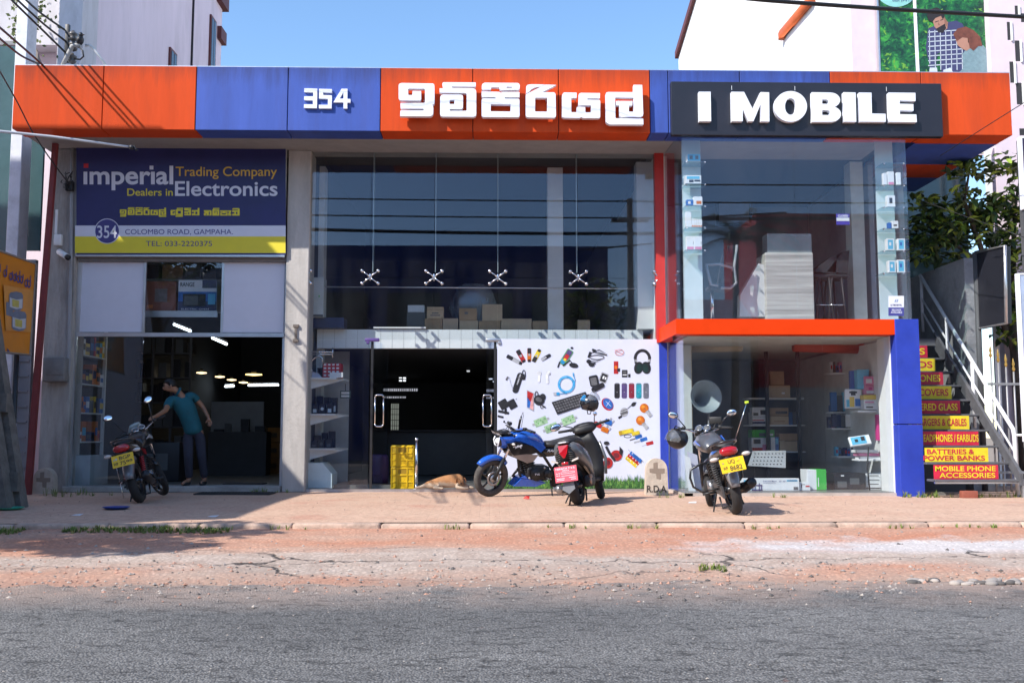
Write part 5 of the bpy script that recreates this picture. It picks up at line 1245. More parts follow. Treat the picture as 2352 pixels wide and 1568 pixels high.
# ---- left unit
lsx = -7.03
zs = [2.32, 1.82, 1.32, .82]
shelf('wall_shelf', 'white shelves of small packed goods along the left wall of the left shop', [(lsx - .28, 16.8, lsx, 18.3, z) for z in zs], posts=[(lsx - .02, 18.33, .1, 3.0, .05)])
cols = [pb, pw, pbl, pr, pg, pcy, pnv, py, por]
for k, z in enumerate(zs):
    y = 16.86
    while y < 18.2:
        d = R.uniform(.09, .2); h = R.uniform(.16, .36); m = MB(R.choice(cols)); m.bbox((lsx - .11, y + d / 2, z + .002 + h / 2), (.19, d - .01, h), .004, seg=1, smooth=False)
        m.use(R.choice(cols)); m.box(lsx - .014, y + .01, z + h * .3, lsx - .0125, y + d - .02, z + h * .7)
        m.build('packed_product', label='small product box on the left wall shelves of the left shop', cat='box', group='boxes on the left wall shelves')
        y += d
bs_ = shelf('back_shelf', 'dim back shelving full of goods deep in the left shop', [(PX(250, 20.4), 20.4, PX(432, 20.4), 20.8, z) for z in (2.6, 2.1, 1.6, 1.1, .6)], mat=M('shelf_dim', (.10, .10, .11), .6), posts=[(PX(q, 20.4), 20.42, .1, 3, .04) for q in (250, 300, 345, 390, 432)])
for z in (2.6, 2.1, 1.6, 1.1, .6):
    x = PX(255, 20.4)
    while x < PX(424, 20.4):
        d = R.uniform(.1, .22); h = R.uniform(.2, .4); m = MB(R.choice((pb, pg, pnv, pb, pg, pb))); m.bbox((x + d / 2, 20.55, z + .002 + h / 2), (d - .015, .24, h), .004, seg=1, smooth=False)
        m.build('packed_product', label='dark product box on the dim back shelving of the left shop', cat='box', group='boxes on the dim back shelving'); x += d + R.choice((0, 0, .08))
ct = thing('shop_counter', (PX(540, 21), 21, .09), 'dark counter with pale front board inside the left shop', 'counter')
m = MB(M('counter_board', (.32, .34, .36), .5)); a, b_ = P(484, 985, 21.5), P(606, 922, 21.5); m.box(a.x, 21.5, .7, b_.x, 21.55, b_.z); m.build('board', ct)
m = MB(dark2); m.box(PX(478, 21), 21.0, .092, PX(612, 21), 21.45, 1.0); m.build('body', ct)
for k, (a, b_, t, mm) in enumerate(((490, 512, 985, pb), (515, 530, 972, pg), (552, 572, 962, pb), (585, 608, 978, pb))):
    carton(a, t, b_, 1000, 21.05, mm, ('black box at the left of the counter in the left shop', 'grey box on the counter in the left shop', 'tall black box on the counter in the left shop', 'black box at the right end of the counter in the left shop')[k], zb=1.002)
m = MB(pb); m.bbox((PX(360, 18.2), 18.5, .45), (.8, .5, .7), .01); m.use(pg).box(PX(336, 18.2), 18.245, .3, PX(385, 18.2), 18.248, .6); m.build('floor_cabinet', label='low dark cabinet standing behind the leaning man', cat='cabinet')
gl = glass_mat('case_glass', (.75, .8, .8), .06, dirt=.1)
m = MB(M('case_white', (.38, .40, .42), .5)); m.bbox((PX(180, 17), 17.25, .34), (.55, .8, .5), .01); m.build('white_chest', label='pale low chest inside the left shop window', cat='chest')
tubelight('fluorescent_tube', P(400, 745, 19.5), P(437, 760, 18.2), .025, 'fluorescent tube behind the fanlight of the left shop')
tubelight('fluorescent_tube', P(488, 776, 19.8), P(520, 790, 18.4), .025, 'fluorescent tube just under the white transom of the left shop')
tubelight('fluorescent_tube', P(570, 884.5, 25), P(640, 883.5, 25), .025, 'long fluorescent tube at the back right of the left shop')
tubelight('fluorescent_tube', P(518, 887, 26), P(536, 886, 25), .03, 'short fluorescent tube at the back of the left shop')
def lamp(px_, py_, Y, w_, mat, label):
    t = thing('ceiling_lamp', P(px_, py_, Y), label, 'lamp'); m = MB(mat); p = P(px_, py_, Y); m.lathe([(w_ * .2, -.015), (w_, .0), (w_, .02), (w_ * .1, .03)], 14, Matrix.Translation(p), cap=True); m.build('diffuser', t)
    m = MB(black); m.cyl(p + Vector((0, 0, .03)), p + Vector((0, 0, .1)), w_ * .3, n=8); m.build('mount', t)
lamp(583, 861, 22, .18, warmglow, 'warm yellow ceiling lamp in the left shop')
for k, (a, b_) in enumerate(((463, 857), (505, 866), (532, 873), (559, 879))): lamp(a, b_, 22 + k, .11, M('lamp_dim', (.9, .7, .4), emit=(1, .75, .4, 2.0)), 'small dim ceiling lamp in the row under the ceiling of the left shop')
for o in S.objects:
    if o.name.startswith('ceiling_lamp') and 'small dim' in o['label']: o['group'] = 'small ceiling lamps of the left shop'
# goods behind the fanlight
zf = PZ(716, Yl + .3) + .003
carton(408, 643, 499, 714, Yl + .3, pw, 'oven box printed RANGE behind the fanlight', zb=zf, depth=.3, prints=((pbl, 0, 0, 1, .62), (pnv, 0, 0, 1, .30), (pnv, .62, .74, 1, 1), (pb, .12, .14, .72, .55), (pg, .16, .18, .52, .48), (pcy, .78, .2, .97, .55)), text=((s_blk, 'RANGE', .05, .78, .42, .92, .01), (letter_w, 'ELECTRIC OVEN', .1, .03, .8, .08, .0)))
carton(333, 646, 405, 714, Yl + .32, M('carton_rust', (.22, .075, .045), .7), 'rust coloured carton beside the oven box behind the fanlight', zb=zf, depth=.3, prints=((M('print_grey', (.16, .13, .12), .6), .3, .3, .72, .75), (por, .05, .08, .25, .2)))
for k, (a, b_, mm) in enumerate(((325, 365, pb), (372, 420, kraft), (424, 462, pg), (466, 498, pb))):
    carton(a, 608, b_, 642, Yl + .55, mm, ('black carton at the top left behind the fanlight', 'brown carton at the top behind the fanlight', 'grey carton at the top behind the fanlight', 'black carton at the top right behind the fanlight')[k], depth=.3)
m = MB(M('goods_board', (.3, .3, .3), .6)); m.box(PX(322, Yl + .5), Yl + .5, PZ(644.5, Yl + .5), PX(500, Yl + .5), Yl + .95, PZ(643, Yl + .5)); m.build('goods_shelf', label='thin shelf carrying the upper cartons behind the fanlight', cat='shelf')
for k in range(18):
    c_, r_ = k % 6, k // 6; x = PX(606, 20) + .32 * (c_ - 4); m = MB(R.choice((kraft, pg, kraft, pnv))); m.bbox((x, 22.6, .094 + .16 + r_ * .34), (.3, .3, .325), .006, seg=1, smooth=False); m.use(pg).box(x - .1, 22.447, .2 + r_ * .34, x + .06, 22.449, .3 + r_ * .34)
    m.build('carton', label='shaded carton stacked against the back of the left shop', cat='box', group='cartons stacked at the back of the left shop')
# ---- centre unit: display shelves at the left
dx0 = PX(704, 16.85)
dz = [PZ(867, 16.85), PZ(950, 16.85), PZ(1029, 16.85)]
ds = thing('display_shelf', (dx0 + .4, 17.2, 0), 'white display shelves with slanting ends behind the left glass of the centre shop', 'shelf')
for z in dz:
    m = MB(shelf_w); x1 = PX(770, 16.85); m.add([Vector(p) for zz_ in (z, z - .03) for p in ((dx0, 16.85, zz_), (x1, 16.85, zz_), (PX(800, 17.6), 17.6, zz_), (dx0, 18.2, zz_))], [(0, 1, 2, 3), (7, 6, 5, 4), (0, 4, 5, 1), (1, 5, 6, 2), (2, 6, 7, 3), (3, 7, 4, 0)]); m.build('shelf_board', ds)
    m = MB(shelf_w); m.add([(dx0 + .02, 16.9, z - .03), (dx0 + .62, 17.0, z - .03), (dx0 + .02, 16.9, z - .20), (dx0 + .02, 16.93, z - .03), (dx0 + .62, 17.03, z - .03), (dx0 + .02, 16.93, z - .20)], [(0, 1, 2), (5, 4, 3), (0, 3, 4, 1), (1, 4, 5, 2), (2, 5, 3, 0)]); m.build('bracket', ds)
m = MB(M('back_panel', (.42, .44, .45), .6)); m.box(dx0 - .02, 18.22, .04, PX(800, 18.22), 18.26, 2.6); m.build('back_panel', ds)
# goods on them
for r_ in range(4):
    for c_ in range(5): pass
carton(741, 834, 783, 866, 16.95, pr, 'red and white chequered carton on the top display shelf', zb=dz[0] + .002, depth=.25, prints=[(pw, .05 + .24 * c_, .1 + .25 * r_, .19 + .24 * c_, .22 + .25 * r_) for r_ in range(4) for c_ in range(4)])
carton(757, 855, 788, 866, 16.9, pw, 'small white box in front of the chequered carton', zb=dz[0] + .002, depth=.04)
m = MB(M('paper', (.62, .62, .72), .7)); c = P(715, 864, 16.92); m.add([(c.x - .1, 16.92, c.z - .02), (c.x + .18, 16.92, c.z - .02), (c.x + .1, 17.0, c.z + .06), (c.x - .08, 17.0, c.z + .03), (c.x + .02, 16.96, c.z + .08)], [(0, 1, 2, 4, 3)]); m.build('paper_bundle', label='crumpled white papers at the left of the top display shelf', cat='paper')
for lvl, y_, n_, hh in ((1, 17.02, 7, .2), (1, 17.3, 6, .34), (2, 17.0, 7, .16), (2, 17.3, 6, .26), (0, 17.5, 6, .2)):
    for k in range(n_):
        x = dx0 + .05 + k * .125 + (.0 if hh < .3 else .03); h = hh * R.uniform(.75, 1.1)
        if x > PX(772 if y_ < 17.2 else 785, y_) - .12: continue
        m = MB(pb); m.bbox((x + .05, y_ + .05, dz[lvl] + .002 + h / 2), (.105, .1, h), .004, seg=1, smooth=False)
        m.use(pw if lvl == 1 else pg); f = lambda u, v, w=0: Vector((x + .05 + u, y_ - .002, dz[lvl] + v))
        if k % 2: m.flat(circ(0, h * .5, .028, 14), f)
        else: m.flat([(-.03, h * .15), (.03, h * .15), (.03, h * .5), (-.03, h * .5)], f)
        m.build('accessory_box', label='small black accessory box on the display shelves', cat='box', group='accessory boxes on the display shelves')
m = MB(M('chest_white', (.60, .70, .74), .5, var=.05)); f = XZ(16.78)
m.prism([(PX(704, 16.8), .05), (PX(764, 16.8), .05), (PX(764, 16.8), PZ(1088, 16.8)), (PX(742, 16.8), PZ(1062, 16.8)), (PX(704, 16.8), PZ(1062, 16.8))], 16.8, 17.4, lambda u, v, w: Vector((u, w, v))); m.build('white_cabinet', label='pale white cabinet end with a cut corner at the foot of the display', cat='cabinet')
m = MB(chrome); m.tube([P(718, 851, 16.9), P(708, 848, 16.9), P(706, 838, 16.9), P(722, 822, 16.9), P(732, 817, 16.9), P(741, 822, 16.9), P(740, 832, 16.9)], .012, 6); m.build('wire_hook', label='bent white wire hook over the top display shelf', cat='hook')
m = MB(M('board_sign', (.05, .10, .09), .5)); a, b_ = P(781, 914, 17.4), P(805, 897, 17.4); m.box(a.x, 17.4, a.z, b_.x, 17.42, b_.z)
m.use(pw); m.box(a.x + .02, 17.396, (a.z * .45 + b_.z * .55), b_.x - .02, 17.399, b_.z - .02); m.box(a.x + .02, 17.396, a.z + .02, b_.x - .02, 17.399, (a.z * .6 + b_.z * .4)); m.use(black); m.cyl(((a.x + b_.x) / 2, 17.41, b_.z), ((a.x + b_.x) / 2, 17.41, b_.z + .12), .006); m.build('hanging_sign', label='small dark hanging sign with two white stripes by the display shelves', cat='sign')
# clothes rail at the top
m = MB(chrome); a = P(706, 808, 16.9); b_ = P(764, 808, 16.9); m.cyl(a, b_, .014); m.cyl((a.x, 16.9, a.z - .04), (b_.x, 16.9, a.z - .04), .01)
for x in (a.x, b_.x): m.cyl((x, 16.9, a.z - .1), (x, 16.9, a.z + .07), .012)
m.build('display_rail', label='chromed display rail over the shelves behind the left glass', cat='rail')
carton(705, 762, 719, 802, 17.0, kraft, 'upright brown board standing on the display rail', depth=.05)
# upper left: white cabinet, mezzanine goods
carton(717, 637, 744, 728, 17.0, M('unit_white', (.5, .54, .55), .5), 'tall white wall unit behind the upper left glass', name='wall_unit', cat='unit', depth=.3, prints=((pgr, .55, .5, .65, .55), (pg, 0, 0, 1, .06)))
carton(716, 729, 790, 753, 17.1, pnv, 'dark blue long box under the white wall unit', depth=.4)
zm = zmz1 + .003
Ym = YW + .95
def mz(x0, y0, x1, y1, mat, label, **k): carton(660.3 + x0 * .4029, 545.5 + y0 * .4029, 660.3 + x1 * .4029, 545.5 + y1 * .4029, Ym + k.pop('dy', 0), mat, label, **k)
mz(685, 385, 780, 425, pw, 'white flat carton on top of the grey boxes on the mezzanine', dy=.4)
mz(680, 426, 785, 520, pg, 'grey carton under the white flat one on the mezzanine', dy=.4, zb=zm)
mz(795, 395, 890, 460, kraft2, 'pale carton with printed lid in the mezzanine stack', prints=((pg, .2, .2, .8, .3), (pg, .3, .4, .7, .5), (kraft, 0, .75, 1, .8)))
mz(782, 461, 882, 520, kraft, 'brown carton under the pale printed one on the mezzanine', zb=zm)
mz(885, 460, 972, 520, kraft2, 'pale brown carton left of the plastic bundle on the mezzanine', zb=zm)
mz(978, 402, 1080, 472, kraft, 'shaded brown carton under the plastic bundle', prints=((pg, .3, .5, .5, .7),))
mz(980, 473, 1086, 520, kraft2, 'low pale carton below the shaded brown one', zb=zm)
mz(1110, 380, 1225, 474, kraft2, 'large tan carton in the middle of the mezzanine stack')
mz(1090, 475, 1214, 520, kraft, 'flat brown carton under the large tan one', zb=zm)
mz(1218, 462, 1392, 520, kraft2, 'wide tan carton beside the flat brown one on the mezzanine', zb=zm)
mz(1396, 475, 1525, 520, kraft, 'low wide brown carton right of the wide tan one', zb=zm)
mz(1655, 470, 1725, 520, kraft2, 'single pale carton right of the inner column on the mezzanine', zb=zm)
m = MB(glass_mat('bundle_plastic', (.75, .8, .8), .12, .25, dirt=.75)); c = P(660.3 + 1060 * .4029, 545.5 + 395 * .4029, Ym + .5)
rings = []
for k in range(9):
    th = pi * (k + .3) / 9.3; ring = []
    for i in range(18):
        a = 2 * pi * i / 18; r_ = .42 * sin(th) ** .7 * (1 + .18 * nz(cos(a) * 2, sin(a) * 2, k * .6)); ring.append(c + Vector((r_ * 1.0 * cos(a), r_ * .6 * sin(a), -.44 * cos(th))))
    rings.append(ring)
m.loft(rings); m.build('plastic_bundle', label='bundle wrapped in clear plastic on top of the mezzanine cartons', cat='bundle')
m = MB(white); a = P(858, 754, YW + .68); b_ = P(978, 753, YW + .68); m.box(a.x, YW + .66, a.z, b_.x, YW + .69, a.z + .025); m.build('edge_strip', label='bright white strip along the mezzanine edge', cat='strip')
# the dark hall behind: ceiling lights, back window, letters of light
def panel_light(px0, px1, py_, Y, e, label):
    t = thing('ceiling_light', P((px0 + px1) / 2, py_, Y), label, 'lamp'); a, b_ = P(px0, py_, Y), P(px1, py_, Y); m = MB(M('panel_glow%d' % int(e * 10), (.9, .95, 1), emit=(.9, .95, 1, e))); m.bbox(((a.x + b_.x) / 2, Y, a.z), (b_.x - a.x, .12, .03), .005, seg=1, smooth=False); m.build('diffuser', t)
    m = MB(black); m.box(a.x - .02, Y - .07, a.z + .016, b_.x + .02, Y + .07, a.z + .05); m.build('housing', t)
for k, (a, b_, y_, e) in enumerate(((1085, 1096, 831, 4), (1098, 1107, 831.5, 4), (1080, 1090, 839, 1.2), (1092, 1100, 839.5, 1.2), (1093, 1102, 821, .8), (1106, 1114, 821.5, .8), (917, 925, 838, 2.5), (917, 923, 868, 1), (926, 932, 868, 1), (917, 923, 874, 1), (926, 932, 874, 1), (898, 908, 820, .5), (910, 920, 820, .5), (1072, 1079, 852, .5), (1081, 1088, 852, .5))):
    panel_light(a, b_, y_, 22 + (k % 4), e, 'small ceiling light in the dark hall behind the open doors')
for o in S.objects:
    if o.name.startswith('ceiling_light'): o['group'] = 'ceiling lights of the dark hall'
wn = thing('grille_window', P(906, 1004, 27.5), 'pale window with iron grille at the back of the dark hall', 'window')
m = MB(M('daylight_glow_pane', (.5, .55, .5), emit=(.75, .82, .72, .16))); a, b_ = P(897, 1003, 27.5), P(917, 926, 27.5); m.box(a.x, 27.5, a.z, b_.x, 27.52, b_.z); m.build('pane', wn)  # the pane itself glows to stand in for daylight behind the grille
m = MB(black)
for k in range(5): x = a.x + (b_.x - a.x) * k / 4; m.box(x - .008, 27.46, a.z, x + .008, 27.48, b_.z)
for k in range(7): z = a.z + (b_.z - a.z) * k / 6; m.box(a.x, 27.465, z - .008, b_.x, 27.475, z + .008)
m.build('grille', wn)
m = MB(M('led_dim', (.9, .9, .95), emit=(.85, .88, 1, .30)))
for row, x1_, y_ in ((0, 958, 895), (1, 930, 912)):
    x = 881
    while x < x1_:
        w_ = R.uniform(1.5, 4); a, b_ = P(x, y_ + 3 - row, 26.5), P(x + w_, y_ - 3 + row, 26.5); m.box(a.x, 26.5, a.z, b_.x, 26.52, b_.z); x += w_ + R.uniform(1, 2)
m.build('letter_lights', label='two rows of tiny letter lights at the back of the dark hall', cat='light_string')  # glowing dashes stand for strings of small letter lights
def crate(name, px0, py0, px1, py1, Y, zb, label):
    a, b_ = P(px0, py1, Y), P(px1, py0, Y); w_ = b_.x - a.x; h = b_.z - zb; cx = (a.x + b_.x) / 2
    t = thing(name, (cx, Y + .2, zb), label, 'crate')
    y_ = M('crate_yellow', (.62, .40, .006), .45, var=.08)
    m = MB(y_); m.bbox((cx, Y + .2, zb + h / 2), (w_ * .96, .4, h - .006), .012); m.build('body', t)
    m = MB(y_)
    for z in (.03, .3, .62, .92): m.bbox((cx, Y + .2, zb + h * z), (w_, .42, .022), .004, seg=1, smooth=False)
    for x in (-.47, -.2, .2, .47): m.bbox((cx + w_ * x, Y + .0, zb + h / 2), (.016, .03, h * .9), .003, seg=1, smooth=False)
    m.bbox((cx, Y + 0, zb + h * .62), (w_ * .4, .028, .03), .003)
    m.build('ribs', t)
    m = MB(M('crate_shade', (.30, .18, .004), .6))
    m.box(cx - w_ * .18, Y - .003, zb + h * .67, cx + w_ * .18, Y - .001, zb + h * .88); m.build('hand_hole', t)
zfl = .032
zc_ = (PZ(1117, 16.95) + PZ(1022, 16.95)) / 2
crate('yellow_crate', 897, 1071, 952, 1117, 16.95, zfl, 'lower yellow plastic crate standing in the shop doorway')
crate('yellow_crate', 897, 1022, 952, 1071, 16.95, PZ(1071, 16.95) + .004, 'upper yellow plastic crate stacked in the shop doorway')
m = MB(chrome); q = P(956, 1118, 16.8); m.cyl((q.x, 16.8, zfl), (q.x, 16.8, PZ(1008, 16.8)), .028, n=14); m.ell((q.x, 16.8, PZ(1008, 16.8)), (.032, .032, .03)); m.lathe([(.07, 0), (.07, .012), (.03, .016)], 16, Matrix.Translation((q.x, 16.8, zfl))); m.build('steel_bollard', label='shiny steel post standing beside the yellow crates', cat='post')
m = MB(M('drum_purple', (.06, .03, .13), .5)); q = P(870, 1110, 17.6); m.lathe([(.001, 0), (.16, 0), (.17, .1), (.165, .45), (.13, .5), (.001, .5)], 18, Matrix.Translation((q.x, 17.6, .094))); m.build('plastic_drum', label='dark purple plastic drum in the shade behind the crates', cat='drum')
m = MB(pg); q = P(1010, 1040, 21); m.bbox((q.x, 21.3, .55), (2.2, .6, .9), .01); m.use(pb).box(q.x - 1.2, 20.9, 1.0, q.x + 1.2, 21.7, 1.04); m.build('hall_counter', label='dark counter deep inside the hall behind the dog', cat='counter')
# ---- bay, ground floor
def b6(x, y): return (1464.2 + x * .4029, 545.5 + y * .4029)
def bc(x0, y0, x1, y1, Y, mat, label, **k):
    a, b_ = b6(x0, y0), b6(x1, y1); return carton(a[0], a[1], b_[0], b_[1], Y, mat, label, **k)
Ysh = 18.4
zsh = [PZ(b6(0, y)[1], Ysh) for y in (912, 1066, 1218)]
x0_, x1_ = PX(b6(640, 0)[0], Ysh), PX(b6(955, 0)[0], Ysh)
shelf('rack', 'white three board rack of cartons in the middle of the lower bay', [(x0_, Ysh, x1_, Ysh + .45, z) for z in zsh], posts=())
m = MB(black)
for q in (745, 925): m.box(PX(b6(q, 0)[0], Ysh - .05) - .03, Ysh - .06, .06, PX(b6(q, 0)[0], Ysh - .05) + .03, Ysh - .01, 2.9)
m.build('rack_uprights', label='pair of black uprights in front of the bay rack', cat='rack')
z = zsh[0] + .002
bc(750, 842, 870, 908, Ysh + .05, kraft2, 'tan carton on the top board of the bay rack', zb=z, prints=((pw, .6, .3, .75, .45),))
bc(757, 762, 835, 840, Ysh + .06, kraft, 'taller brown carton stacked at the top of the bay rack')
z = zsh[1] + .002
bc(655, 1022, 738, 1062, Ysh + .04, pw, 'white and navy box at the lower left of the middle rack board', zb=z, prints=((pnv, 0, .1, .9, .4), (pr, 0, .5, .8, .65)))
bc(655, 966, 738, 1020, Ysh + .04, pw, 'white box with black picture on the middle rack board', prints=((pb, .55, .2, .95, .7), (pg, .05, .1, .4, .4)))
bc(757, 1018, 862, 1062, Ysh + .05, kraft2, 'tan carton at the bottom of the middle rack board', zb=z, prints=((kraft, .2, .3, .8, .5),))
bc(755, 970, 860, 1016, Ysh + .05, kraft, 'brown carton with a dark band on the middle rack board', prints=((pb, .3, .25, .95, .6),))
z = zsh[2] + .002
bc(652, 1140, 752, 1214, Ysh + .04, pw, 'white and pink box on the lowest rack board', zb=z, prints=((pr, 0, 0, 1, .25), (ppk, .6, 0, .95, .5), (pg, .1, .55, .5, .9)))
bc(655, 1095, 780, 1138, Ysh + .05, pgr, 'flat green and grey box on top of the pink one', prints=((pg, .3, .1, .6, .6), (pw, .62, .2, .95, .5)))
bc(760, 1136, 805, 1214, Ysh + .02, pbl, 'slim blue and white box on the lowest rack board', zb=z, prints=((pw, .0, 0, .55, 1), (pcy, .6, .5, .95, .9)))
bc(812, 1160, 912, 1214, Ysh + .05, kraft2, 'tan carton at the right of the lowest rack board', zb=z)
bc(810, 1116, 912, 1158, Ysh + .05, kraft, 'brown carton on top of the tan one at the right of the rack')
zfb = .058
bc(600, 1372, 922, 1462, 15.75, pw, 'long white wall mount box lying on the floor of the lower bay', zb=zfb, depth=.2, prints=((pcy, .02, .05, .24, .9), (pw, .06, .12, .5, .62), (pcy, .78, .78, .97, .9), (pg, .9, .06, .98, .3)), text=((s_ink, 'Fixed Wall Mount', .36, .74, .60, .84, .01), (s_ink, 'For Led and Lcd TVs', .36, .6, .58, .68, .008), (s_ink, '32"- 65"', .64, .72, .76, .84, .01), (s_ink, 'WIRELESS', .79, .80, .95, .88, .01)))
m = MB(s_ink); a = b6(690, 1430); 
f = PXZ(15.75, .012)
for (x0, y0, x1, y1) in ((652, 1408, 712, 1413), (652, 1435, 712, 1440), (655, 1408, 660, 1440), (704, 1408, 709, 1440), (668, 1398, 672, 1448), (692, 1398, 696, 1448)): p, q = b6(x0, y0), b6(x1, y1); m.flat([(p[0], p[1]), (q[0], p[1]), (q[0], q[1]), (p[0], q[1])], f)
bx_ = [o for o in S.objects if o.get('label', '').startswith('long white wall mount')][0]; m.build('printed_drawing', bx_)
bc(926, 1396, 985, 1462, 15.8, pw, 'small white box with black bracket picture on the bay floor', zb=zfb, depth=.2, prints=((pb, .1, .75, .5, .82), (pb, .12, .3, .2, .8), (pr, .55, .45, .95, .65)))
bc(970, 1322, 1022, 1462, 15.95, pw, 'tall white upright box on the bay floor beside the green one', zb=zfb, depth=.35)
bc(1024, 1320, 1076, 1462, 15.94, pgr, 'tall bright green upright box on the bay floor', zb=zfb, depth=.35, prints=((pw, .1, .15, .2, .6),))
bc(1122, 1342, 1300, 1462, 16.1, pb, 'large black carton on the floor at the right of the bay', zb=zfb, depth=.4, prints=((pw, .22, .82, .32, .9), (pg, .5, .3, .8, .7), (pg, .1, .1, .4, .5)))
for k in range(5):
    t_ = 1462 - 24 * k
    bc(1302, t_ - 23, 1400 + 6 * (k % 2), t_, 16.15, pw, ('white wall mount box at the bottom of the stack at the bay right', 'second white box from the bottom of the stack at the bay right', 'third white box from the bottom of the stack at the bay right', 'fourth white box from the bottom of the stack at the bay right', 'topmost white box of the stack at the bay right')[k], depth=.3, prints=((pg, .1, .3, .75, .55),), **({'zb': zfb} if k == 0 else {}))
# right wall shelves of the bay
rx = PX(2050, 15.7)
rs = thing('bracket_shelf', (rx, 16.2, 0), 'white bracket shelves stepping along the right wall of the lower bay', 'shelf')
for (x0, x1, y0, Y) in ((1096, 1300, 768, 17.6), (1256, 1425, 985, 16.2), (1110, 1262, 1085, 17.4), (1262, 1440, 1262, 16.0), (1110, 1300, 992, 17.6), (1140, 1300, 1245, 17.2)):
    a, b_ = b6(x0, y0), b6(x1, y0); m = MB(shelf_w); p, q = P(a[0], a[1], Y), P(b_[0], b_[1], Y); m.bbox(((p.x + q.x) / 2, Y + .16, p.z - .015), (q.x - p.x, .32, .03), .004, seg=1, smooth=False); o = m.build('shelf_board', rs)
    m = MB(shelf_w); m.prism([(q.x - .03, p.z - .03), (q.x, p.z - .03), (q.x, p.z - .15)], Y + .02, Y + .05, lambda u, v, w: Vector((u, w, v))); m.prism([(q.x - .2, p.z - .03), (q.x, p.z - .03), (q.x, p.z - .12)], Y + .24, Y + .27, lambda u, v, w: Vector((u, w, v))); m.build('bracket', o)
m = MB(M('side_panel_white', (.62, .64, .64), .5)); p = P(b6(1425, 0)[0], 900, 15.6); m.box(p.x, 15.6, .05, PX(2050, 15.6), 15.66, PZ(b6(0, 678)[1], 15.6)); m.box(PX(2050, 15.6), 15.7, .05, PX(2050, 15.6) + .05, 20.4, zl1 - .02); m.build('side_panel', rs)
bc(1255, 752, 1320, 862, 16.35, pcy, 'upright bright cyan box high on the right bay shelves')
bc(1216, 758, 1252, 866, 16.5, pbl, 'upright blue box left of the cyan one')
bc(1296, 790, 1362, 840, 16.3, ppk, 'upper pink box with flower picture on the right bay shelves', prints=((pw, .1, .2, .6, .7),))
bc(1298, 842, 1364, 894, 16.3, ppk, 'lower pink box under the flower one on the right bay shelves', prints=((pw, .1, .1, .9, .4), (pmg, .3, .5, .6, .8)))
bc(1290, 896, 1372, 922, 16.22, py, 'flat yellow box under the pink ones')
bc(1292, 923, 1372, 948, 16.22, pw, 'flat white and pink box under the yellow one', prints=((ppk, .05, .2, .7, .6),))
bc(1294, 949, 1376, 980, 16.22, pw, 'flat white box at the bottom of the yellow and pink pile', prints=((pg, .1, .3, .6, .6),))
bc(1186, 864, 1275, 972, 16.4, pw, 'white picture box with a black butterfly shape in the lower bay', depth=.06, prints=((pb, .35, .68, .65, .92), (pb, .25, .8, .75, .9), (pcy, .05, .05, .4, .45), (py, .25, .05, .55, .6), (pbl, .6, .1, .95, .5)))
for k in range(6):
    bc(1112 + 25 * k, 1005 + (k % 3) * 4, 1135 + 25 * k, 1080, 17.42, R.choice((pw, pg, pnv, pw)), 'slim upright box in the row on the middle right bay shelf', group='slim boxes in a row on the bay shelf')
for k, mm in enumerate((pbl, pg, pcy, pnv, pb)):
    bc(1105 + 34 * k, 880 + (k % 2) * 20, 1136 + 34 * k, 988, 17.65, mm, ('blue box at the left end of the upper right bay shelf', 'grey box second on the upper right bay shelf', 'cyan box in the middle of the upper right bay shelf', 'navy box fourth on the upper right bay shelf', 'black box at the right end of the upper right bay shelf')[k])
bc(1368, 1008, 1402, 1155, 16.1, pmg, 'tall magenta box standing on the lower right bay shelf')
for k, mm in enumerate((pw, ppk, pw)):
    bc(1270 - 10 * k, 1246 - 18 * k, 1385 - 5 * k, 1262 - 18 * k, 16.05, mm, ('white box at the bottom of the pink and white pile', 'pink box in the middle of the pink and white pile', 'white box on top of the pink and white pile')[k])
m = MB(pw); c = P(*b6(1266, 1158), 15.95); rt = Matrix.Rotation(radians(-8), 3, 'Y') @ Matrix.Rotation(radians(-25), 3, 'X'); m.bbox(c, (.34, .05, .16), .005, rt); m.use(pcy).bbox(c + rt @ Vector((-.02, -.026, 0)), (.24, .004, .13), .001, rt); m.use(pb).bbox(c + rt @ Vector((.05, -.030, .02)), (.06, .004, .07), .001, rt); m.use(pb).bbox(c + rt @ Vector((-.06, -.030, .0)), (.05, .004, .05), .001, rt); m.build('phone_box', label='tilted white gadget box leaning on the pink and white pile', cat='box')
m = MB(black); m.tube([P(*b6(1318, 1190), 15.9), P(*b6(1310, 1300), 15.9), P(*b6(1325, 1445), 15.9)], .012, 6); m.build('cable', label='black cable hanging left of the shelf bracket in the bay', cat='cable')
m = MB(black); m.tube([P(*b6(1424, 1170), 15.9), P(*b6(1405, 1300), 15.9), P(*b6(1418, 1450), 15.9)], .012, 6); m.build('cable', label='black cable hanging at the far right of the bay', cat='cable')
for k in range(44):
    row = k // 11; y1 = (1085, 992, 1245, 768)[row]; Yg2 = (17.55, 17.75, 17.3, 17.75)[row]; x0 = (1090, 1100, 1130, 1100)[row] + (k % 11) * 17; h = R.uniform(35, 75)
    bc(x0, y1 - h, x0 + R.uniform(12, 17), y1 - 1, Yg2, R.choice((pw, pg, pnv, pbl, pw, ppk, pcy, pb)), 'small packed gadget box crowded on the right bay shelves', group='small boxes crowded on the right bay shelves', depth=.1, prints=((R.choice((pg, pr, pbl, pb)), .15, .3, .8, .7),))
for k in range(26):
    z0_, x0 = (zsh[2], zsh[1])[k % 2], 645 + (k // 2) * 22
    bc(x0, 1150 - 155 * (k % 2), x0 + R.uniform(14, 21), 1200, Ysh + .28, R.choice((pw, pg, pnv, kraft, pb, pbl)), 'slim box at the back of the bay rack', group='slim boxes at the back of the bay rack', zb=z0_ + .002, depth=.1)
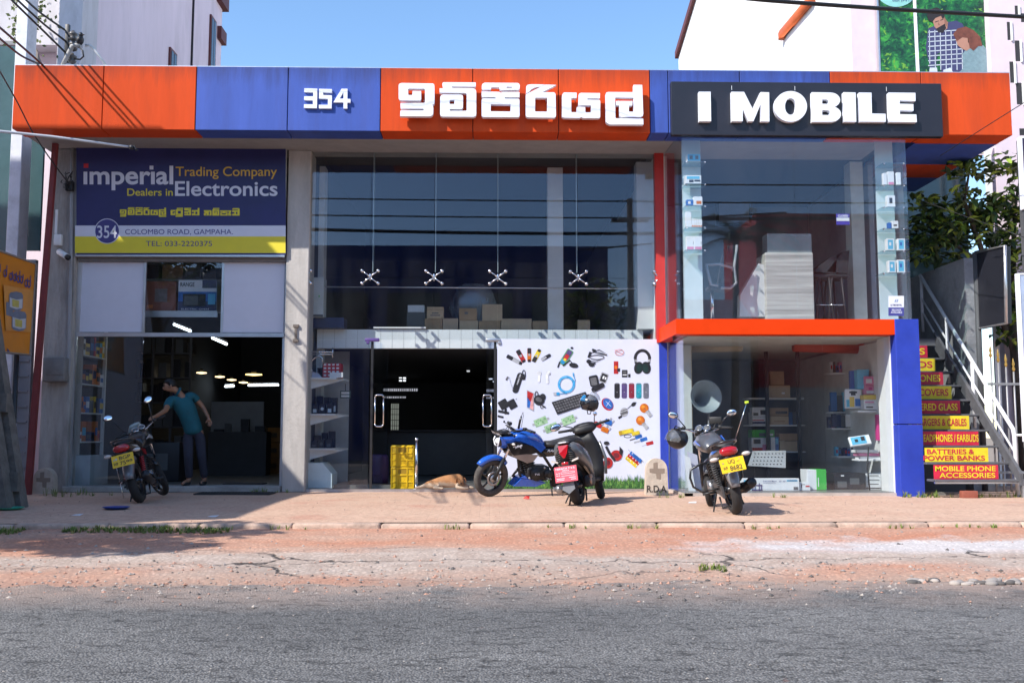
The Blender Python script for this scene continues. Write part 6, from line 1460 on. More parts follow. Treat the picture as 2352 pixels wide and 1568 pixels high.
# horn speaker on a stand
hs_ = thing('horn_speaker', P(*b6(300, 980), 16.6), 'grey horn loudspeaker on a black pole behind the lower bay glass', 'loudspeaker')
ax = (P(*b6(415, 890), 16.2) - P(*b6(318, 930), 16.9)).normalized(); qt = ax.to_track_quat('Z', 'Y').to_matrix().to_4x4()
m = MB(M('horn_grey', (.20, .25, .27), .5, var=.1)); m.lathe([(.045, 0), (.06, .12), (.10, .28), (.17, .42), (.27, .54), (.275, .55), (.255, .53), (.16, .41), (.09, .27), (.03, .1)], 28, Matrix.Translation(P(*b6(318, 935), 16.75)) @ qt); m.build('horn', hs_)
m = MB(black); m.lathe([(.001, -.12), (.08, -.12), (.085, 0), (.05, .02)], 18, Matrix.Translation(P(*b6(318, 935), 16.75)) @ qt); m.build('driver', hs_)
m = MB(pg); q = P(*b6(405, 960), 16.7); m.cyl((q.x, 16.7, .05), (q.x, 16.7, 1.7), .018); m.build('stand', hs_)
m = MB(kraft2); a = P(*b6(262, 625), 17.3); b_ = P(*b6(592, 618), 17.3); m.cyl(a, b_, .10, n=18); m.build('roller_shutter', label='tan roller shutter tube high inside the lower bay', cat='shutter')
m = MB(M('roll_red', (.42, .06, .03), .6)); a = P(*b6(890, 615), 17.0); b_ = P(*b6(1282, 628), 17.0); m.cyl(a, b_, .11, n=18); m.build('banner_roll', label='red rolled banner lying high inside the lower bay', cat='banner')
m = MB(M('pole_cream', (.52, .46, .32), .6)); q = P(*b6(303, 900), 17.2); m.box(q.x - .03, 17.2, .05, q.x + .03, 17.26, 2.9); m.build('frame_upright', label='cream perforated upright behind the horn loudspeaker', cat='post')
# perforated tray and leaning boards
m = MB(M('tray_steel', (.42, .45, .47), .4, metal=.4)); f = PXZ(15.9); lp = [[b6(680, 1216), b6(872, 1214), b6(845, 1312), b6(632, 1300)]]
for j in range(4):
    for i in range(9): x, y = 690 + i * 20 - j * 9, 1232 + j * 20; lp.append([(b6(x, y)[0] + 1.9 * cos(k), b6(x, y)[1] + 1.4 * sin(k)) for k in (0, 1.05, 2.1, 3.14, 4.2, 5.25)])
def tray(u, v, w): p = P(u, v, 15.9); t = (v - b6(0, 1214)[1]) / 40; return Vector((p.x, 15.9 + .25 * (1 - t) + w, p.z))
m.shape(lp, tray, .006); m.build('perforated_tray', label='perforated steel tray propped up in the lower bay', cat='tray')
for k, (x0, x1, t0, lean, mm, lb_) in enumerate(((262, 300, 1235, 70, pw, 'white board leaning at the left end of the lower bay'), (285, 340, 1218, 60, M('board_lilac', (.5, .5, .6), .5), 'lilac white board leaning beside the motorcycle in the bay'))):
    m = MB(mm); a = b6(x0 + lean * .5, 1460); b_ = b6(x1 + lean * .5, 1460); c = b6(x1, t0 + 20); d = b6(x0, t0); Y = 15.75 + k * .12
    vs = [P(*a, Y), P(*b_, Y), P(*c, Y), P(*d, Y)]; m.add(vs + [v + Vector((0, .04, 0)) for v in vs], [(0, 1, 2, 3), (7, 6, 5, 4), (0, 4, 5, 1), (1, 5, 6, 2), (2, 6, 7, 3), (3, 7, 4, 0)]); m.build('leaning_board', label=lb_, cat='board')
lw = MB(M('bay_left_wall', (.50, .55, .55), .6, var=.08)); lw.box(PX(1537, 16.7) + .02, 16.72, .05, PX(1590, 16.72), 16.76, zl1 - .02); lw.build('partition_board', label='pale partition board at the left side of the lower bay', cat='wall')
# ---- bay, upper floor
def b7(x, y): return (1504.4 + x * .27102, 321.6 + y * .27102)
def uc(x0, y0, x1, y1, Y, mat, label, **k):
    a, b_ = b7(x0, y0), b7(x1, y1); return carton(a[0], a[1], b_[0], b_[1], Y, mat, label, **k)
gsh = glass_mat('shelf_glass', (.80, .90, .88), .08, dirt=.15)
def gshelf(label, xs, ys_, Y, dep):
    t = thing('glass_shelf', P(*b7((xs[0] + xs[1]) / 2, ys_[-1]), Y), label, 'shelf')
    for y in ys_:
        a, b_ = P(*b7(xs[0], y), Y), P(*b7(xs[1], y), Y); m = MB(gsh); m.box(a.x, Y, a.z - .005, b_.x, Y + dep, a.z + .005); o = m.build('shelf_board', t)
        m = MB(chrome)
        for x in (a.x + .02, b_.x - .02): m.cyl((x, Y - .02, a.z - .008), (x, Y + .02, a.z - .008), .012)
        m.build('stud', o)
    a, b_ = P(*b7(xs[0], ys_[0]), Y), P(*b7(xs[1], ys_[-1]), Y)
    m = MB(M('display_back', (.50, .60, .62), .5, var=.06)); m.box(a.x, Y + dep + .01, zu0 + .02, b_.x, Y + dep + .03, ZS - .02); m.build('back_panel', t)
Yg_ = ub + .12
gshelf('column of glass shelves with phone boxes at the left of the upper bay', (258, 435), (185, 372, 556, 742, 932), Yg_, .30)
gshelf('column of glass shelves with phone boxes at the right of the upper bay', (1930, 2118), (196, 384, 568, 750, 938, 1126), Yg_, .30)
g7 = {}
def ucs(x0, y0, x1, y1, mat, label, prints=(), **k): uc(x0, y0, x1, y1, Yg_ + .05, mat, label, prints=prints, **k)
ucs(262, 300, 392, 368, pw, 'white tablet box on the second left glass shelf', ((pb, .2, .1, .5, .45), (pb, .55, .2, .95, .45), (pcy, .05, .55, .9, .9)))
ucs(275, 120, 385, 180, pw, 'pale box with two dark pictures on the top left glass shelf', ((pcy, 0, 0, 1, 1), (pg, .15, .25, .4, .8), (pg, .6, .25, .85, .8)))
ucs(268, 505, 325, 552, pbl, 'blue box on the third left glass shelf', ((pw, .2, .2, .6, .7),))
ucs(328, 480, 402, 552, pw, 'white and peach box on the third left glass shelf', ((por, .3, .1, .9, .5),))
ucs(262, 608, 308, 738, pw, 'tall white box on the fourth left glass shelf')
for k in range(5): ucs(312 + 18 * k, 665 + k * 2, 328 + 18 * k, 738, pw, 'slim white phone box in the row on the fourth left glass shelf', ((por, 0, 0, 1, .2),), group='slim phone boxes on the fourth left glass shelf')
for k in range(2): ucs(268 + 66 * k, 815, 332 + 66 * k, 928, pw, ('white phone box at the left of the lowest left glass shelf', 'white phone box at the right of the lowest left glass shelf')[k], ((ppk, .05, 0, .95, .2), (pb, .88, .4, .92, .6)))
ucs(1975, 268, 2025, 380, pw, 'white phone box with pink foot on the right glass shelves', ((ppk, .05, 0, .95, .2),))
ucs(2050, 275, 2082, 380, pw, 'slim white phone box beside the pink footed one')
ucs(1935, 280, 1965, 380, pw, 'plain white phone box left of the pink footed one')
ucs(1970, 470, 2035, 566, pw, 'white box with black circle on the third right glass shelf', ((pb, .25, .3, .65, .8),))
ucs(1975, 700, 2005, 748, pbl, 'small blue box on the fourth right glass shelf'); ucs(2010, 685, 2062, 748, pw, 'white box with black lettering on the fourth right glass shelf', ((pb, .2, .3, .8, .5),))
for k, (x0, y0, x1, y1) in enumerate(((1966, 836, 2026, 934), (2058, 836, 2118, 934), (1980, 1022, 2040, 1122), (2056, 1014, 2118, 1122))):
    ucs(x0, y0, x1, y1, pw, ('upper left of the four phone boxes with blue pictures in the bay', 'upper right of the four phone boxes with blue pictures in the bay', 'lower left of the four phone boxes with blue pictures in the bay', 'lower right of the four phone boxes with blue pictures in the bay')[k], ((pcy, .15, .08, .85, .92), (pbl if k % 2 else pw, .3, .4, .6, .7)))
st_ = MB(pw); f = PXZ(ub, .006); a, b_ = b7(1978, 1320), b7(2110, 1490)
st_.flat([(a[0], a[1]), (b_[0], a[1]), (b_[0], b_[1]), (a[0], b_[1])], f)
mid = b7(0, 1418)[1]; st_.use(M('sticker_purple', (.06, .06, .25), .5)); st_.flat([(a[0], mid), (b_[0], mid), (b_[0], b_[1]), (a[0], b_[1])], PXZ(ub, .008))
def uT(mat, s_, x0, y0, x1, y1, bo=.01): p, q = b7(x0, y0), b7(x1, y1); TB(st_, mat, s_, p[0], p[1], q[0], q[1], Y=ub, bold=bo, front=.011)
uT(letter_w, 'RELOADS', 2008, 1432, 2085, 1448); uT(letter_w, 'AVAILABLE', 1998, 1452, 2095, 1468); uT(s_ink, 'SLTMOBITEL', 1995, 1390, 2093, 1405)
st_.use(pbl)
for k in (0, 16): p = b7(2030 + k, 1372); q = b7(2042 + k, 1348); st_.flat([(p[0], p[1]), (p[0] + 1.5, p[1]), (q[0] + 1, q[1]), (q[0], q[1])], PXZ(ub, .011))
st_.build('window_sticker', label='white and purple reloads available sticker at the right of the upper bay glass', cat='sticker')
cs = thing('closed_sign', P(*b7(1592, 715), ub + .1), 'purple and white CLOSED sign hanging by a string in the upper bay', 'sign')
m = MB(M('closed_purple', (.06, .05, .36), .5)); a, b_ = P(*b7(1538, 718), ub + .1), P(*b7(1648, 626), ub + .1); m.box(a.x, ub + .1, a.z, b_.x, ub + .108, b_.z)
m.use(pw); m.box(a.x + .004, ub + .096, a.z + .06, b_.x - .004, ub + .099, a.z + (b_.z - a.z) * .64); p, q = b7(1550, 634), b7(1637, 652); TB(m, letter_w, 'CLOSED', p[0], p[1], q[0], q[1], Y=ub + .1, bold=.03, front=.012); m.build('board', cs)
m = MB(black); m.tube([(a.x + .07, ub + .1, b_.z), ((a.x + b_.x) / 2, ub + .1, PZ(b7(0, 570)[1], ub + .1)), (b_.x - .07, ub + .1, b_.z)], .003, 4); m.build('string', cs)
# counter, chair, stools
wc = M('counter_wood', (.40, .39, .37), .55, var=.45, scale=2.5, stretch=(.25, 1, 7))
zf2 = zbt + .002
cn = thing('reception_counter', P(*b7(1150, 1490), 16.3), 'pale wood grained reception counter with glass top in the upper bay', 'counter')
m = MB(wc); a, b_ = P(*b7(948, 1490), 16.2), P(*b7(1338, 955), 16.2); m.bbox(((a.x + b_.x) / 2, 16.5, (zf2 + b_.z) / 2), (b_.x - a.x, .6, b_.z - zf2), .008, seg=1, smooth=False); m.build('body', cn)
m = MB(M('counter_top_grey', (.24, .27, .28), .4)); c = P(*b7(950, 792), 16.35); d = P(*b7(1330, 955), 16.35); m.box(c.x, 16.36, b_.z + .003, d.x, 16.66, c.z); m.build('upper_part', cn)
m = MB(M('counter_side', (.52, .53, .54), .5)); p = [b7(720, 1495), b7(946, 1495), b7(946, 1068), b7(880, 1045), b7(724, 1310)]; m.prism([(P(*q, 16.3).x, max(zf2, P(*q, 16.3).z)) for q in p], 16.3, 16.5, lambda u, v, w: Vector((u, w, v))); m.build('side_panel', cn)
oc = thing('office_chair', P(*b7(500, 1490), 16.0), 'grey framed swivel chair with dark mesh back in the upper bay', 'chair')
Yo = 16.0; cf = M('chair_frame_grey', (.30, .31, .33), .5); cm = M('chair_mesh', (.03, .03, .04), .8)
def o7(x, y, dy=0): return P(*b7(x, y), Yo + dy)
m = MB(cm); q0, q1, q2, q3 = o7(560, 1245), o7(640, 1230), o7(700, 880, .1), o7(620, 890, .1); m.add([q0, q1, q2, q3] + [v + Vector((0, .4, 0)) for v in (q0, q1, q2, q3)], [(0, 1, 2, 3), (7, 6, 5, 4), (0, 4, 5, 1), (1, 5, 6, 2), (2, 6, 7, 3), (3, 7, 4, 0)]); m.build('backrest', oc)
m = MB(cm); a = o7(470, 1250); b_ = o7(670, 1200); m.bbox(((a.x + b_.x) / 2, Yo + .22, a.z + .02), (b_.x - a.x, .46, .08), .03); m.build('seat', oc)
for dy in (0, .42):
    m = MB(cf); m.tube([o7(430, 1060, dy), o7(540, 1050, dy), o7(655, 1085, dy), o7(660, 1110, dy)], .022, 8); m.tube([o7(435, 1060, dy), o7(475, 1225, dy), o7(535, 1235, dy)], .024, 8); m.build('armrest', oc)
m = MB(cf); m.tube([o7(695, 890, -.02), o7(670, 1080, -.02), o7(690, 1210, -.02), o7(640, 1255, -.02), o7(560, 1255, -.02)], .022, 8); m.build('back_frame', oc)
m = MB(chrome); q = o7(482, 1250, .2); m.cyl((q.x, Yo + .2, zf2 + .09), (q.x, Yo + .2, q.z), .028); m.build('gas_lift', oc)
for k in range(5):
    a = 2 * pi * k / 5 + .3; m = MB(cf); e = Vector((q.x + .3 * cos(a), Yo + .2 + .3 * sin(a), zf2 + .05)); m.tube([(q.x, Yo + .2, zf2 + .10), e], [.025, .016], 8); m.ell((e.x, e.y, zf2 + .028), (.028, .028, .028), 10, 6); m.build('leg', oc)
def stool(px_, label, top):
    t = thing('bar_stool', P(*b7(px_, 1480), 16.4), label, 'stool'); Y = 16.4; bl_ = M('stool_black', (.02, .02, .024), .6)
    m = MB(bl_); a = P(*b7(px_ - 95, 1150), Y); b_ = P(*b7(px_ + 100, 1140), Y)
    m.bbox(((a.x + b_.x) / 2, Y + .2, a.z), (b_.x - a.x, .4, .07), .03); m.build('seat', t)
    m = MB(bl_); pts = [b7(px_ - 80, 1110), b7(px_ + 100, 1130), b7(px_ + 112, top), b7(px_ + 60, top + 10), b7(px_ - 40, 1060)]; m.prism([(P(*q, Y).x, P(*q, Y).z) for q in pts], Y + .05, Y + .36, lambda u, v, w: Vector((u, w, v))); m.build('backrest', t)
    for dx, ex, dy in ((-40, -75, .03), (40, 85, .03), (-30, -60, .37), (30, 70, .37)):
        m = MB(bl_); p = P(*b7(px_ + dx, 1160), Y); q = P(*b7(px_ + ex, 1480), Y); m.tube([(p.x, Y + dy, p.z), (q.x, Y + dy, zf2)], [.02, .014], 8); m.build('leg', t)
    m = MB(chrome); p, q = P(*b7(px_ - 70, 1395), Y), P(*b7(px_ + 75, 1395), Y); m.cyl((p.x, Y + .02, p.z), (q.x, Y + .02, p.z), .008); m.build('footrest', t)
stool(1440, 'left black bar stool in the upper bay', 975); stool(1545, 'right black bar stool in the upper bay', 930)
m = MB(M('unit_grey', (.36, .38, .40), .5)); a, b_ = P(*b7(495, 330), 19.8), P(*b7(835, 205), 19.8); m.bbox(((a.x + b_.x) / 2, 19.9, (a.z + b_.z) / 2), (b_.x - a.x, .25, b_.z - a.z), .03); m.build('air_conditioner', label='grey air conditioner on the back wall of the upper bay', cat='air conditioner')
pf = thing('framed_poster', P(*b7(670, 725), 20.3), 'black framed pale poster on the back wall of the upper bay', 'poster')
m = MB(black); a, b_ = P(*b7(520, 725), 20.3), P(*b7(815, 430), 20.3); m.box(a.x, 20.3, a.z, b_.x, 20.34, b_.z); m.build('frame', pf); m = MB(M('poster_pale', (.40, .40, .46), .5, var=.15)); m.box(a.x + .06, 20.29, a.z + .06, b_.x - .06, 20.298, b_.z - .06); m.build('sheet', pf)
m = MB(M('inner_pillar', (.58, .60, .56), .7)); m.box(PX(1972, 17), 17, zbt, PX(2002, 17), 17.3, ZS); m.build('inner_pillar', label='pale square pillar inside the upper bay', cat='pillar')
tubelight('fluorescent_tube', P(*b7(675, 28), 17.2), P(*b7(1355, 30), 17.2), .022, 'unlit fluorescent batten at the ceiling of the upper bay', mat=M('tube_unlit', (.5, .52, .52), .4))
# ---- doormats and plates
dm = MB(M('mat_rubber', (.03, .03, .03), .9, var=.3, bump=.6, bscale=60)); a, b_ = P(452, 1130, 15.9), P(625, 1130, 15.9); dm.bbox(((a.x + b_.x) / 2, 15.95, .014), (b_.x - a.x, .5, .022), .008)
for k in range(24): dm.box(a.x + .02 + k * (b_.x - a.x - .04) / 24, 15.74, .025, a.x + .045 + k * (b_.x - a.x - .04) / 24, 16.16, .030)
dm.build('doormat', label='black ribbed rubber doormat on the pavers outside the left shop', cat='doormat')
dm = MB(M('mat_brown', (.06, .05, .045), .9, var=.3)); a, b_ = P(510, 1111, 17.1), P(602, 1111, 17.1); dm.bbox(((a.x + b_.x) / 2, 17.3, .103), (b_.x - a.x, .4, .02), .008); dm.build('doormat', label='dark doormat just inside the left shop', cat='doormat')
def plate(px_, py_, r, mat, label):
    Y = .95 * 2287 / (py_ - 1000); q = P(px_, py_, Y); z = fore_z(q.x, Y) + .003; m = MB(mat); m.lathe([(.001, .004), (r * .6, .004), (r * .7, .012), (r, .028), (r * 1.02, .03), (r * .98, .024), (r * .72, .002), (.001, 0)], 28, Matrix.Translation((q.x, Y, z))); m.build('plate', label=label, cat='plate')
plate(22, 1170, .17, M('plate_green', (.03, .30, .20), .4, var=.1), 'green plastic plate lying by the utility pole'); plate(267, 1169, .165, M('plate_blue', (.02, .05, .25), .4, var=.1), 'dark blue plastic plate lying on the pavers')
q = P(1209, 1146, 14.6); m = MB(M('litter_red', (.55, .03, .02), .5)); m.add([(q.x - .05, 14.6, .01), (q.x + .04, 14.58, .005), (q.x + .05, 14.66, .045), (q.x - .02, 14.67, .03), (q.x - .01, 14.62, .05)], [(0, 1, 4), (1, 2, 4), (2, 3, 4), (3, 0, 4)]); m.build('litter', label='crumpled bright red wrapper on the pavers', cat='litter')
for k, (a, b_) in enumerate(((175, 1181), (487, 1184), (1590, 1158))):
    Y = .95 * 2287 / (b_ - 1000); q = P(a, b_, Y); z = fore_z(q.x, Y); m = MB(pw); m.add([(q.x - .06, Y, z + .004), (q.x + .05, Y - .02, z + .003), (q.x + .07, Y + .05, z + .02), (q.x - .03, Y + .06, z + .012)], [(0, 1, 2), (0, 2, 3)]); m.build('litter', label=('white paper scrap by the dark blue plate', 'white paper scrap on the pavers near the kerb at the left', 'white paper scrap behind the scooter wheel')[k], cat='litter')
m = MB(M('brick_red', (.28, .08, .05), .9, var=.2)); a, b_ = P(2215, 1148, 14.7), P(2250, 1133, 14.7); m.bbox(((a.x + b_.x) / 2, 14.8, .05), (b_.x - a.x, .12, .11), .008); m.build('brick', label='single red brick under the steel stairs', cat='brick')
Mi = lambda n, c, r: M(n, c, r, var=.4, scale=13)
# ------------------------------------------------------------ accessory poster on the glass
yp = YW - .012
pst = thing('window_poster', P(1330, 1125, yp), 'large white window poster printed with phone accessories above a strip of grass', 'poster')
m = MB(M('poster_white', (.60, .63, .75), .35, var=.03, spec=.4))
a, b_ = P(1141.6, 1126, yp), P(1517, 779, yp)
m.box(a.x, yp, .046, b_.x, yp + .006, b_.z)
LY = [0]
def f4(x, y): return (1131.2 + x * .23075, 763.7 + y * .23075)
def pp(mat, pts, lay=None):
    LY[0] += 1; fr = .0008 + .00025 * (LY[0] % 40) if lay is None else lay
    m.use(mat); m.flat([f4(*p) for p in pts], PXZ(yp, fr))
def rr(mat, cx, cy, w_, h, ang, r=None):
    a = radians(ang); pts = rrect(-w_ / 2, -h / 2, w_ / 2, h / 2, r if r is not None else min(w_, h) * .2)
    pp(mat, [(cx + x * cos(a) - y * sin(a), cy + x * sin(a) + y * cos(a)) for x, y in pts])
def el(mat, cx, cy, rx, ry, ang=0, n=20):
    a = radians(ang); pp(mat, [(cx + rx * cos(t) * cos(a) - ry * sin(t) * sin(a), cy + rx * cos(t) * sin(a) + ry * sin(t) * cos(a)) for t in [2 * pi * i / n for i in range(n)]])
def ln(mat, pts, w_):
    L = []; Rr = []
    for i, p in enumerate(pts):
        q0 = pts[max(0, i - 1)]; q1 = pts[min(len(pts) - 1, i + 1)]; dx, dy = q1[0] - q0[0], q1[1] - q0[1]; l = max(1e-6, sqrt(dx * dx + dy * dy)); nx_, ny_ = -dy / l * w_ / 2, dx / l * w_ / 2
        L.append((p[0] + nx_, p[1] + ny_)); Rr.append((p[0] - nx_, p[1] - ny_))
    LY[0] += 1; m.use(mat); f = PXZ(yp, .0008 + .00025 * (LY[0] % 40))
    for i in range(len(pts) - 1): m.flat([f4(*q) for q in (L[i], L[i + 1], Rr[i + 1], Rr[i])], f)
def ringp(mat, cx, cy, r, w_, ry=None, a0=0, a1=360, n=28): ln(mat, [(cx + r * cos(radians(a0 + (a1 - a0) * i / n)), cy + (ry or r) * sin(radians(a0 + (a1 - a0) * i / n))) for i in range(n + 1)], w_)
k_ = Mi('ink_black', (.020, .020, .024), .4); kg = Mi('ink_grey', (.12, .12, .13), .4); ks = Mi('ink_silver', (.36, .37, .40), .4); kr = Mi('ink_red', (.40, .02, .02), .4); ky = Mi('ink_yellow', (.62, .48, .03), .4); kb = Mi('ink_blue', (.02, .12, .42), .4); kc = Mi('ink_cyan', (.03, .30, .62), .4); ko = Mi('ink_orange', (.55, .14, .01), .4); kw = Mi('ink_white', (.70, .72, .76), .4); kp = Mi('ink_purple', (.09, .06, .18), .4); kt = Mi('ink_teal', (.02, .25, .33), .4); kgr = Mi('ink_green', (.10, .30, .10), .4); kpk = Mi('ink_pink', (.62, .30, .30), .4); kmg = Mi('ink_pale_green', (.30, .46, .28), .4)
# usb sticks
for cx, cy, w_, h, an, c1, c2 in ((215, 270, 160, 42, 28, ks, k_), (282, 232, 130, 46, 60, kr, k_), (366, 220, 130, 40, 90, ko, k_), (438, 232, 130, 44, -62, ky, k_), (530, 248, 100, 34, -30, k_, ks)):
    rr(c1, cx, cy, w_, h, an); a_ = radians(an); rr(c2, cx - cos(a_) * w_ * .3, cy - sin(a_) * w_ * .3, w_ * .42, h * .9, an); rr(k_, cx + cos(a_) * w_ * .46, cy + sin(a_) * w_ * .46, w_ * .2, h * .7, an, 2); el(ks, cx, cy, h * .28, h * .28); 
# phone on a stand
rr(kgr, 735, 245, 170, 68, -58); rr(kp, 748, 225, 110, 52, -58); rr(kr, 735, 245, 60, 40, -58); rr(kc, 700, 290, 40, 40, -58); rr(ky, 720, 270, 26, 26, -58); rr(k_, 660, 318, 14, 60, 20); ln(k_, [(700, 330), (770, 275), (800, 315)], 14); el(k_, 808, 325, 46, 24, 10); el(k_, 790, 152, 14, 10)
# earphones
ringp(k_, 1040, 245, 70, 7, 22, 200, 520); ln(k_, [(985, 200), (1060, 170), (1145, 215), (1050, 190), (1140, 225), (1000, 190)], 8); rr(k_, 966, 220, 24, 60, 20); el(k_, 958, 286, 24, 20); el(k_, 985, 318, 30, 20, 10); ln(k_, [(975, 280), (1030, 290), (1080, 262)], 6); rr(k_, 1010, 175, 40, 22, 20); rr(k_, 1005, 305, 40, 14, 0)
# sd cards, headphones
ringp(kpk, 1262, 195, 42, 6, 28); ln(kpk, [(1215, 170), (1300, 215)], 5); ln(kpk, [(1225, 210), (1290, 170)], 5)
rr(kr, 1230, 348, 46, 126, 0, 4); rr(ko, 1228, 345, 28, 30, 0, 3); rr(k_, 1256, 372, 30, 34, 0, 3); rr(k_, 1316, 408, 56, 74, 0, 4); rr(kg, 1316, 392, 36, 14, 0, 2); rr(k_, 1362, 428, 24, 34, 0, 3); rr(kw, 1316, 420, 40, 10, 0, 1)
ringp(k_, 1492, 262, 72, 30, 84, 180, 360); ln(k_, [(1424, 255), (1428, 310)], 26); ln(k_, [(1560, 255), (1556, 310)], 26); el(k_, 1455, 350, 46, 62, 12); el(k_, 1530, 350, 46, 62, -12); el(Mi('ink_deep', (.01, .03, .028), .4), 1462, 352, 28, 44, 12); el(MATS['ink_deep'], 1522, 352, 28, 44, -12); rr(ks, 1430, 278, 20, 26, 0, 3); rr(ks, 1556, 278, 20, 26, 0, 3)
# bluetooth headset, white buds, cable, watches
rr(k_, 252, 500, 210, 62, -72, 30); rr(ks, 262, 465, 110, 12, -72); el(kg, 262, 447, 11, 11); ringp(k_, 312, 420, 16, 8, 46); rr(k_, 308, 440, 30, 60, -10); rr(kg, 145, 455, 18, 40, 30, 5); ln(ks, [(165, 440), (180, 500), (205, 570)], 4)
rr(kw, 465, 440, 26, 110, 4, 12); el(kw, 462, 402, 24, 22); rr(kw, 545, 450, 26, 110, -4, 12); el(kw, 552, 400, 26, 22); el(ks, 568, 408, 8, 10)
for r_ in (66, 74, 82): ringp(kc if r_ != 74 else Mi('ink_lightblue', (.08, .42, .72), .4), 735, 515, r_, 7, r_ * 1.02)
ln(kc, [(810, 530), (822, 470), (806, 420)], 7); rr(kc, 806, 420, 12, 40, -8); ln(kc, [(700, 590), (740, 605), (660, 606)], 7); rr(kc, 650, 608, 34, 30, 0, 4); rr(ks, 622, 608, 30, 28, 0, 2)
rr(k_, 1010, 480, 90, 110, -12, 18); rr(kg, 1008, 485, 60, 76, -12, 10); rr(k_, 1050, 545, 140, 50, -28, 20); rr(ks, 1108, 450, 80, 100, 20, 12); rr(k_, 1108, 450, 60, 80, 20, 8); rr(kw, 1104, 445, 16, 30, 20, 3); rr(kw, 1125, 455, 14, 26, 20, 3); rr(kr, 1000, 490, 12, 20, 0, 3)
for k, c in enumerate((k_, kp, Mi('ink_wine', (.22, .02, .04), .4), kt, Mi('ink_slate', (.13, .14, .18), .4))): rr(c, 1240 + 72 * k, 578, 54, 152, 0, 16); el(ks, 1240 + 72 * k, 592, 4, 4); rr(kg, 1240 + 72 * k, 512, 40, 6, 0, 2)
# chargers, phone + wireless, keyboard, mouse
rr(k_, 110, 712, 90, 90, -30, 8); rr(k_, 196, 712, 80, 90, -28, 8); ln(kg, [(232, 665), (240, 655)], 6); rr(k_, 110, 790, 110, 24, 12, 6); rr(k_, 80, 835, 60, 18, 12, 6); rr(k_, 130, 780, 22, 60, 0, 6)
pp(ks, [(342, 570), (412, 600), (410, 780), (342, 745)]); pp(kr, [(346, 578), (408, 606), (380, 690), (346, 640)]); pp(kb, [(346, 640), (380, 690), (370, 750), (346, 740)]); pp(kpk, [(408, 606), (406, 770), (372, 750), (380, 690)])
el(k_, 465, 670, 54, 52); ringp(k_, 438, 615, 14, 8, 30); el(k_, 500, 640, 30, 34); el(kg, 460, 665, 34, 22, 20); ringp(k_, 490, 735, 12, 6, 18); rr(k_, 512, 735, 36, 14, 30)
pp(k_, [(588, 692), (925, 588), (985, 700), (645, 815)])
for r_ in range(4):
    for c_ in range(13):
        bx0 = 606 + c_ * 24.5 + r_ * 12.5; by0 = 700 - c_ * 7.6 + r_ * 25; pp(kg, [(bx0, by0), (bx0 + 18, by0 - 5.5), (bx0 + 26, by0 + 11), (bx0 + 8, by0 + 17)], .012)
el(kr, 1145, 712, 70, 52, 50); el(kb, 1150, 708, 60, 42, 50); ln(kw, [(1125, 680), (1180, 735)], 3); ln(kw, [(1130, 735), (1170, 680)], 3)
# bulbs, fuses, crimps, horns, resistor ladder, terminal strips
el(ks, 1310, 790, 40, 46, 20); rr(kg, 1310, 800, 76, 26, -20, 6); rr(kg, 1310, 770, 70, 10, -20, 3); rr(k_, 1270, 840, 40, 20, -30, 3); ln(kg, [(1345, 755), (1395, 710)], 7); el(k_, 1404, 712, 26, 18, -40); rr(k_, 1415, 700, 36, 10, -20, 3)
for cx, cy in ((1510, 750), (1472, 872)): el(ko, cx, cy, 44, 46); el(Mi('ink_amber', (.70, .26, .03), .4), cx - 10, cy - 14, 18, 16); rr(ks, cx + 48, cy + 55, 70, 40, 52, 6); ln(kg, [(cx, cy), (cx + 24, cy + 30)], 4)
for cx, cy, c in ((1050, 915, kr), (1155, 890, kb), (1120, 965, ko)): rr(c, cx, cy, 76, 50, 22, 6); rr(ks, cx + 46, cy - 10, 26, 16, -50, 2); rr(ks, cx + 20, cy - 32, 30, 14, -50, 2)
rr(ky, 1330, 985, 150, 42, -12, 8); rr(Mi('ink_ochre', (.45, .28, .02), .4), 1275, 998, 30, 44, -12, 5); rr(ky, 1425, 1000, 80, 36, -14, 8); ringp(k_, 1345, 1030, 36, 7, 14)
rr(kb, 1455, 1036, 70, 34, -20, 6); rr(kg, 1395, 1062, 60, 14, -18, 4); rr(kb, 1505, 1062, 72, 36, -18, 6); rr(ks, 1440, 1085, 66, 18, -18, 5); rr(kr, 1565, 1100, 74, 34, -14, 6); ln(ks, [(1540, 1110), (1490, 1130)], 5)
for cx, cy in ((480, 885), (585, 945), (755, 870)): rr(kmg, cx, cy, 130, 76, -22, 4); [rr(kgr, cx - 45 + 22 * q, cy + 12 - 8 * q + (14 if q % 2 else -10), 10, 18, -22, 1) for q in range(5)]; rr(ks, cx - 72, cy + 30, 24, 22, -22, 2); rr(ks, cx + 72, cy - 30, 24, 22, -22, 2)
el(kr, 1232, 1222, 58, 54); el(Mi('ink_horn', (.16, .02, .03), .4), 1232, 1222, 30, 28); pp(k_, [(1265, 1130), (1300, 1170), (1290, 1230), (1262, 1200)]); el(kr, 1150, 1295, 46, 54); el(MATS['ink_horn'], 1150, 1295, 24, 28); ln(k_, [(1130, 1130), (1165, 1200), (1220, 1275)], 26); el(k_, 1135, 1098, 28, 18)
for q, c in enumerate((kb, kr, ky)): pp(c, [(1380 - q * 22, 1178 + q * 24), (1490 - q * 22, 1268 + q * 24), (1470 - q * 22, 1298 + q * 24), (1362 - q * 22, 1206 + q * 24)]); [rr(kw, 1392 - q * 22 + 28 * j, 1202 + q * 24 + 23 * j, 10, 10, 40, 1) for j in range(4)]
for j in range(5): ln(kg, [(1350 + 30 * j, 1160 + 22 * j), (1385 + 30 * j, 1200 + 22 * j)], 3)
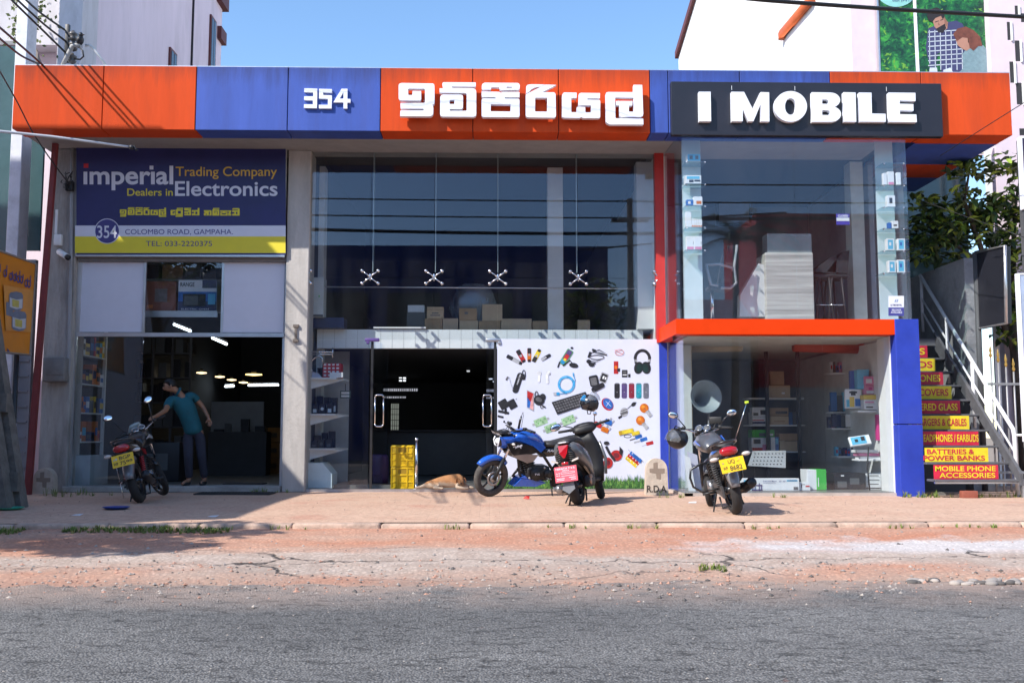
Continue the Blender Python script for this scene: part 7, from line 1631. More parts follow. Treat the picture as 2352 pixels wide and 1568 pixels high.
# grass strip
g1 = Mi('ink_grass', (.04, .14, .03), .5); g2 = Mi('ink_grass_pale', (.11, .24, .05), .5); g3 = Mi('ink_grass_dark', (.015, .06, .018), .5)
pp(g3, [(46, 1480), (1674, 1480), (1674, 1562), (46, 1562)])
fr = .0112
for k in range(900):
    x = R.uniform(48, 1672); h = R.uniform(50, 150) * (.7 + .3 * nz(x * .012, 3)); dx = R.gauss(0, 22); w_ = R.uniform(4, 8); y0 = R.uniform(1500, 1560)
    m.use(R.choice((g1, g1, g2, g3))); m.flat([f4(*q) for q in ((x - w_, y0), (x + w_, y0), (min(1672, max(48, x + dx)), y0 - h))], PXZ(yp, fr + k * 2e-6))
m.build('printed_sheet', pst)
# ------------------------------------------------------------ motorcycles
def paint(name, c, coat=.6, rough=.3): return M(name, c, rough, var=.05, coat=coat)
blackp = paint('paint_black', (.012, .012, .014)); eng = M('engine_black', (.03, .03, .032), .5, metal=.4, var=.3, scale=14); silver = M('engine_silver', (.38, .38, .40), .35, metal=.8, var=.2, scale=10)
seatm = M('seat_vinyl', (.016, .016, .018), .55, var=.2, scale=20, bump=.15, bscale=90); lens_r = M('lens_red', (.38, .006, .012), .15, coat=.8, var=.05); lens_c = M('lens_clear', (.55, .50, .46), .15, coat=.8, var=.1); lens_o = M('lens_amber', (.60, .16, .01), .2, coat=.6)
mirror_g = M('mirror_glass', (.85, .87, .9), .03, metal=1.0, var=0); plate_y = M('plate_yellow', (.80, .50, .01), .4, var=.06); plate_w = M('plate_ink', (.02, .02, .02), .5)
gunmetal = paint('paint_gunmetal', (.16, .165, .18), .5); darkgrey = M('plastic_grey', (.06, .06, .065), .5, var=.15)
RZ = lambda a: Matrix.Rotation(a, 4, 'Z')
class Bike:
    def __init__(s, name, label, X, Y, yaw, lean, z=0, steer=0, wb=1.27, group=None, cat='motorcycle', pivot=(1.0, .92), rake=26):
        s.t = bpy.data.objects.new(name, None); COL.objects.link(s.t); tag(s.t, label, cat, group)
        s.t.location = (X, Y, z); s.t.matrix_world
        Mx = Matrix.Rotation(radians(yaw), 4, 'Z') @ Matrix.Rotation(radians(-lean), 4, 'X')     # lean > 0: to its left
        s.t.rotation_euler = Mx.to_euler()
        a = Vector((-sin(radians(rake)), 0, cos(radians(rake)))); pv = Vector((pivot[0], 0, pivot[1]))
        s.ST = Matrix.Translation(pv) @ Matrix.Rotation(radians(steer), 4, a) @ Matrix.Translation(-pv); s.a = a; s.pv = pv; s.wb = wb
    def mb(s, mat, steer=False):
        m = MB(mat); m.X = s.ST if steer else None; return m
    def b(s, m, name, parent=None, label=None): return m.build(name, parent or s.t, local=True, label=label)
    def wheel(s, x, r, tr, name, steer=False, spokes=5, rimc=None, z=None, tw=1.0, disc=None):
        z = r if z is None else z; m = s.mb(rubber, steer); c = Vector((x, 0, z))
        m.torus(c, (0, 1, 0), r - tr, tr, 40, 12, tr * tw)
        for k in range(44):
            a = 2 * pi * k / 44; m_ = (r - tr * .12); 
            for sg in (-1, 1):
                d = Vector((cos(a), 0, sin(a))); t_ = Vector((-sin(a), 0, cos(a)))
                p = c + d * (m_ + tr * .10) + Vector((0, sg * tr * .28 * tw, 0)); q = c + d * (r - tr * .62) + Vector((0, sg * tr * .93 * tw, 0)) + t_ * .018
                m.add([p - t_ * .007, p + t_ * .007, q + t_ * .007, q - t_ * .007], [(0, 1, 2, 3)])
        w = s.b(m, name); rc = rimc or blackp
        m = s.mb(rc, steer); m.torus(c, (0, 1, 0), r - tr * 1.75, tr * .32, 36, 8, tr * .75)
        for k in range(spokes):
            a = 2 * pi * k / spokes + .3; d = Vector((cos(a), 0, sin(a))); d2 = Vector((cos(a + .12), 0, sin(a + .12)))
            m.tube([c + d * .03, c + (d + d2) * .5 * (r * .45), c + d2 * (r - tr * 1.8)], [.022, .016, .018], 6)
        m.cyl(c + Vector((0, -.07, 0)), c + Vector((0, .07, 0)), .045); s.b(m, 'rim', w)
        m = s.mb(silver, steer)
        if disc is not None:
            m.torus(c + Vector((0, disc, 0)), (0, 1, 0), .095, .018, 28, 6, .003)
            m.cyl(c + Vector((0, disc - .003, 0)), c + Vector((0, disc + .003, 0)), .06); s.b(m, 'brake_disc', w)
        else: m.cyl(c + Vector((0, -.09, 0)), c + Vector((0, .09, 0)), .018, n=10); s.b(m, 'axle', w)
        return w
    def fender(s, x, z, r, w_, a0, a1, mat, name, steer=False):
        m = s.mb(mat, steer); n = 12; secs = []
        for k in range(n + 1):
            a = radians(a0 + (a1 - a0) * k / n); d = Vector((cos(a), 0, sin(a))); c = Vector((x, 0, z)); tw_ = w_ * (1 - .35 * (abs(k - n / 2) / (n / 2)) ** 3)
            prof = [(-tw_, -.045), (-tw_ * .9, .0), (-tw_ * .5, .022), (0, .03), (tw_ * .5, .022), (tw_ * .9, .0), (tw_, -.045), (tw_ * .86, -.045), (tw_ * .8, -.01), (0, .018), (-tw_ * .8, -.01), (-tw_ * .86, -.045)]
            secs.append([c + d * (r + dz) + Vector((0, yy, 0)) for yy, dz in prof])
        m.loft(secs); return s.b(m, name)
    def mirror(s, base, tip, rx, rz, tilt=0, mat=None):
        m = s.mb(blackp, True); base, tip = Vector(base), Vector(tip); m.tube([base, base + (tip - base) * .5 + Vector((-.02, 0, .02)), tip], [.008, .007, .007], 6)
        rot = Matrix.Rotation(radians(tilt), 3, 'X'); m.ell(tip, (.018, rx, rz), 18, 10, rot); o = s.b(m, 'mirror')
        m = s.mb(mirror_g, True); m.ell(tip + Vector((-.014, 0, 0)), (.008, rx * .88, rz * .86), 18, 8, rot); s.b(m, 'mirror_glass', o)
    def plate(s, c, w_, h, tilt, lines, mat=None, ink=None, name='number_plate', steer=False, facing=-1):
        c = Vector(c); ex = Vector((0, -1, 0)) if facing < 0 else Vector((0, 1, 0)); up = Vector((facing * -sin(radians(tilt)) * 1.0, 0, cos(radians(tilt)))); n = Vector((facing, 0, 0)); n = (n - up * n.dot(up)).normalized()
        m = s.mb(mat or plate_y, steer); vs = [c + ex * u * w_ / 2 + up * v * h / 2 + n * k for k in (0, .004) for u, v in ((-1, -1), (1, -1), (1, 1), (-1, 1))]
        m.add(vs, [(3, 2, 1, 0), (4, 5, 6, 7), (0, 1, 5, 4), (1, 2, 6, 5), (2, 3, 7, 6), (3, 0, 4, 7)])
        for (txt, u0, v0, u1, v1, col) in lines:
            m.use(col or ink or plate_w); f = lambda u, v, w: c + ex * (u - .5) * w_ + up * (v - .5) * h + n * .0065
            if txt == '': m.flat([(u0, v0), (u1, v0), (u1, v1), (u0, v1)], lambda u, v: f(u, v, 0))
            else: m.text(txt, f, (u0, v0, u1, v1), .01)
        return s.b(m, name)
def ysec(x, z, hy, hz, n=16, p=2.4, dz=0):
    """a rounded cross-section in the y-z plane"""
    out = []
    for i in range(n):
        t = 2 * pi * i / n; c_, s_ = cos(t), sin(t)
        out.append(Vector((x, hy * abs(c_) ** (2 / p) * (1 if c_ >= 0 else -1), z + hz * abs(s_) ** (2 / p) * (1 if s_ >= 0 else -1) + dz)))
    return out
def commuter(name, label, X, Y, yaw, lean, steer, z, body, accent, fend, plate_lines, guard=False, group=None, rimc=None, shock=None, tail_extra=True, rack=False, mirrors=True, mir=(.16, .16)):
    B = Bike(name, label, X, Y, yaw, lean, z, steer, group=group)
    B.wheel(0, .30, .060, 'rear_wheel', rimc=rimc, tw=1.05); B.wheel(1.27, .295, .045, 'front_wheel', True, rimc=rimc, disc=.075)
    B.fender(0, .30, .345, .08, 62, 172, fend, 'rear_mudguard'); B.fender(1.27, .295, .325, .065, 25, 150, body, 'front_mudguard', True)
    # tail and seat
    m = B.mb(body); m.loft([ysec(-.36, .80, .05, .035), ysec(-.25, .79, .10, .055), ysec(-.05, .765, .13, .075), ysec(.2, .72, .125, .09), ysec(.42, .66, .11, .09)]); B.b(m, 'tail_panel')
    m = B.mb(accent)
    for sg in (-1, 1): m.prism([(-.28, .80), (-.02, .79), (.1, .745), (-.05, .755)], sg * .128, sg * .136, lambda u, v, w: Vector((u, w * (1 if u > -.1 else .84), v)))
    B.b(m, 'body_stripe')
    m = B.mb(seatm); m.loft([ysec(-.30, .835, .085, .03), ysec(-.2, .85, .12, .045), ysec(0, .845, .135, .05), ysec(.14, .825, .14, .05), ysec(.26, .80, .14, .05), ysec(.42, .80, .115, .045), ysec(.5, .81, .09, .035)]); B.b(m, 'seat')
    m = B.mb(blackp if not rack else M('rack_black', (.02, .02, .022), .4)); 
    m.tube([(-.02, .13, .82), (-.18, .15, .865), (-.33, .12, .885), (-.385, .05, .89), (-.385, -.05, .89), (-.33, -.12, .885), (-.18, -.15, .865), (-.02, -.13, .82)], .014, 8); B.b(m, 'grab_rail')
    m = B.mb(lens_r); m.loft([ysec(-.425, .775, .085, .035), ysec(-.40, .775, .105, .052), ysec(-.33, .775, .105, .055), ysec(-.27, .775, .09, .04)]); B.b(m, 'tail_light')
    m = B.mb(blackp); m.add([], []); m.loft([ysec(-.40, .70, .075, .02), ysec(-.34, .69, .085, .03), ysec(-.2, .66, .09, .04)]); m.bbox((-.41, 0, .62), (.02, .14, .16), .006, Matrix.Rotation(radians(14), 3, 'Y')); B.b(m, 'plate_holder')
    B.plate((-.43, 0, .615), .285, .165, 14, plate_lines)
    for sg in (-1, 1):
        m = B.mb(blackp); m.cyl((-.36, sg * .08, .71), (-.37, sg * .15, .71), .012); o = B.b(m, 'turn_signal')
        m = B.mb(lens_c); m.ell((-.385, sg * .19, .71), (.035, .052, .026), 14, 8); B.b(m, 'lens', o)
    # tank
    m = B.mb(body); m.loft([ysec(.44, .80, .10, .05), ysec(.52, .83, .13, .09), ysec(.66, .86, .155, .12), ysec(.82, .88, .165, .125), ysec(.95, .87, .15, .105), ysec(1.02, .855, .09, .07)]); tk = B.b(m, 'fuel_tank')
    m = B.mb(chrome); m.cyl((.78, 0, 1.0), (.785, 0, 1.012), .035); B.b(m, 'filler_cap', tk)
    m = B.mb(accent)
    for sg in (-1, 1): m.prism([(.5, .86), (.75, .93), (.95, .90), (.9, .86), (.7, .88)], sg * .168, sg * .176, lambda u, v, w: Vector((u, w * (1 - .25 * abs(u - .75)), v)))
    B.b(m, 'tank_stripe', tk)
    # frame, engine
    m = B.mb(eng); m.tube([(1.0, 0, .86), (.82, 0, .6), (.78, 0, .3), (.55, 0, .24)], .022); m.tube([(.95, 0, .8), (.45, 0, .7), (.1, .08, .68)], .02); m.tube([(.45, .09, .7), (.3, .1, .4)], .018); m.tube([(.45, -.09, .7), (.3, -.1, .4)], .018); B.b(m, 'frame')
    m = B.mb(eng); m.bbox((.55, 0, .33), (.42, .22, .2), .05); m.bbox((.68, 0, .49), (.15, .15, .24), .02, Matrix.Rotation(radians(18), 3, 'Y'))
    for k in range(6): m.bbox((.655 + .012 * k, 0, .42 + .035 * k), (.2, .2, .012), .004, Matrix.Rotation(radians(18), 3, 'Y'))
    en = B.b(m, 'engine'); m = B.mb(silver); m.cyl((.42, -.10, .32), (.42, -.15, .32), .10, n=24); m.cyl((.42, -.15, .32), (.42, -.165, .32), .06, n=20); B.b(m, 'engine_cover', en); m = B.mb(silver); m.cyl((.64, .10, .32), (.64, .15, .32), .09, n=24); B.b(m, 'engine_cover', en)
    m = B.mb(eng); m.tube([(.38, .085, .34), (.0, .085, .295)], .022); m.tube([(.38, -.085, .34), (.0, -.085, .295)], .022); B.b(m, 'swingarm')
    m = B.mb(darkgrey); m.prism([(-.08, .36), (.4, .40), (.42, .30), (-.08, .22)], .10, .125, lambda u, v, w: Vector((u, w, v))); B.b(m, 'chain_case')
    for sg in (-1, 1):
        m = B.mb(eng); p, q = Vector((.03, sg * .12, .31)), Vector((.14, sg * .12, .68)); m.cyl(p, q, .012); o = B.b(m, 'shock_absorber')
        m = B.mb(shock or darkgrey)
        pts = [p + (q - p) * (.15 + .7 * k / 60) + Vector((cos(2 * pi * k / 6) * .028, sin(2 * pi * k / 6) * .028, 0)) for k in range(61)]; m.tube(pts, .0075, 5); B.b(m, 'spring', o)
    # exhaust on the right
    m = B.mb(eng); m.tube([(.74, -.05, .42), (.84, -.09, .3), (.7, -.13, .2), (.4, -.15, .2), (.1, -.17, .25)], .022); o = B.b(m, 'exhaust_pipe'); m = B.mb(M('muffler_black', (.03, .03, .033), .35, metal=.5)); m.tube([(.2, -.17, .24), (.1, -.175, .27), (-.28, -.20, .36), (-.30, -.20, .365)], [.03, .055, .062, .05], 16); B.b(m, 'muffler', o); m = B.mb(chrome); m.prism([(.1, .30), (-.16, .37), (-.17, .335), (.08, .26)], -.235, -.243, lambda u, v, w: Vector((u, w, v))); B.b(m, 'heat_shield', o)
    for sg in (-1, 1):
        m = B.mb(eng); m.cyl((.46, sg * .1, .27), (.46, sg * .27, .27), .016); B.b(m, 'footrest'); m = B.mb(eng); m.cyl((.12, sg * .12, .33), (.11, sg * .25, .34), .014); B.b(m, 'footrest')
    m = B.mb(eng); m.tube([(.36, .13, .25), (.33, .22, .02), (.30, .24, 0.015)], .011, 6); B.b(m, 'side_stand')
    m = B.mb(eng); m.tube([(.2, .12, .22), (.1, .13, .10), (.1, -.13, .10), (.2, -.12, .22)], .013, 6); B.b(m, 'centre_stand')
    # fork and bars
    fx = lambda t, y: Vector((1.27, y, .295)) + B.a * t
    for sg in (-1, 1):
        m = B.mb(eng, True); m.cyl(fx(0, sg * .085), fx(.32, sg * .085), .028, .026); m.use(chrome); m.cyl(fx(.3, sg * .085), fx(.72, sg * .085), .018); B.b(m, 'fork_leg')
    top = fx(.72, 0)
    m = B.mb(eng, True); m.bbox(top, (.07, .24, .035), .01); m.bbox(fx(.55, 0), (.07, .22, .03), .01); B.b(m, 'fork_bridge')
    m = B.mb(chrome, True); hb = top + Vector((-.02, 0, .05)); m.tube([hb + Vector(p) for p in ((-.16, .37, .06), (-.09, .24, .07), (.0, .12, .02), (.01, 0, 0), (.0, -.12, .02), (-.09, -.24, .07), (-.16, -.37, .06))], .011, 8); h = B.b(m, 'handlebar')
    for sg in (-1, 1):
        m = B.mb(rubber, True); p = hb + Vector((-.11, sg * .26, .069)); q = hb + Vector((-.165, sg * .385, .06)); m.cyl(p, q, .018); B.b(m, 'grip', h)
        m = B.mb(eng, True); m.bbox(hb + Vector((-.09, sg * .235, .075)), (.05, .05, .05), .012); m.tube([hb + Vector((-.06, sg * .22, .07)), hb + Vector((-.06, sg * .30, .075)), hb + Vector((-.11, sg * .40, .065))], .006, 5); B.b(m, 'lever', h)
        if mirrors: B.mirror(hb + Vector((-.07, sg * .22, .09)), hb + Vector((-.02, sg * (.22 + mir[0]), .09 + mir[1])), .072, .045, sg * 12)
    m = B.mb(blackp, True); m.loft([ysec(top.x - .02, top.z + .07, .10, .05), ysec(top.x + .06, top.z + .05, .14, .09), ysec(top.x + .15, top.z - .03, .13, .12), ysec(top.x + .24, top.z - .07, .10, .10), ysec(top.x + .28, top.z - .08, .07, .07)]); c = B.b(m, 'headlight_cowl'); m = B.mb(lens_c, True); m.ell((top.x + .26, 0, top.z - .08), (.04, .085, .085), 16, 10); B.b(m, 'headlight', c)
    for sg in (-1, 1): m = B.mb(darkgrey, True); m.cyl((top.x + .0, sg * .05, top.z + .085), (top.x - .035, sg * .05, top.z + .12), .048, n=18); m.use(chrome); m.torus((top.x - .036, sg * .05, top.z + .121), (-.7, 0, .7), .046, .005, 18, 6); m.use(kw if False else MATS['pack_grey']); m.cyl((top.x - .034, sg * .05, top.z + .119), (top.x - .037, sg * .05, top.z + .122), .04, n=18); B.b(m, 'dial', c)
    m = B.mb(cab, True)
    for k in range(4): y = -.09 + .06 * k; m.tube([hb + Vector((-.08, .2 * (1 if k % 2 else -1), .06)), (top.x + .12, y, top.z + .1), (top.x + .16, y, top.z - .05), (.95, y * .6, .75)], .006, 5)
    B.b(m, 'control_cables')
    if guard:
        m = B.mb(blackp); m.tube([(.80, 0, .62), (.80, .16, .62), (.78, .30, .58), (.76, .335, .48), (.76, .32, .36), (.77, .22, .27), (.77, .05, .25)], .015, 8); m.tube([(.80, 0, .62), (.80, -.16, .62), (.78, -.30, .58), (.76, -.335, .48), (.76, -.32, .36), (.77, -.22, .27), (.77, -.05, .25)], .015, 8); B.b(m, 'crash_guard')
    return B, top, hb
gy = lambda py_, z=-.02: (.92 - z) * 2287 / (py_ - 1000)
red_acc = paint('accent_red', (.30, .015, .02)); white_acc = paint('accent_white', (.45, .45, .46)); blue_acc = paint('accent_blue', (.02, .16, .62))
Yr = 13.95
B1, top1, hb1 = commuter('parked_motorcycle', 'black and red motorcycle parked nose-in at the left shop door with yellow plate', PX(324, Yr, 1153), Yr, 97, 15, 32, fore_z(-5, Yr), blackp, white_acc, gunmetal,
    [('BGP', .35, .56, .86, .86, None), ('7599', .35, .12, .92, .44, None), ('WP', .06, .16, .27, .42, None), ('', .07, .60, .13, .68, MATS['engine_silver']), ('', .17, .62, .25, .76, MATS['engine_silver'])], shock=M('spring_red', (.42, .02, .03), .4), rimc=blackp, mir=(.10, .30))
m = B1.mb(red_acc); m.prism([(.2, .74), (.42, .72), (.46, .64), (.3, .66)], -.128, -.136, lambda u, v, w: Vector((u, w, v))); B1.b(m, 'side_cover')
m = B1.mb(M('visor_grey', (.30, .34, .33), .25, coat=.5), True); m.loft([ysec(top1.x + .12, top1.z + .06, .13, .03), ysec(top1.x + .10, top1.z + .14, .115, .025), ysec(top1.x + .05, top1.z + .20, .08, .02)]); B1.b(m, 'windscreen')
m = B1.mb(chrome); m.tube([(-.05, .12, .36), (-.18, .16, .32), (-.2, .16, .12)], .007, 5); m.tube([(-.18, .16, .34), (-.18, .16, .62)], .006, 5); B1.b(m, 'saree_guard')
Yr = 12.0
B2, top2, hb2 = commuter('parked_motorcycle', 'black motorcycle with blue stripes and a hung helmet parked before the lower bay', PX(1692.6, Yr, 1183), Yr, 88, 12, -22, fore_z(3, Yr), paint('paint_dark_silver', (.075, .08, .095)), blue_acc, gunmetal,
    [('UQ', .34, .56, .62, .88, None), ('8682', .36, .10, .86, .44, None), ('WP', .08, .2, .27, .44, None), ('', .10, .66, .16, .74, MATS['engine_silver']), ('', .80, .8, .84, .87, MATS['engine_silver']), ('', .70, .68, .80, .71, None)], guard=True, rimc=blackp)
m = B2.mb(chrome); m.cyl((-.34, -.12, .90), (-.42, -.32, 1.27), .004, n=6); m.use(M('tip_lime', (.55, .75, .05), .4)); m.bbox((-.423, -.327, 1.285), (.02, .045, .028), .004); B2.b(m, 'flag_rod')
m = B2.mb(silver); m.loft([ysec(.62, .40, .04, .09), ysec(.70, .42, .05, .11), ysec(.82, .43, .035, .09)]); m.X = None; B2.b(m, 'engine_shroud')
m = B2.mb(M('holder_black', (.02, .02, .02), .5), True); m.bbox(hb2 + Vector((.02, -.16, .16)), (.02, .16, .09), .01); m.tube([hb2 + Vector((0, -.12, .02)), hb2 + Vector((.02, -.16, .12))], .008, 5); B2.b(m, 'phone_holder')
# helmet, used twice
def helmet(name, label, loc, rot, shell, stripes):
    t = bpy.data.objects.new(name, None); COL.objects.link(t); t.location = loc; t.rotation_euler = rot; tag(t, label, 'helmet')
    m = MB(shell); rings = []
    for k in range(13):                           # front is +x, open below
        th = pi * .03 + (pi * .74) * k / 12; ring = []
        for i in range(28):
            a = 2 * pi * i / 28; r_ = .128 * sin(th); x = r_ * cos(a) * 1.12; 
            cut = 1.0
            ring.append(Vector((x, r_ * sin(a) * .95, .135 * cos(th))))
        rings.append(ring)
    keep = MB(shell); keep.v = []; 
    inner_ = [[p * .88 for p in r_] for r_ in rings]
    m.loft(rings, cap=True); o = m.build('shell', t, local=True)
    m = MB(seatm); m.loft(inner_[2:], cap=True); m.loft([[Vector((p.x, p.y, p.z - .004)) for p in rings[-1]], [Vector((p.x * .9, p.y * .9, p.z - .002)) for p in rings[-1]]], cap=False); m.build('lining', t, local=True)
    m = MB(black); rr_ = []
    for k in range(6):
        z = .045 - .022 * k; rr_.append([Vector((.1455 * cos(a) * sqrt(max(.1, 1 - (z / .16) ** 2)), .124 * sin(a) * sqrt(max(.1, 1 - (z / .16) ** 2)), z)) for a in [radians(-68 + 136 * i / 14) for i in range(15)]])
    vs = [p for r_ in rr_ for p in r_]; m.add(vs, [(k * 15 + i, k * 15 + i + 1, (k + 1) * 15 + i + 1, (k + 1) * 15 + i) for k in range(5) for i in range(14)], True); m.build('face_opening', t, local=True, recalc=False)
    vm_ = glass_mat('visor_' + name + str(len(MATS)), (.80, .82, .84), .10, dirt=.45); m = MB(vm_); rr_ = []
    for k in range(8):
        e = radians(18 + 62 * k / 7 if stripes else 4 - 62 * k / 7)
        rr_.append([Vector((cos(e) * .165 * cos(a) + .0, .138 * sin(a), .03 + .165 * sin(e) * max(.25, cos(a)))) for a in [radians(-75 + 150 * i / 14) for i in range(15)]])
    m.add([p for r_ in rr_ for p in r_], [(k * 15 + i, k * 15 + i + 1, (k + 1) * 15 + i + 1, (k + 1) * 15 + i) for k in range(7) for i in range(14)], True); m.build('visor', t, local=True, recalc=False)
    if stripes:
        m = MB(M('helmet_blue', (.03, .35, .75), .3, coat=.5))
        for k in range(5):
            pts = []
            for j in range(7):
                a = radians(205 + 9 * k + j * 3); th = .7 + j * .12; pts.append(Vector((.1295 * sin(th) * cos(a) * 1.12, .1295 * sin(th) * sin(a) * .95, .1365 * cos(th))))
            m.tube(pts, .0035, 5)
        m.build('stripe', t, local=True)
    m = MB(black); m.tube([(.02, .10, -.08), (.03, .06, -.15), (.03, -.06, -.15), (.02, -.10, -.08)], .007, 5); m.build('strap', t, local=True)
    return t
q = P(1556, 1003, 12.85); helmet('helmet', 'black open helmet with clear visor hanging upside down from the left handlebar grip', (q.x, 12.85, q.z - .02), (radians(170), radians(-8), radians(200)), M('helmet_matt', (.018, .018, .02), .45, coat=.2), False)
# ---- scooter
Yr = 13.4
sx = PX(1329, Yr, 1162)
hd = 90 - 19
B3 = Bike('parked_scooter', 'grey and black scooter with pink red trade plate parked in front of the poster', sx, Yr, hd, 8, fore_z(1.2, Yr), 14, wb=1.24, cat='scooter', pivot=(1.0, .92), rake=25)
B3.wheel(0, .26, .072, 'rear_wheel', spokes=5, tw=1.0); B3.wheel(1.24, .26, .060, 'front_wheel', True, spokes=5, disc=.08)
grey_p = paint('scooter_grey', (.10, .103, .11), .4); blk = M('scooter_black', (.013, .013, .015), .5, var=.08, spec=.35)
m = B3.mb(grey_p)
for sg in (-1, 1):
    secs = []
    for x, zt, zb, y0, y1 in ((-.36, .80, .74, .06, .085), (-.28, .83, .62, .09, .15), (-.12, .80, .55, .12, .19), (.1, .73, .47, .13, .20), (.3, .62, .38, .13, .19), (.45, .48, .30, .12, .16)):
        secs.append([Vector((x, sg * y0, zt)), Vector((x, sg * (y0 + y1) / 2, zt + .004)), Vector((x, sg * y1, zt - .04)), Vector((x, sg * (y1 + .012), (zt + zb) / 2)), Vector((x, sg * y1, zb + .03)), Vector((x, sg * y0, zb))])
    m.loft(secs)
B3.b(m, 'side_panel')
m = B3.mb(blk); m.loft([ysec(-.35, .68, .085, .12), ysec(-.25, .67, .10, .16), ysec(-.05, .62, .12, .16), ysec(.3, .52, .12, .16), ysec(.5, .38, .12, .1)]); m.loft([ysec(-.40, .74, .07, .03), ysec(-.36, .66, .12, .10), ysec(-.30, .64, .13, .13)]); bd = B3.b(m, 'rear_body')
m = B3.mb(black)
for sg in (-1, 1):
    m = B3.mb(black)
    for k in range(6): m.bbox((-.385 + .008 * k, sg * .088, .70 - .026 * k), (.03, .075, .012), .004, Matrix.Rotation(radians(sg * -14), 3, 'X'))
    B3.b(m, 'vent_grille', bd)
m = B3.mb(lens_r); m.loft([[Vector((-.395, -.068, .80)), Vector((-.395, .068, .80)), Vector((-.425, .05, .70)), Vector((-.415, .012, .635)), Vector((-.415, -.012, .635)), Vector((-.425, -.05, .70))], [Vector((-.34, -.07, .80)), Vector((-.34, .07, .80)), Vector((-.34, .05, .70)), Vector((-.34, .012, .63)), Vector((-.34, -.012, .63)), Vector((-.34, -.05, .70))]], smooth=False); B3.b(m, 'tail_light')
m = B3.mb(grey_p); m.bbox((-.34, 0, .835), (.10, .15, .03), .014); m.use(letter_w); m.bbox((-.393, 0, .838), (.004, .10, .012), .001); B3.b(m, 'grab_rail')
m = B3.mb(seatm); m.loft([ysec(-.30, .845, .08, .03), ysec(-.15, .86, .13, .05), ysec(.1, .85, .145, .055), ysec(.3, .81, .13, .05), ysec(.42, .77, .10, .04)]); B3.b(m, 'seat')
m = B3.mb(blk); m.bbox((.68, 0, .30), (.50, .34, .06), .02); m.bbox((.52, 0, .38), (.1, .28, .16), .03); B3.b(m, 'footboard')
m = B3.mb(blk); m.loft([[Vector((x + dx, sy * hy, z)) for sy, dx in ((-1, 0), (-.6, .05), (.6, .05), (1, 0), (1, -.06), (.5, -.07), (-.5, -.07), (-1, -.06))] for z, x, hy in ((.26, .90, .19), (.45, .94, .21), (.65, .95, .21), (.82, .92, .18), (.98, .89, .12))]); m.loft([ysec(.93, .5, .13, .16), ysec(1.05, .55, .11, .18), ysec(1.13, .58, .06, .12)]); B3.b(m, 'front_apron')
m = B3.mb(blk, True); m.loft([ysec(.80, 1.0, .13, .04), ysec(.85, 1.03, .18, .07), ysec(.94, 1.04, .18, .08), ysec(1.02, 1.0, .13, .06), ysec(1.06, .98, .05, .02)]); hc = B3.b(m, 'handlebar_cover')
m = B3.mb(darkgrey, True); m.bbox((.86, 0, 1.085), (.09, .15, .012), .005, Matrix.Rotation(radians(-22), 3, 'Y')); m.use(MATS['pack_grey']); m.bbox((.857, 0, 1.092), (.06, .10, .004), .002, Matrix.Rotation(radians(-22), 3, 'Y')); B3.b(m, 'instrument_panel', hc)
for sg in (-1, 1):
    m = B3.mb(rubber, True); m.cyl((.88, sg * .2, 1.05), (.83, sg * .37, 1.06), .019); o = B3.b(m, 'grip', hc)
    m = B3.mb(blk, True); m.bbox((.885, sg * .17, 1.05), (.06, .09, .05), .015); m.tube([(.92, sg * .2, 1.04), (.93, sg * .28, 1.05), (.89, sg * .38, 1.06)], .006, 5); B3.b(m, 'lever', hc)
m = B3.mb(lens_r, True); m.bbox((.86, -.155, 1.065), (.012, .03, .014), .003); B3.b(m, 'kill_switch', hc)
B3.mirror((.89, .16, 1.08), (.93, .40, 1.14), .085, .05, -10); B3.mirror((.89, -.16, 1.08), (.92, -.2, 1.2), .03, .03, 0)
for sg in (-1, 1):
    m = B3.mb(M('fork_scooter', (.05, .05, .055), .4, metal=.5), True); m.cyl((1.24, sg * .07, .25), (1.24 - .35 * sin(radians(25)), sg * .07, .25 + .35 * cos(radians(25))), .022); B3.b(m, 'fork_leg')
B3.fender(1.24, .25, .285, .075, 20, 150, blk, 'front_mudguard', True)
m = B3.mb(blk); m.loft([ysec(-.38, .57, .05, .02), ysec(-.34, .53, .085, .05), ysec(-.2, .56, .1, .06)]); m.bbox((-.40, 0, .50), (.02, .12, .16), .008); ph = B3.b(m, 'plate_holder')
m = B3.mb(lens_r); m.bbox((-.405, 0, .565), (.02, .09, .035), .006); B3.b(m, 'reflector', ph)
for sg in (-1, 1):
    m = B3.mb(blk); m.cyl((-.36, sg * .05, .585), (-.38, sg * .10, .59), .012); o = B3.b(m, 'turn_signal'); m = B3.mb(lens_c); m.prism([(sg * .09, .575), (sg * .185, .60), (sg * .18, .625), (sg * .10, .60)], -.40, -.365, lambda u, v, w: Vector((w, u, v))); B3.b(m, 'lens', o)
pkp = M('trade_plate', (.74, .10, .14), .4, var=.05)
B3.plate((-.425, 0, .43), .30, .20, 4, [('HERATH T.V.S.', .06, .80, .94, .92, letter_w), ('YAKKALA.', .34, .69, .66, .77, letter_w), ('', .28, .52, .90, .54, letter_w), ('', .28, .62, .90, .635, letter_w), ('', .28, .52, .29, .63, letter_w), ('', .89, .52, .90, .63, letter_w), ('No. M.', .06, .54, .24, .61, letter_w), ('No. M.', .06, .40, .24, .47, letter_w), ('', .28, .38, .90, .40, letter_w), ('', .06, .22, .42, .25, letter_w), ('', .62, .24, .92, .27, letter_w), ('', .06, .12, .40, .15, letter_w), ('', .7, .12, .92, .15, letter_w)], mat=pkp, name='trade_plate')
m = B3.mb(gunmetal); m.prism([(-.07, .33), (.07, .33), (.085, .23), (.0, .17), (-.085, .23)], -.375, -.35, lambda u, v, w: Vector((w - (.33 - v) * .15, u, v))); B3.b(m, 'mud_flap')
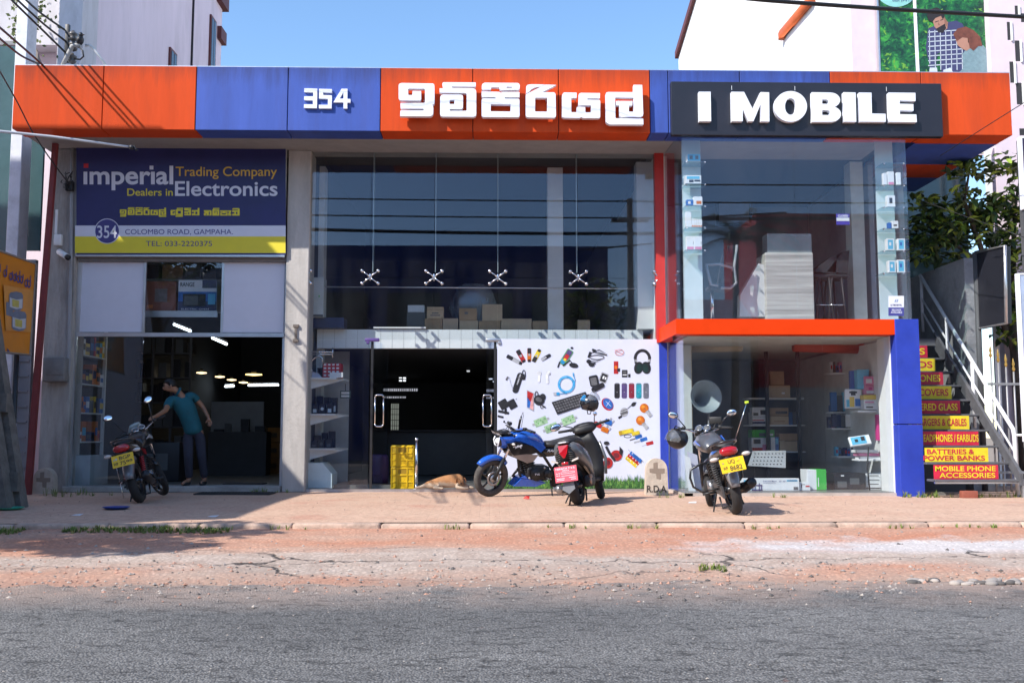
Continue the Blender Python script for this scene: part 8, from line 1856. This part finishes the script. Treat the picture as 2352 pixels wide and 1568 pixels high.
m = B3.mb(blk); m.bbox((.12, -.16, .30), (.42, .09, .16), .05); m.bbox((.2, .13, .3), (.4, .1, .18), .05); e3 = B3.b(m, 'engine_case'); m = B3.mb(M('cover_bronze', (.35, .22, .16), .35, metal=.7)); m.cyl((.02, -.20, .30), (.02, -.215, .30), .05, n=20); m.bbox((.05, -.21, .36), (.12, .02, .05), .01); B3.b(m, 'heat_shield', e3)
m = B3.mb(M('muffler_steel', (.30, .30, .31), .3, metal=.8)); m.tube([(.05, .13, .22), (-.05, .15, .22), (-.25, .16, .24), (-.33, .16, .25)], [.03, .055, .06, .045], 16); B3.b(m, 'exhaust')
m = B3.mb(chrome); m.bbox((-.20, .225, .25), (.2, .012, .06), .004); B3.b(m, 'exhaust_shield')
m = B3.mb(eng); m.tube([(.12, .1, .2), (.0, .12, .02), (-.05, .12, .01)], .012, 6); m.tube([(.12, -.1, .2), (.0, -.12, .05)], .012, 6); m.tube([(.3, .14, .22), (.28, .26, .02), (.2, .34, .01)], .010, 6); B3.b(m, 'stand')
for sg in (-1, 1): m = B3.mb(grey_p); m.tube([(.90, sg * .23, .36), (.95, sg * .245, .58), (.9, sg * .2, .82)], .022, 8); B3.b(m, 'apron_trim')
m = B3.mb(lens_o); m.ell((1.0, -.2, .60), (.02, .02, .03), 10, 6); B3.b(m, 'front_indicator')
q = P(1353, 926, 14.55); helmet('helmet', 'glossy black helmet with blue stripes and raised visor on the scooter handlebar', (q.x, 14.55, q.z), (radians(0), radians(12), radians(-25)), M('helmet_gloss', (.010, .010, .013), .2, coat=.9), True)
# ---- blue motorcycle seen from its front left
bluep = paint('paint_metal_blue', (.012, .10, .50), 1.0, .25)
Yf = 15.25; xf = PX(1125, Yf, 1135); ang = 180 + 24           # heading
B4 = Bike('parked_motorcycle', 'shiny blue sport motorcycle parked across the doorway beside the dog', xf - 1.30 * cos(radians(ang)), Yf - 1.30 * sin(radians(ang)), ang, 9, .0, 8, wb=1.30, pivot=(1.02, .90), rake=25)
dirtr = M('tyre_dusty', (.075, .068, .062), .95, var=.4, scale=18)
B4.wheel(0, .295, .06, 'rear_wheel', rimc=blackp); fw = B4.wheel(1.30, .295, .052, 'front_wheel', True, rimc=blackp, disc=.075); fw.data.materials[0] = dirtr
B4.fender(1.30, .295, .325, .07, 40, 138, bluep, 'front_mudguard', True); B4.fender(0, .295, .33, .08, 60, 170, blackp, 'rear_mudguard')
m = B4.mb(bluep); m.loft([ysec(.46, .80, .08, .05), ysec(.54, .84, .13, .10), ysec(.68, .90, .165, .13), ysec(.84, .93, .18, .125), ysec(.97, .91, .16, .10), ysec(1.03, .89, .10, .06)]); tk = B4.b(m, 'fuel_tank')
m = B4.mb(blackp); 
for sg in (-1, 1): m.prism([(.52, .72), (.72, .80), (1.0, .86), (1.16, .84), (1.08, .70), (.98, .62), (.80, .66)], sg * .155, sg * .185, lambda u, v, w: Vector((u, w * (1.0 + .12 * (u - .8)), v)))
sh = B4.b(m, 'tank_shroud')
m = B4.mb(bluep)
for sg in (-1, 1): m.prism([(.50, .78), (.60, .86), (.80, .90), (.98, .94), (1.12, .90), (.95, .88), (.72, .80), (.58, .70)], sg * .187, sg * .198, lambda u, v, w: Vector((u, w * (1.0 + .12 * (u - .8)), v)))
B4.b(m, 'side_panel')
m = B4.mb(M('panel_champagne', (.36, .29, .25), .3, metal=.4, coat=.4))
for sg in (-1, 1): m.prism([(.62, .66), (.82, .68), (1.06, .655), (.96, .60), (.80, .54), (.70, .56)], sg * .15, sg * .19, lambda u, v, w: Vector((u, w, v)))
B4.b(m, 'lower_panel')
m = B4.mb(letter_w)
hs2 = [(0, 2), (3, 4), (6, 3), (8, 5), (12, 4.5), (13, 6), (15, 6), (15, 4), (13, 3), (14, 0), (12.5, .5), (11.5, 2.4), (7, 1.8), (4, 0), (3, .5), (4.5, 2.2), (2, 2.4)]
m.prism([(1.06 - x * .010, .765 + y * .010) for x, y in hs2], .186, .196, lambda u, v, w: Vector((u, w * (1.0 + .12 * (u - .8)) + .004, v))); B4.b(m, 'emblem', sh)
m = B4.mb(seatm); m.loft([ysec(-.22, .93, .07, .03), ysec(-.05, .89, .12, .045), ysec(.12, .85, .12, .045), ysec(.3, .80, .13, .05), ysec(.48, .80, .10, .045)]); B4.b(m, 'seat')
m = B4.mb(blackp); m.loft([ysec(-.36, .90, .04, .03), ysec(-.2, .86, .09, .06), ysec(.05, .78, .12, .08), ysec(.3, .70, .12, .09), ysec(.5, .68, .1, .08)]); tp_ = B4.b(m, 'tail_panel')
m = B4.mb(letter_w); m.text('RAIDER', lambda u, v, w: Vector((.44 - u, .128, v)), (0, .70, .26, .735), .02, shear=.3); B4.b(m, 'lettering', tp_)
m = B4.mb(eng); m.bbox((.56, 0, .36), (.42, .26, .24), .06); m.bbox((.72, 0, .52), (.16, .18, .26), .03, Matrix.Rotation(radians(22), 3, 'Y'))
for k in range(7): m.bbox((.69 + .014 * k, 0, .43 + .033 * k), (.20, .22, .011), .004, Matrix.Rotation(radians(22), 3, 'Y'))
m.cyl((.60, .12, .36), (.60, .155, .36), .105, n=24); m.cyl((.40, .12, .36), (.40, .15, .36), .07, n=20); e4 = B4.b(m, 'engine'); m = B4.mb(letter_w); m.text('TVS', lambda u, v, w: Vector((.645 - u, .158, v)), (0, .345, .085, .372), .02); B4.b(m, 'lettering', e4)
m = B4.mb(silver)
for p in ((.48, .14, .46), (.72, .13, .30), (.36, .13, .28), (.76, .11, .62), (.3, .12, .42)): m.cyl(p, Vector(p) + Vector((0, .02, 0)), .016, n=10)
B4.b(m, 'engine_bolts', e4)
m = B4.mb(bluep); m.prism([(.98, .18), (.86, .30), (.78, .33), (.74, .29), (.55, .27), (.42, .22), (.6, .16)], -.12, .12, lambda u, v, w: Vector((u, w * (1 - .4 * max(0, (u - .75) / .25)), v))); m.prism([(.98, .18), (.86, .29), (.70, .28), (.45, .215), (.6, .165)], .121, .14, lambda u, v, w: Vector((u, w, v))); B4.b(m, 'belly_pan')
m = B4.mb(eng); m.tube([(1.02, 0, .86), (.9, .06, .62), (.86, .07, .36), (.8, .06, .26)], .024); m.tube([(1.02, 0, .84), (.5, .09, .66), (.3, .1, .40)], .024); m.tube([(.32, .09, .36), (0, .1, .295)], .026); m.tube([(.32, -.09, .36), (0, -.1, .295)], .026); B4.b(m, 'frame')
m = B4.mb(eng); m.tube([(.82, -.05, .42), (.9, -.08, .3), (.6, -.13, .18), (.2, -.16, .24)], .024); m.tube([(.22, -.17, .25), (.1, -.18, .28), (-.2, -.2, .4)], [.04, .065, .06], 14); B4.b(m, 'exhaust_pipe')
m = B4.mb(eng); m.tube([(.36, .14, .25), (.34, .22, .02), (.30, .25, .015)], .012, 6); m.cyl((.44, .1, .30), (.44, .28, .30), .016); B4.b(m, 'side_stand')
fx = lambda t, y: Vector((1.30, y, .295)) + B4.a * t
for sg in (-1, 1):
    m = B4.mb(eng, True); m.cyl(fx(-.02, sg * .095), fx(.34, sg * .095), .032, .028); m.use(chrome); m.cyl(fx(.33, sg * .095), fx(.72, sg * .095), .019); B4.b(m, 'fork_leg')
top4 = fx(.72, 0); m = B4.mb(eng, True); m.bbox(top4, (.08, .25, .035), .01); m.bbox(fx(.52, 0), (.08, .23, .035), .01); B4.b(m, 'fork_bridge')
m = B4.mb(bluep, True); hx_, hz_ = top4.x, top4.z
for sg in (-1, 1): m.loft([[Vector((hx_ + .26, sg * .06, hz_ - .02)), Vector((hx_ + .24, sg * .09, hz_ - .04)), Vector((hx_ + .22, sg * .09, hz_ - .14)), Vector((hx_ + .20, sg * .04, hz_ - .2))], [Vector((hx_ + .06, sg * .13, hz_ + .0)), Vector((hx_ + .04, sg * .15, hz_ - .04)), Vector((hx_ + .06, sg * .14, hz_ - .12)), Vector((hx_ + .1, sg * .06, hz_ - .19))]], smooth=False)
hc4 = B4.b(m, 'headlight_cowl')
m = B4.mb(blackp, True); m.loft([ysec(hx_ + .02, hz_ - .06, .11, .09), ysec(hx_ + .18, hz_ - .08, .095, .10), ysec(hx_ + .25, hz_ - .09, .075, .085)]); m.bbox((hx_ + .18, 0, hz_ + .05), (.16, .16, .035), .012, Matrix.Rotation(radians(14), 3, 'Y')); B4.b(m, 'headlight_shell', hc4)
m = B4.mb(M('headlight_led', (.75, .78, .82), .2, coat=.5), True)
for sg in (-1, 1): m.tube([(hx_ + .262, sg * .06, hz_ - .03), (hx_ + .272, sg * .075, hz_ - .08), (hx_ + .262, sg * .05, hz_ - .15), (hx_ + .258, sg * .015, hz_ - .165)], .012, 6)
m.ell((hx_ + .255, 0, hz_ - .09), (.03, .045, .045), 14, 8); B4.b(m, 'headlight', hc4)
B4.plate((hx_ + .285, 0, hz_ + .03), .26, .07, -38, [('BKX 4645', .05, .18, .95, .84, letter_w)], mat=blackp, steer=True, facing=1)
hb4 = top4 + Vector((-.02, 0, .06)); m = B4.mb(M('bar_black', (.03, .03, .032), .4, metal=.5), True); m.tube([hb4 + Vector(p) for p in ((-.13, .37, .05), (-.07, .24, .06), (0, .1, .01), (0, -.1, .01), (-.07, -.24, .06), (-.13, -.37, .05))], .012, 8); h4 = B4.b(m, 'handlebar')
for sg in (-1, 1):
    m = B4.mb(rubber, True); m.cyl(hb4 + Vector((-.08, sg * .25, .058)), hb4 + Vector((-.135, sg * .385, .05)), .019); B4.b(m, 'grip', h4)
    m = B4.mb(eng, True); m.bbox(hb4 + Vector((-.06, sg * .22, .065)), (.06, .06, .05), .012); m.tube([hb4 + Vector((-.03, sg * .2, .06)), hb4 + Vector((-.02, sg * .3, .06)), hb4 + Vector((-.07, sg * .4, .055))], .006, 5); m.ell(hb4 + Vector((-.06, sg * .385, .06)), (.018, .018, .018), 8, 6); B4.b(m, 'lever', h4)
    m = B4.mb(blackp, True); p = Vector((hx_ + .1, sg * .14, hz_ - .10)); m.cyl(p, p + Vector((0, sg * .05, 0)), .01); o = B4.b(m, 'turn_signal'); m = B4.mb(lens_c, True); m.ell(p + Vector((0, sg * .08, 0)), (.025, .04, .022), 10, 6); B4.b(m, 'lens', o)
m = B4.mb(blackp, True); p = hb4 + Vector((-.02, .10, .05)); m.tube([p, p + Vector((0, .02, .12)), p + Vector((-.01, .03, .2))], [.018, .018, .012], 8); m.use(cab); m.tube([p + Vector((-.01, .03, .2)), p + Vector((0, .08, .27)), p + Vector((.02, .13, .24)), p + Vector((.03, .12, .05))], .004, 5); B4.b(m, 'phone_charger')
m = B4.mb(darkgrey, True); m.bbox(hb4 + Vector((.06, 0, .05)), (.11, .16, .02), .006, Matrix.Rotation(radians(-30), 3, 'Y')); B4.b(m, 'instrument_panel')
m = B4.mb(lens_r); m.bbox((-.37, 0, .88), (.02, .10, .04), .006); B4.b(m, 'tail_light')
m = B4.mb(cab, True)
for k in range(4): m.tube([hb4 + Vector((-.05, .2 * (1 if k % 2 else -1), .05)), (hx_ + .10, -.06 + .04 * k, hz_ + .06), (hx_ + .06, -.06 + .04 * k, hz_ - .1), (1.0, 0, .7)], .006, 5)
B4.b(m, 'control_cables')
# ------------------------------------------------------------ the man and the dog
def skin(chains, sub=2, mat=None, name='body', parent=None, extra=None):
    """one continuous surface grown round a skeleton; chains: lists of (point, (rx, ry)) sharing points by equality"""
    vs = []; rad = []; es = []; idx = {}
    def vid(p, r):
        k = tuple(round(c, 4) for c in p)
        if k not in idx: idx[k] = len(vs); vs.append(Vector(p)); rad.append(r)
        return idx[k]
    for ch in chains:
        ids = [vid(p, r) for p, r in ch]
        es += [(a, b) for a, b in zip(ids, ids[1:])]
    me = bpy.data.meshes.new('sk'); me.from_pydata(vs, es, []); o = bpy.data.objects.new('sk', me); COL.objects.link(o)
    sm = o.modifiers.new('s', 'SKIN'); sm.use_smooth_shade = True
    for i, v in enumerate(me.skin_vertices[0].data): v.radius = rad[i] if isinstance(rad[i], tuple) else (rad[i], rad[i]); v.use_root = i == 0
    ss = o.modifiers.new('u', 'SUBSURF'); ss.levels = sub; ss.render_levels = sub
    dg = bpy.context.evaluated_depsgraph_get(); ev = o.evaluated_get(dg); em = ev.to_mesh()
    m = MB(mat); m.add([v.co.copy() for v in em.vertices], [tuple(p.vertices) for p in em.polygons], True)
    ev.to_mesh_clear(); bpy.data.objects.remove(o); bpy.data.meshes.remove(me)
    return m.build(name, parent, recalc=False) if name else m
def z3m(x, y, Y): return P(229.7 + x * .20507, 849.8 + y * .20507, Y)
skin_m = M('skin_brown', (.30, .15, .09), .5, var=.08); teal_m = M('shirt_teal', (.006, .095, .125), .8, var=.2, scale=7, bump=.9, bscale=8); jean = M('trousers_navy', (.025, .027, .045), .85, var=.2, scale=12, bump=.2, bscale=40); hairm = M('hair_black', (.012, .010, .010), .6); shoe = M('shoe_dark', (.02, .018, .018), .6)
Ym_ = 16.75; fz = .094
pel = z3m(1045, 670, Ym_); hipL = pel + Vector((-.09, 0, -.04)); hipR = pel + Vector((.10, .02, -.04))
chest = z3m(930, 400, Ym_ - .10); waist = (pel + chest) / 2 + Vector((.01, .01, 0)); nb_ = z3m(890, 250, Ym_ - .16)
shL = z3m(790, 330, Ym_ - .24); shR = z3m(1025, 268, Ym_ - .04); head = z3m(772, 185, Ym_ - .25)
elL = z3m(735, 450, Ym_ - .55); wrL = z3m(630, 515, Ym_ - .85); hnL = z3m(585, 530, Ym_ - .98)
elR = z3m(1150, 410, Ym_ + .08); wrR = z3m(1205, 510, Ym_ - .02); hnR = z3m(1225, 555, Ym_ - .05)
kL = Vector((pel.x - .04, Ym_ - .10, fz + .50)); aL = Vector((pel.x - .05, Ym_ + .02, fz + .09)); tL = Vector((pel.x - .11, Ym_ - .16, fz + .03))
kR = Vector((pel.x + .15, Ym_ + .0, fz + .49)); aR = Vector((pel.x + .17, Ym_ + .14, fz + .09)); tR = Vector((pel.x + .17, Ym_ - .06, fz + .03))
man = thing('person', (pel.x, Ym_, fz), 'man in teal short sleeved shirt leaning towards the motorcycle in the left doorway', 'person')
look = Vector((-.85, -.5, -.16)).normalized()
body = [[(pel, (.10, .09)), (waist, (.10, .09)), (chest, (.14, .11)), (nb_, (.06, .06)), ((nb_ * .45 + head * .55), (.052, .055)), (head, (.088, .095)), (head + Vector((0, 0, .07)) - look * .02, (.075, .085))],
        [(chest, (.14, .11)), (shL, (.058, .058)), (elL, (.042, .042)), (wrL, (.028, .03)), (hnL, (.034, .022))],
        [(chest, (.14, .11)), (shR, (.058, .058)), (elR, (.042, .042)), (wrR, (.028, .03)), (hnR, (.036, .022))],
        [(pel, (.10, .09)), (hipL, (.08, .09)), (kL, (.058, .06)), (aL, (.04, .045)), (tL, (.045, .03))], [(pel, (.10, .09)), (hipR, (.08, .09)), (kR, (.058, .06)), (aR, (.04, .045)), (tR, (.045, .03))],
        [(head, (.088, .095)), (head + look * .075 + Vector((0, 0, -.055)), (.038, .03))], [(head, (.088, .095)), (head + look * .105 + Vector((0, 0, -.015)), (.014, .014))]]
dL = (hnL - wrL).normalized(); upv = Vector((0, 0, 1)); sL = dL.cross(upv).normalized()
for k, (off, ln_) in enumerate(((-.027, .055), (-.009, .07), (.009, .068), (.027, .055))): b0 = hnL + sL * off + dL * .015; body.append([(hnL, (.034, .022)), (b0, (.011, .010)), (b0 + dL * ln_ * .5 + Vector((0, 0, -.008)), (.009, .009)), (b0 + dL * ln_ * .7 + Vector((0, 0, -.04)), (.008, .008))])
body.append([(hnL, (.034, .022)), (hnL + sL * .035 + Vector((0, 0, -.02)), (.011, .011)), (hnL + sL * .03 + dL * .04 + Vector((0, 0, -.045)), (.009, .009))])
dR = Vector((.25, -.1, -.96)).normalized(); sR = Vector((.95, .1, .25)).normalized()
for k, (off, ln_) in enumerate(((-.028, .07), (-.009, .085), (.010, .08), (.028, .06))): b0 = hnR + sR * off + dR * .03; body.append([(hnR, (.036, .022)), (b0, (.011, .010)), (b0 + dR * ln_ * .5 + Vector((.0, -.012, 0)), (.0095, .009)), (b0 + dR * ln_ + Vector((0, -.03, 0)), (.008, .008))])
body.append([(hnR, (.036, .022)), (hnR + Vector((-.035, -.02, -.015)), (.012, .012)), (hnR + Vector((-.05, -.035, -.06)), (.009, .009))])
skin(body, 2, skin_m, 'body', man)
sl = lambda a, b, t: a + (b - a) * t
sh_ = skin([[(pel + Vector((.01, 0, -.10)), (.17, .165)), (pel + Vector((0, 0, .04)), (.17, .165)), (waist, (.165, .155)), (chest, (.165, .135)), (nb_ + Vector((0, 0, -.01)), (.078, .078))], [(chest, (.165, .135)), (shL, (.082, .082)), (sl(shL, elL, .55), (.072, .072)), (sl(shL, elL, .72), (.068, .068))], [(chest, (.165, .135)), (shR, (.082, .082)), (sl(shR, elR, .42), (.074, .074)), (sl(shR, elR, .55), (.07, .07))]], 2, teal_m, 'shirt', man)
m = MB(teal_m); cdir = (head - nb_).normalized(); u = cdir.orthogonal().normalized(); v = cdir.cross(u); c = nb_ + cdir * .015
m.loft([m.ring(c, u, v, .085, 18, .08), m.ring(c + cdir * .035, u, v, .072, 18, .068), m.ring(c + cdir * .03, u, v, .064, 18, .06), m.ring(c, u, v, .07, 18)], cap=False); m.build('collar', sh_)
skin([[(pel + Vector((0, 0, .05)), (.15, .14)), (pel + Vector((0, 0, -.02)), (.155, .14)), (hipL, (.10, .105)), (kL, (.078, .08)), (aL + Vector((0, 0, .02)), (.062, .066))], [(pel + Vector((0, 0, -.02)), (.155, .14)), (hipR, (.10, .105)), (kR, (.078, .08)), (aR + Vector((0, 0, .02)), (.062, .066))]], 2, jean, 'trousers', man)
for a_, t_ in ((aL, tL), (aR, tR)): skin([[(a_ + Vector((0, .02, -.04)), (.05, .05)), (sl(a_, t_, .55) + Vector((0, 0, -.02)), (.05, .045)), (t_ + Vector((0, 0, .01)), (.045, .035))]], 2, shoe, 'shoe', man)
m = MB(hairm); side = look.cross(upv).normalized(); up2 = side.cross(look).normalized(); rings = []
for k in range(9):
    th = pi * (.04 + .50 * k / 8); ring = []
    for i in range(20):
        a = 2 * pi * i / 20; fr_ = cos(a); lim = .62 if fr_ > .3 else 1.12
        t2 = th * lim; ring.append(head + Vector((0, 0, .028)) - look * .012 + look * (.104 * sin(t2) * cos(a)) + side * (.094 * sin(t2) * sin(a)) + up2 * (.108 * cos(t2)))
    rings.append(ring)
m.loft(rings, cap=True); m.build('hair', man)
m = MB(skin_m)
for sg in (-1, 1): m.ell(head + side * sg * .088 - look * .01, (.016, .022, .034), 10, 8)
m.build('ears', man)
m = MB(MATS['hair_black'])
for sg in (-1, 1): m.ell(head + look * .088 + side * sg * .032 + Vector((0, 0, .012)), (.010, .010, .007), 8, 6); m.tube([head + look * .092 + side * sg * .018 + Vector((0, 0, .03)), head + look * .082 + side * sg * .055 + Vector((0, 0, .03))], .006, 5)
m.tube([head + look * .096 + side * -.022 + Vector((0, 0, -.05)), head + look * .102 + Vector((0, 0, -.052)), head + look * .096 + side * .022 + Vector((0, 0, -.05))], .004, 5); m.build('eyes_and_brows', man)
# ---- dog
def zd(x, y, Y): p = P(689 + x * .2637, 735 + y * .2637, Y); return p
def dog_mat():
    m = M('dog_fur', (.36, .17, .07), .9, var=.2, scale=14, bump=.4, bscale=90); t = m.node_tree; N = t.nodes; L = t.links
    b = N['Principled BSDF']; src = b.inputs['Base Color'].links[0].from_socket
    tc = N.new('ShaderNodeTexCoord'); sp = N.new('ShaderNodeSeparateXYZ'); L.new(tc.outputs['Object'], sp.inputs[0]); n = N.new('ShaderNodeTexNoise'); n.inputs['Scale'].default_value = 9; L.new(tc.outputs['Object'], n.inputs['Vector'])
    ad = N.new('ShaderNodeMath'); ad.operation = 'MULTIPLY_ADD'; ad.inputs[1].default_value = .10; L.new(n.outputs['Fac'], ad.inputs[0]); L.new(sp.outputs['Z'], ad.inputs[2])
    r = N.new('ShaderNodeMapRange'); r.inputs[1].default_value = .13; r.inputs[2].default_value = .17; r.inputs[3].default_value = 1; r.inputs[4].default_value = 0; L.new(ad.outputs[0], r.inputs[0])
    mx = N.new('ShaderNodeMix'); mx.data_type = 'RGBA'; L.new(r.outputs[0], mx.inputs[0]); L.new(src, mx.inputs[6]); mx.inputs[7].default_value = (.42, .33, .25, 1); L.new(mx.outputs[2], b.inputs['Base Color']); return m
dfur = dog_mat(); Yd = 16.55
gz_ = .046
q0 = zd(1250, 1465, Yd); dog = thing('dog', (q0.x, Yd, gz_), 'tan and white dog lying asleep in the shop doorway', 'dog')
D = lambda x, y, z: Vector((q0.x + x, Yd + y, gz_ + z))
rump, mid, chs, nk, hd_ = D(-.20, .08, .10), D(0, .06, .12), D(.17, .05, .135), D(.25, .0, .17), D(.29, -.08, .16)
skin([[(rump, (.10, .10)), (mid, (.10, .11)), (chs, (.105, .125)), (nk, (.075, .085)), (hd_, (.068, .07)), (D(.295, -.16, .115), (.04, .038)), (D(.297, -.21, .095), (.031, .028))],
      [(rump, (.10, .10)), (D(-.29, .06, .06), (.045, .045)), (D(-.38, .0, .03), (.025, .025)), (D(-.46, -.05, .022), (.018, .018))],
      [(rump, (.10, .10)), (D(-.18, -.06, .08), (.07, .075)), (D(-.06, -.12, .05), (.035, .04)), (D(-.16, -.15, .03), (.026, .026)), (D(-.04, -.18, .022), (.022, .02)), (D(.01, -.19, .02), (.024, .018))],
      [(chs, (.105, .125)), (D(.24, -.06, .08), (.045, .05)), (D(.22, -.15, .04), (.028, .028)), (D(.36, -.22, .024), (.024, .022)), (D(.42, -.24, .022), (.028, .02))],
      [(chs, (.105, .125)), (D(.32, .02, .07), (.04, .045)), (D(.42, -.04, .035), (.026, .026)), (D(.50, -.10, .024), (.024, .02))]], 2, dfur, 'body', dog)
for sg in (-1, 1):
    m = MB(M('dog_ear', (.26, .11, .045), .9)); e = hd_ + Vector((sg * .055, .01, .03)); m.loft([m.ring(e, Vector((1, 0, 0)), Vector((0, 1, 0)), .012, 8, .028), m.ring(e + Vector((sg * .022, -.01, -.04)), Vector((1, 0, 0)), Vector((0, 1, 0)), .012, 8, .036), m.ring(e + Vector((sg * .026, -.02, -.085)), Vector((1, 0, 0)), Vector((0, 1, 0)), .006, 8, .012)]); m.build('ear', dog)
m = MB(black); m.ell(D(.297, -.24, .10), (.016, .012, .012), 10, 6)
m.build('nose', dog)
for sg in (-1, 1): m = MB(black); m.ell(D(.293 + sg * .03, -.14, .172), (.010, .008, .008), 8, 6); m.build('eye', dog)
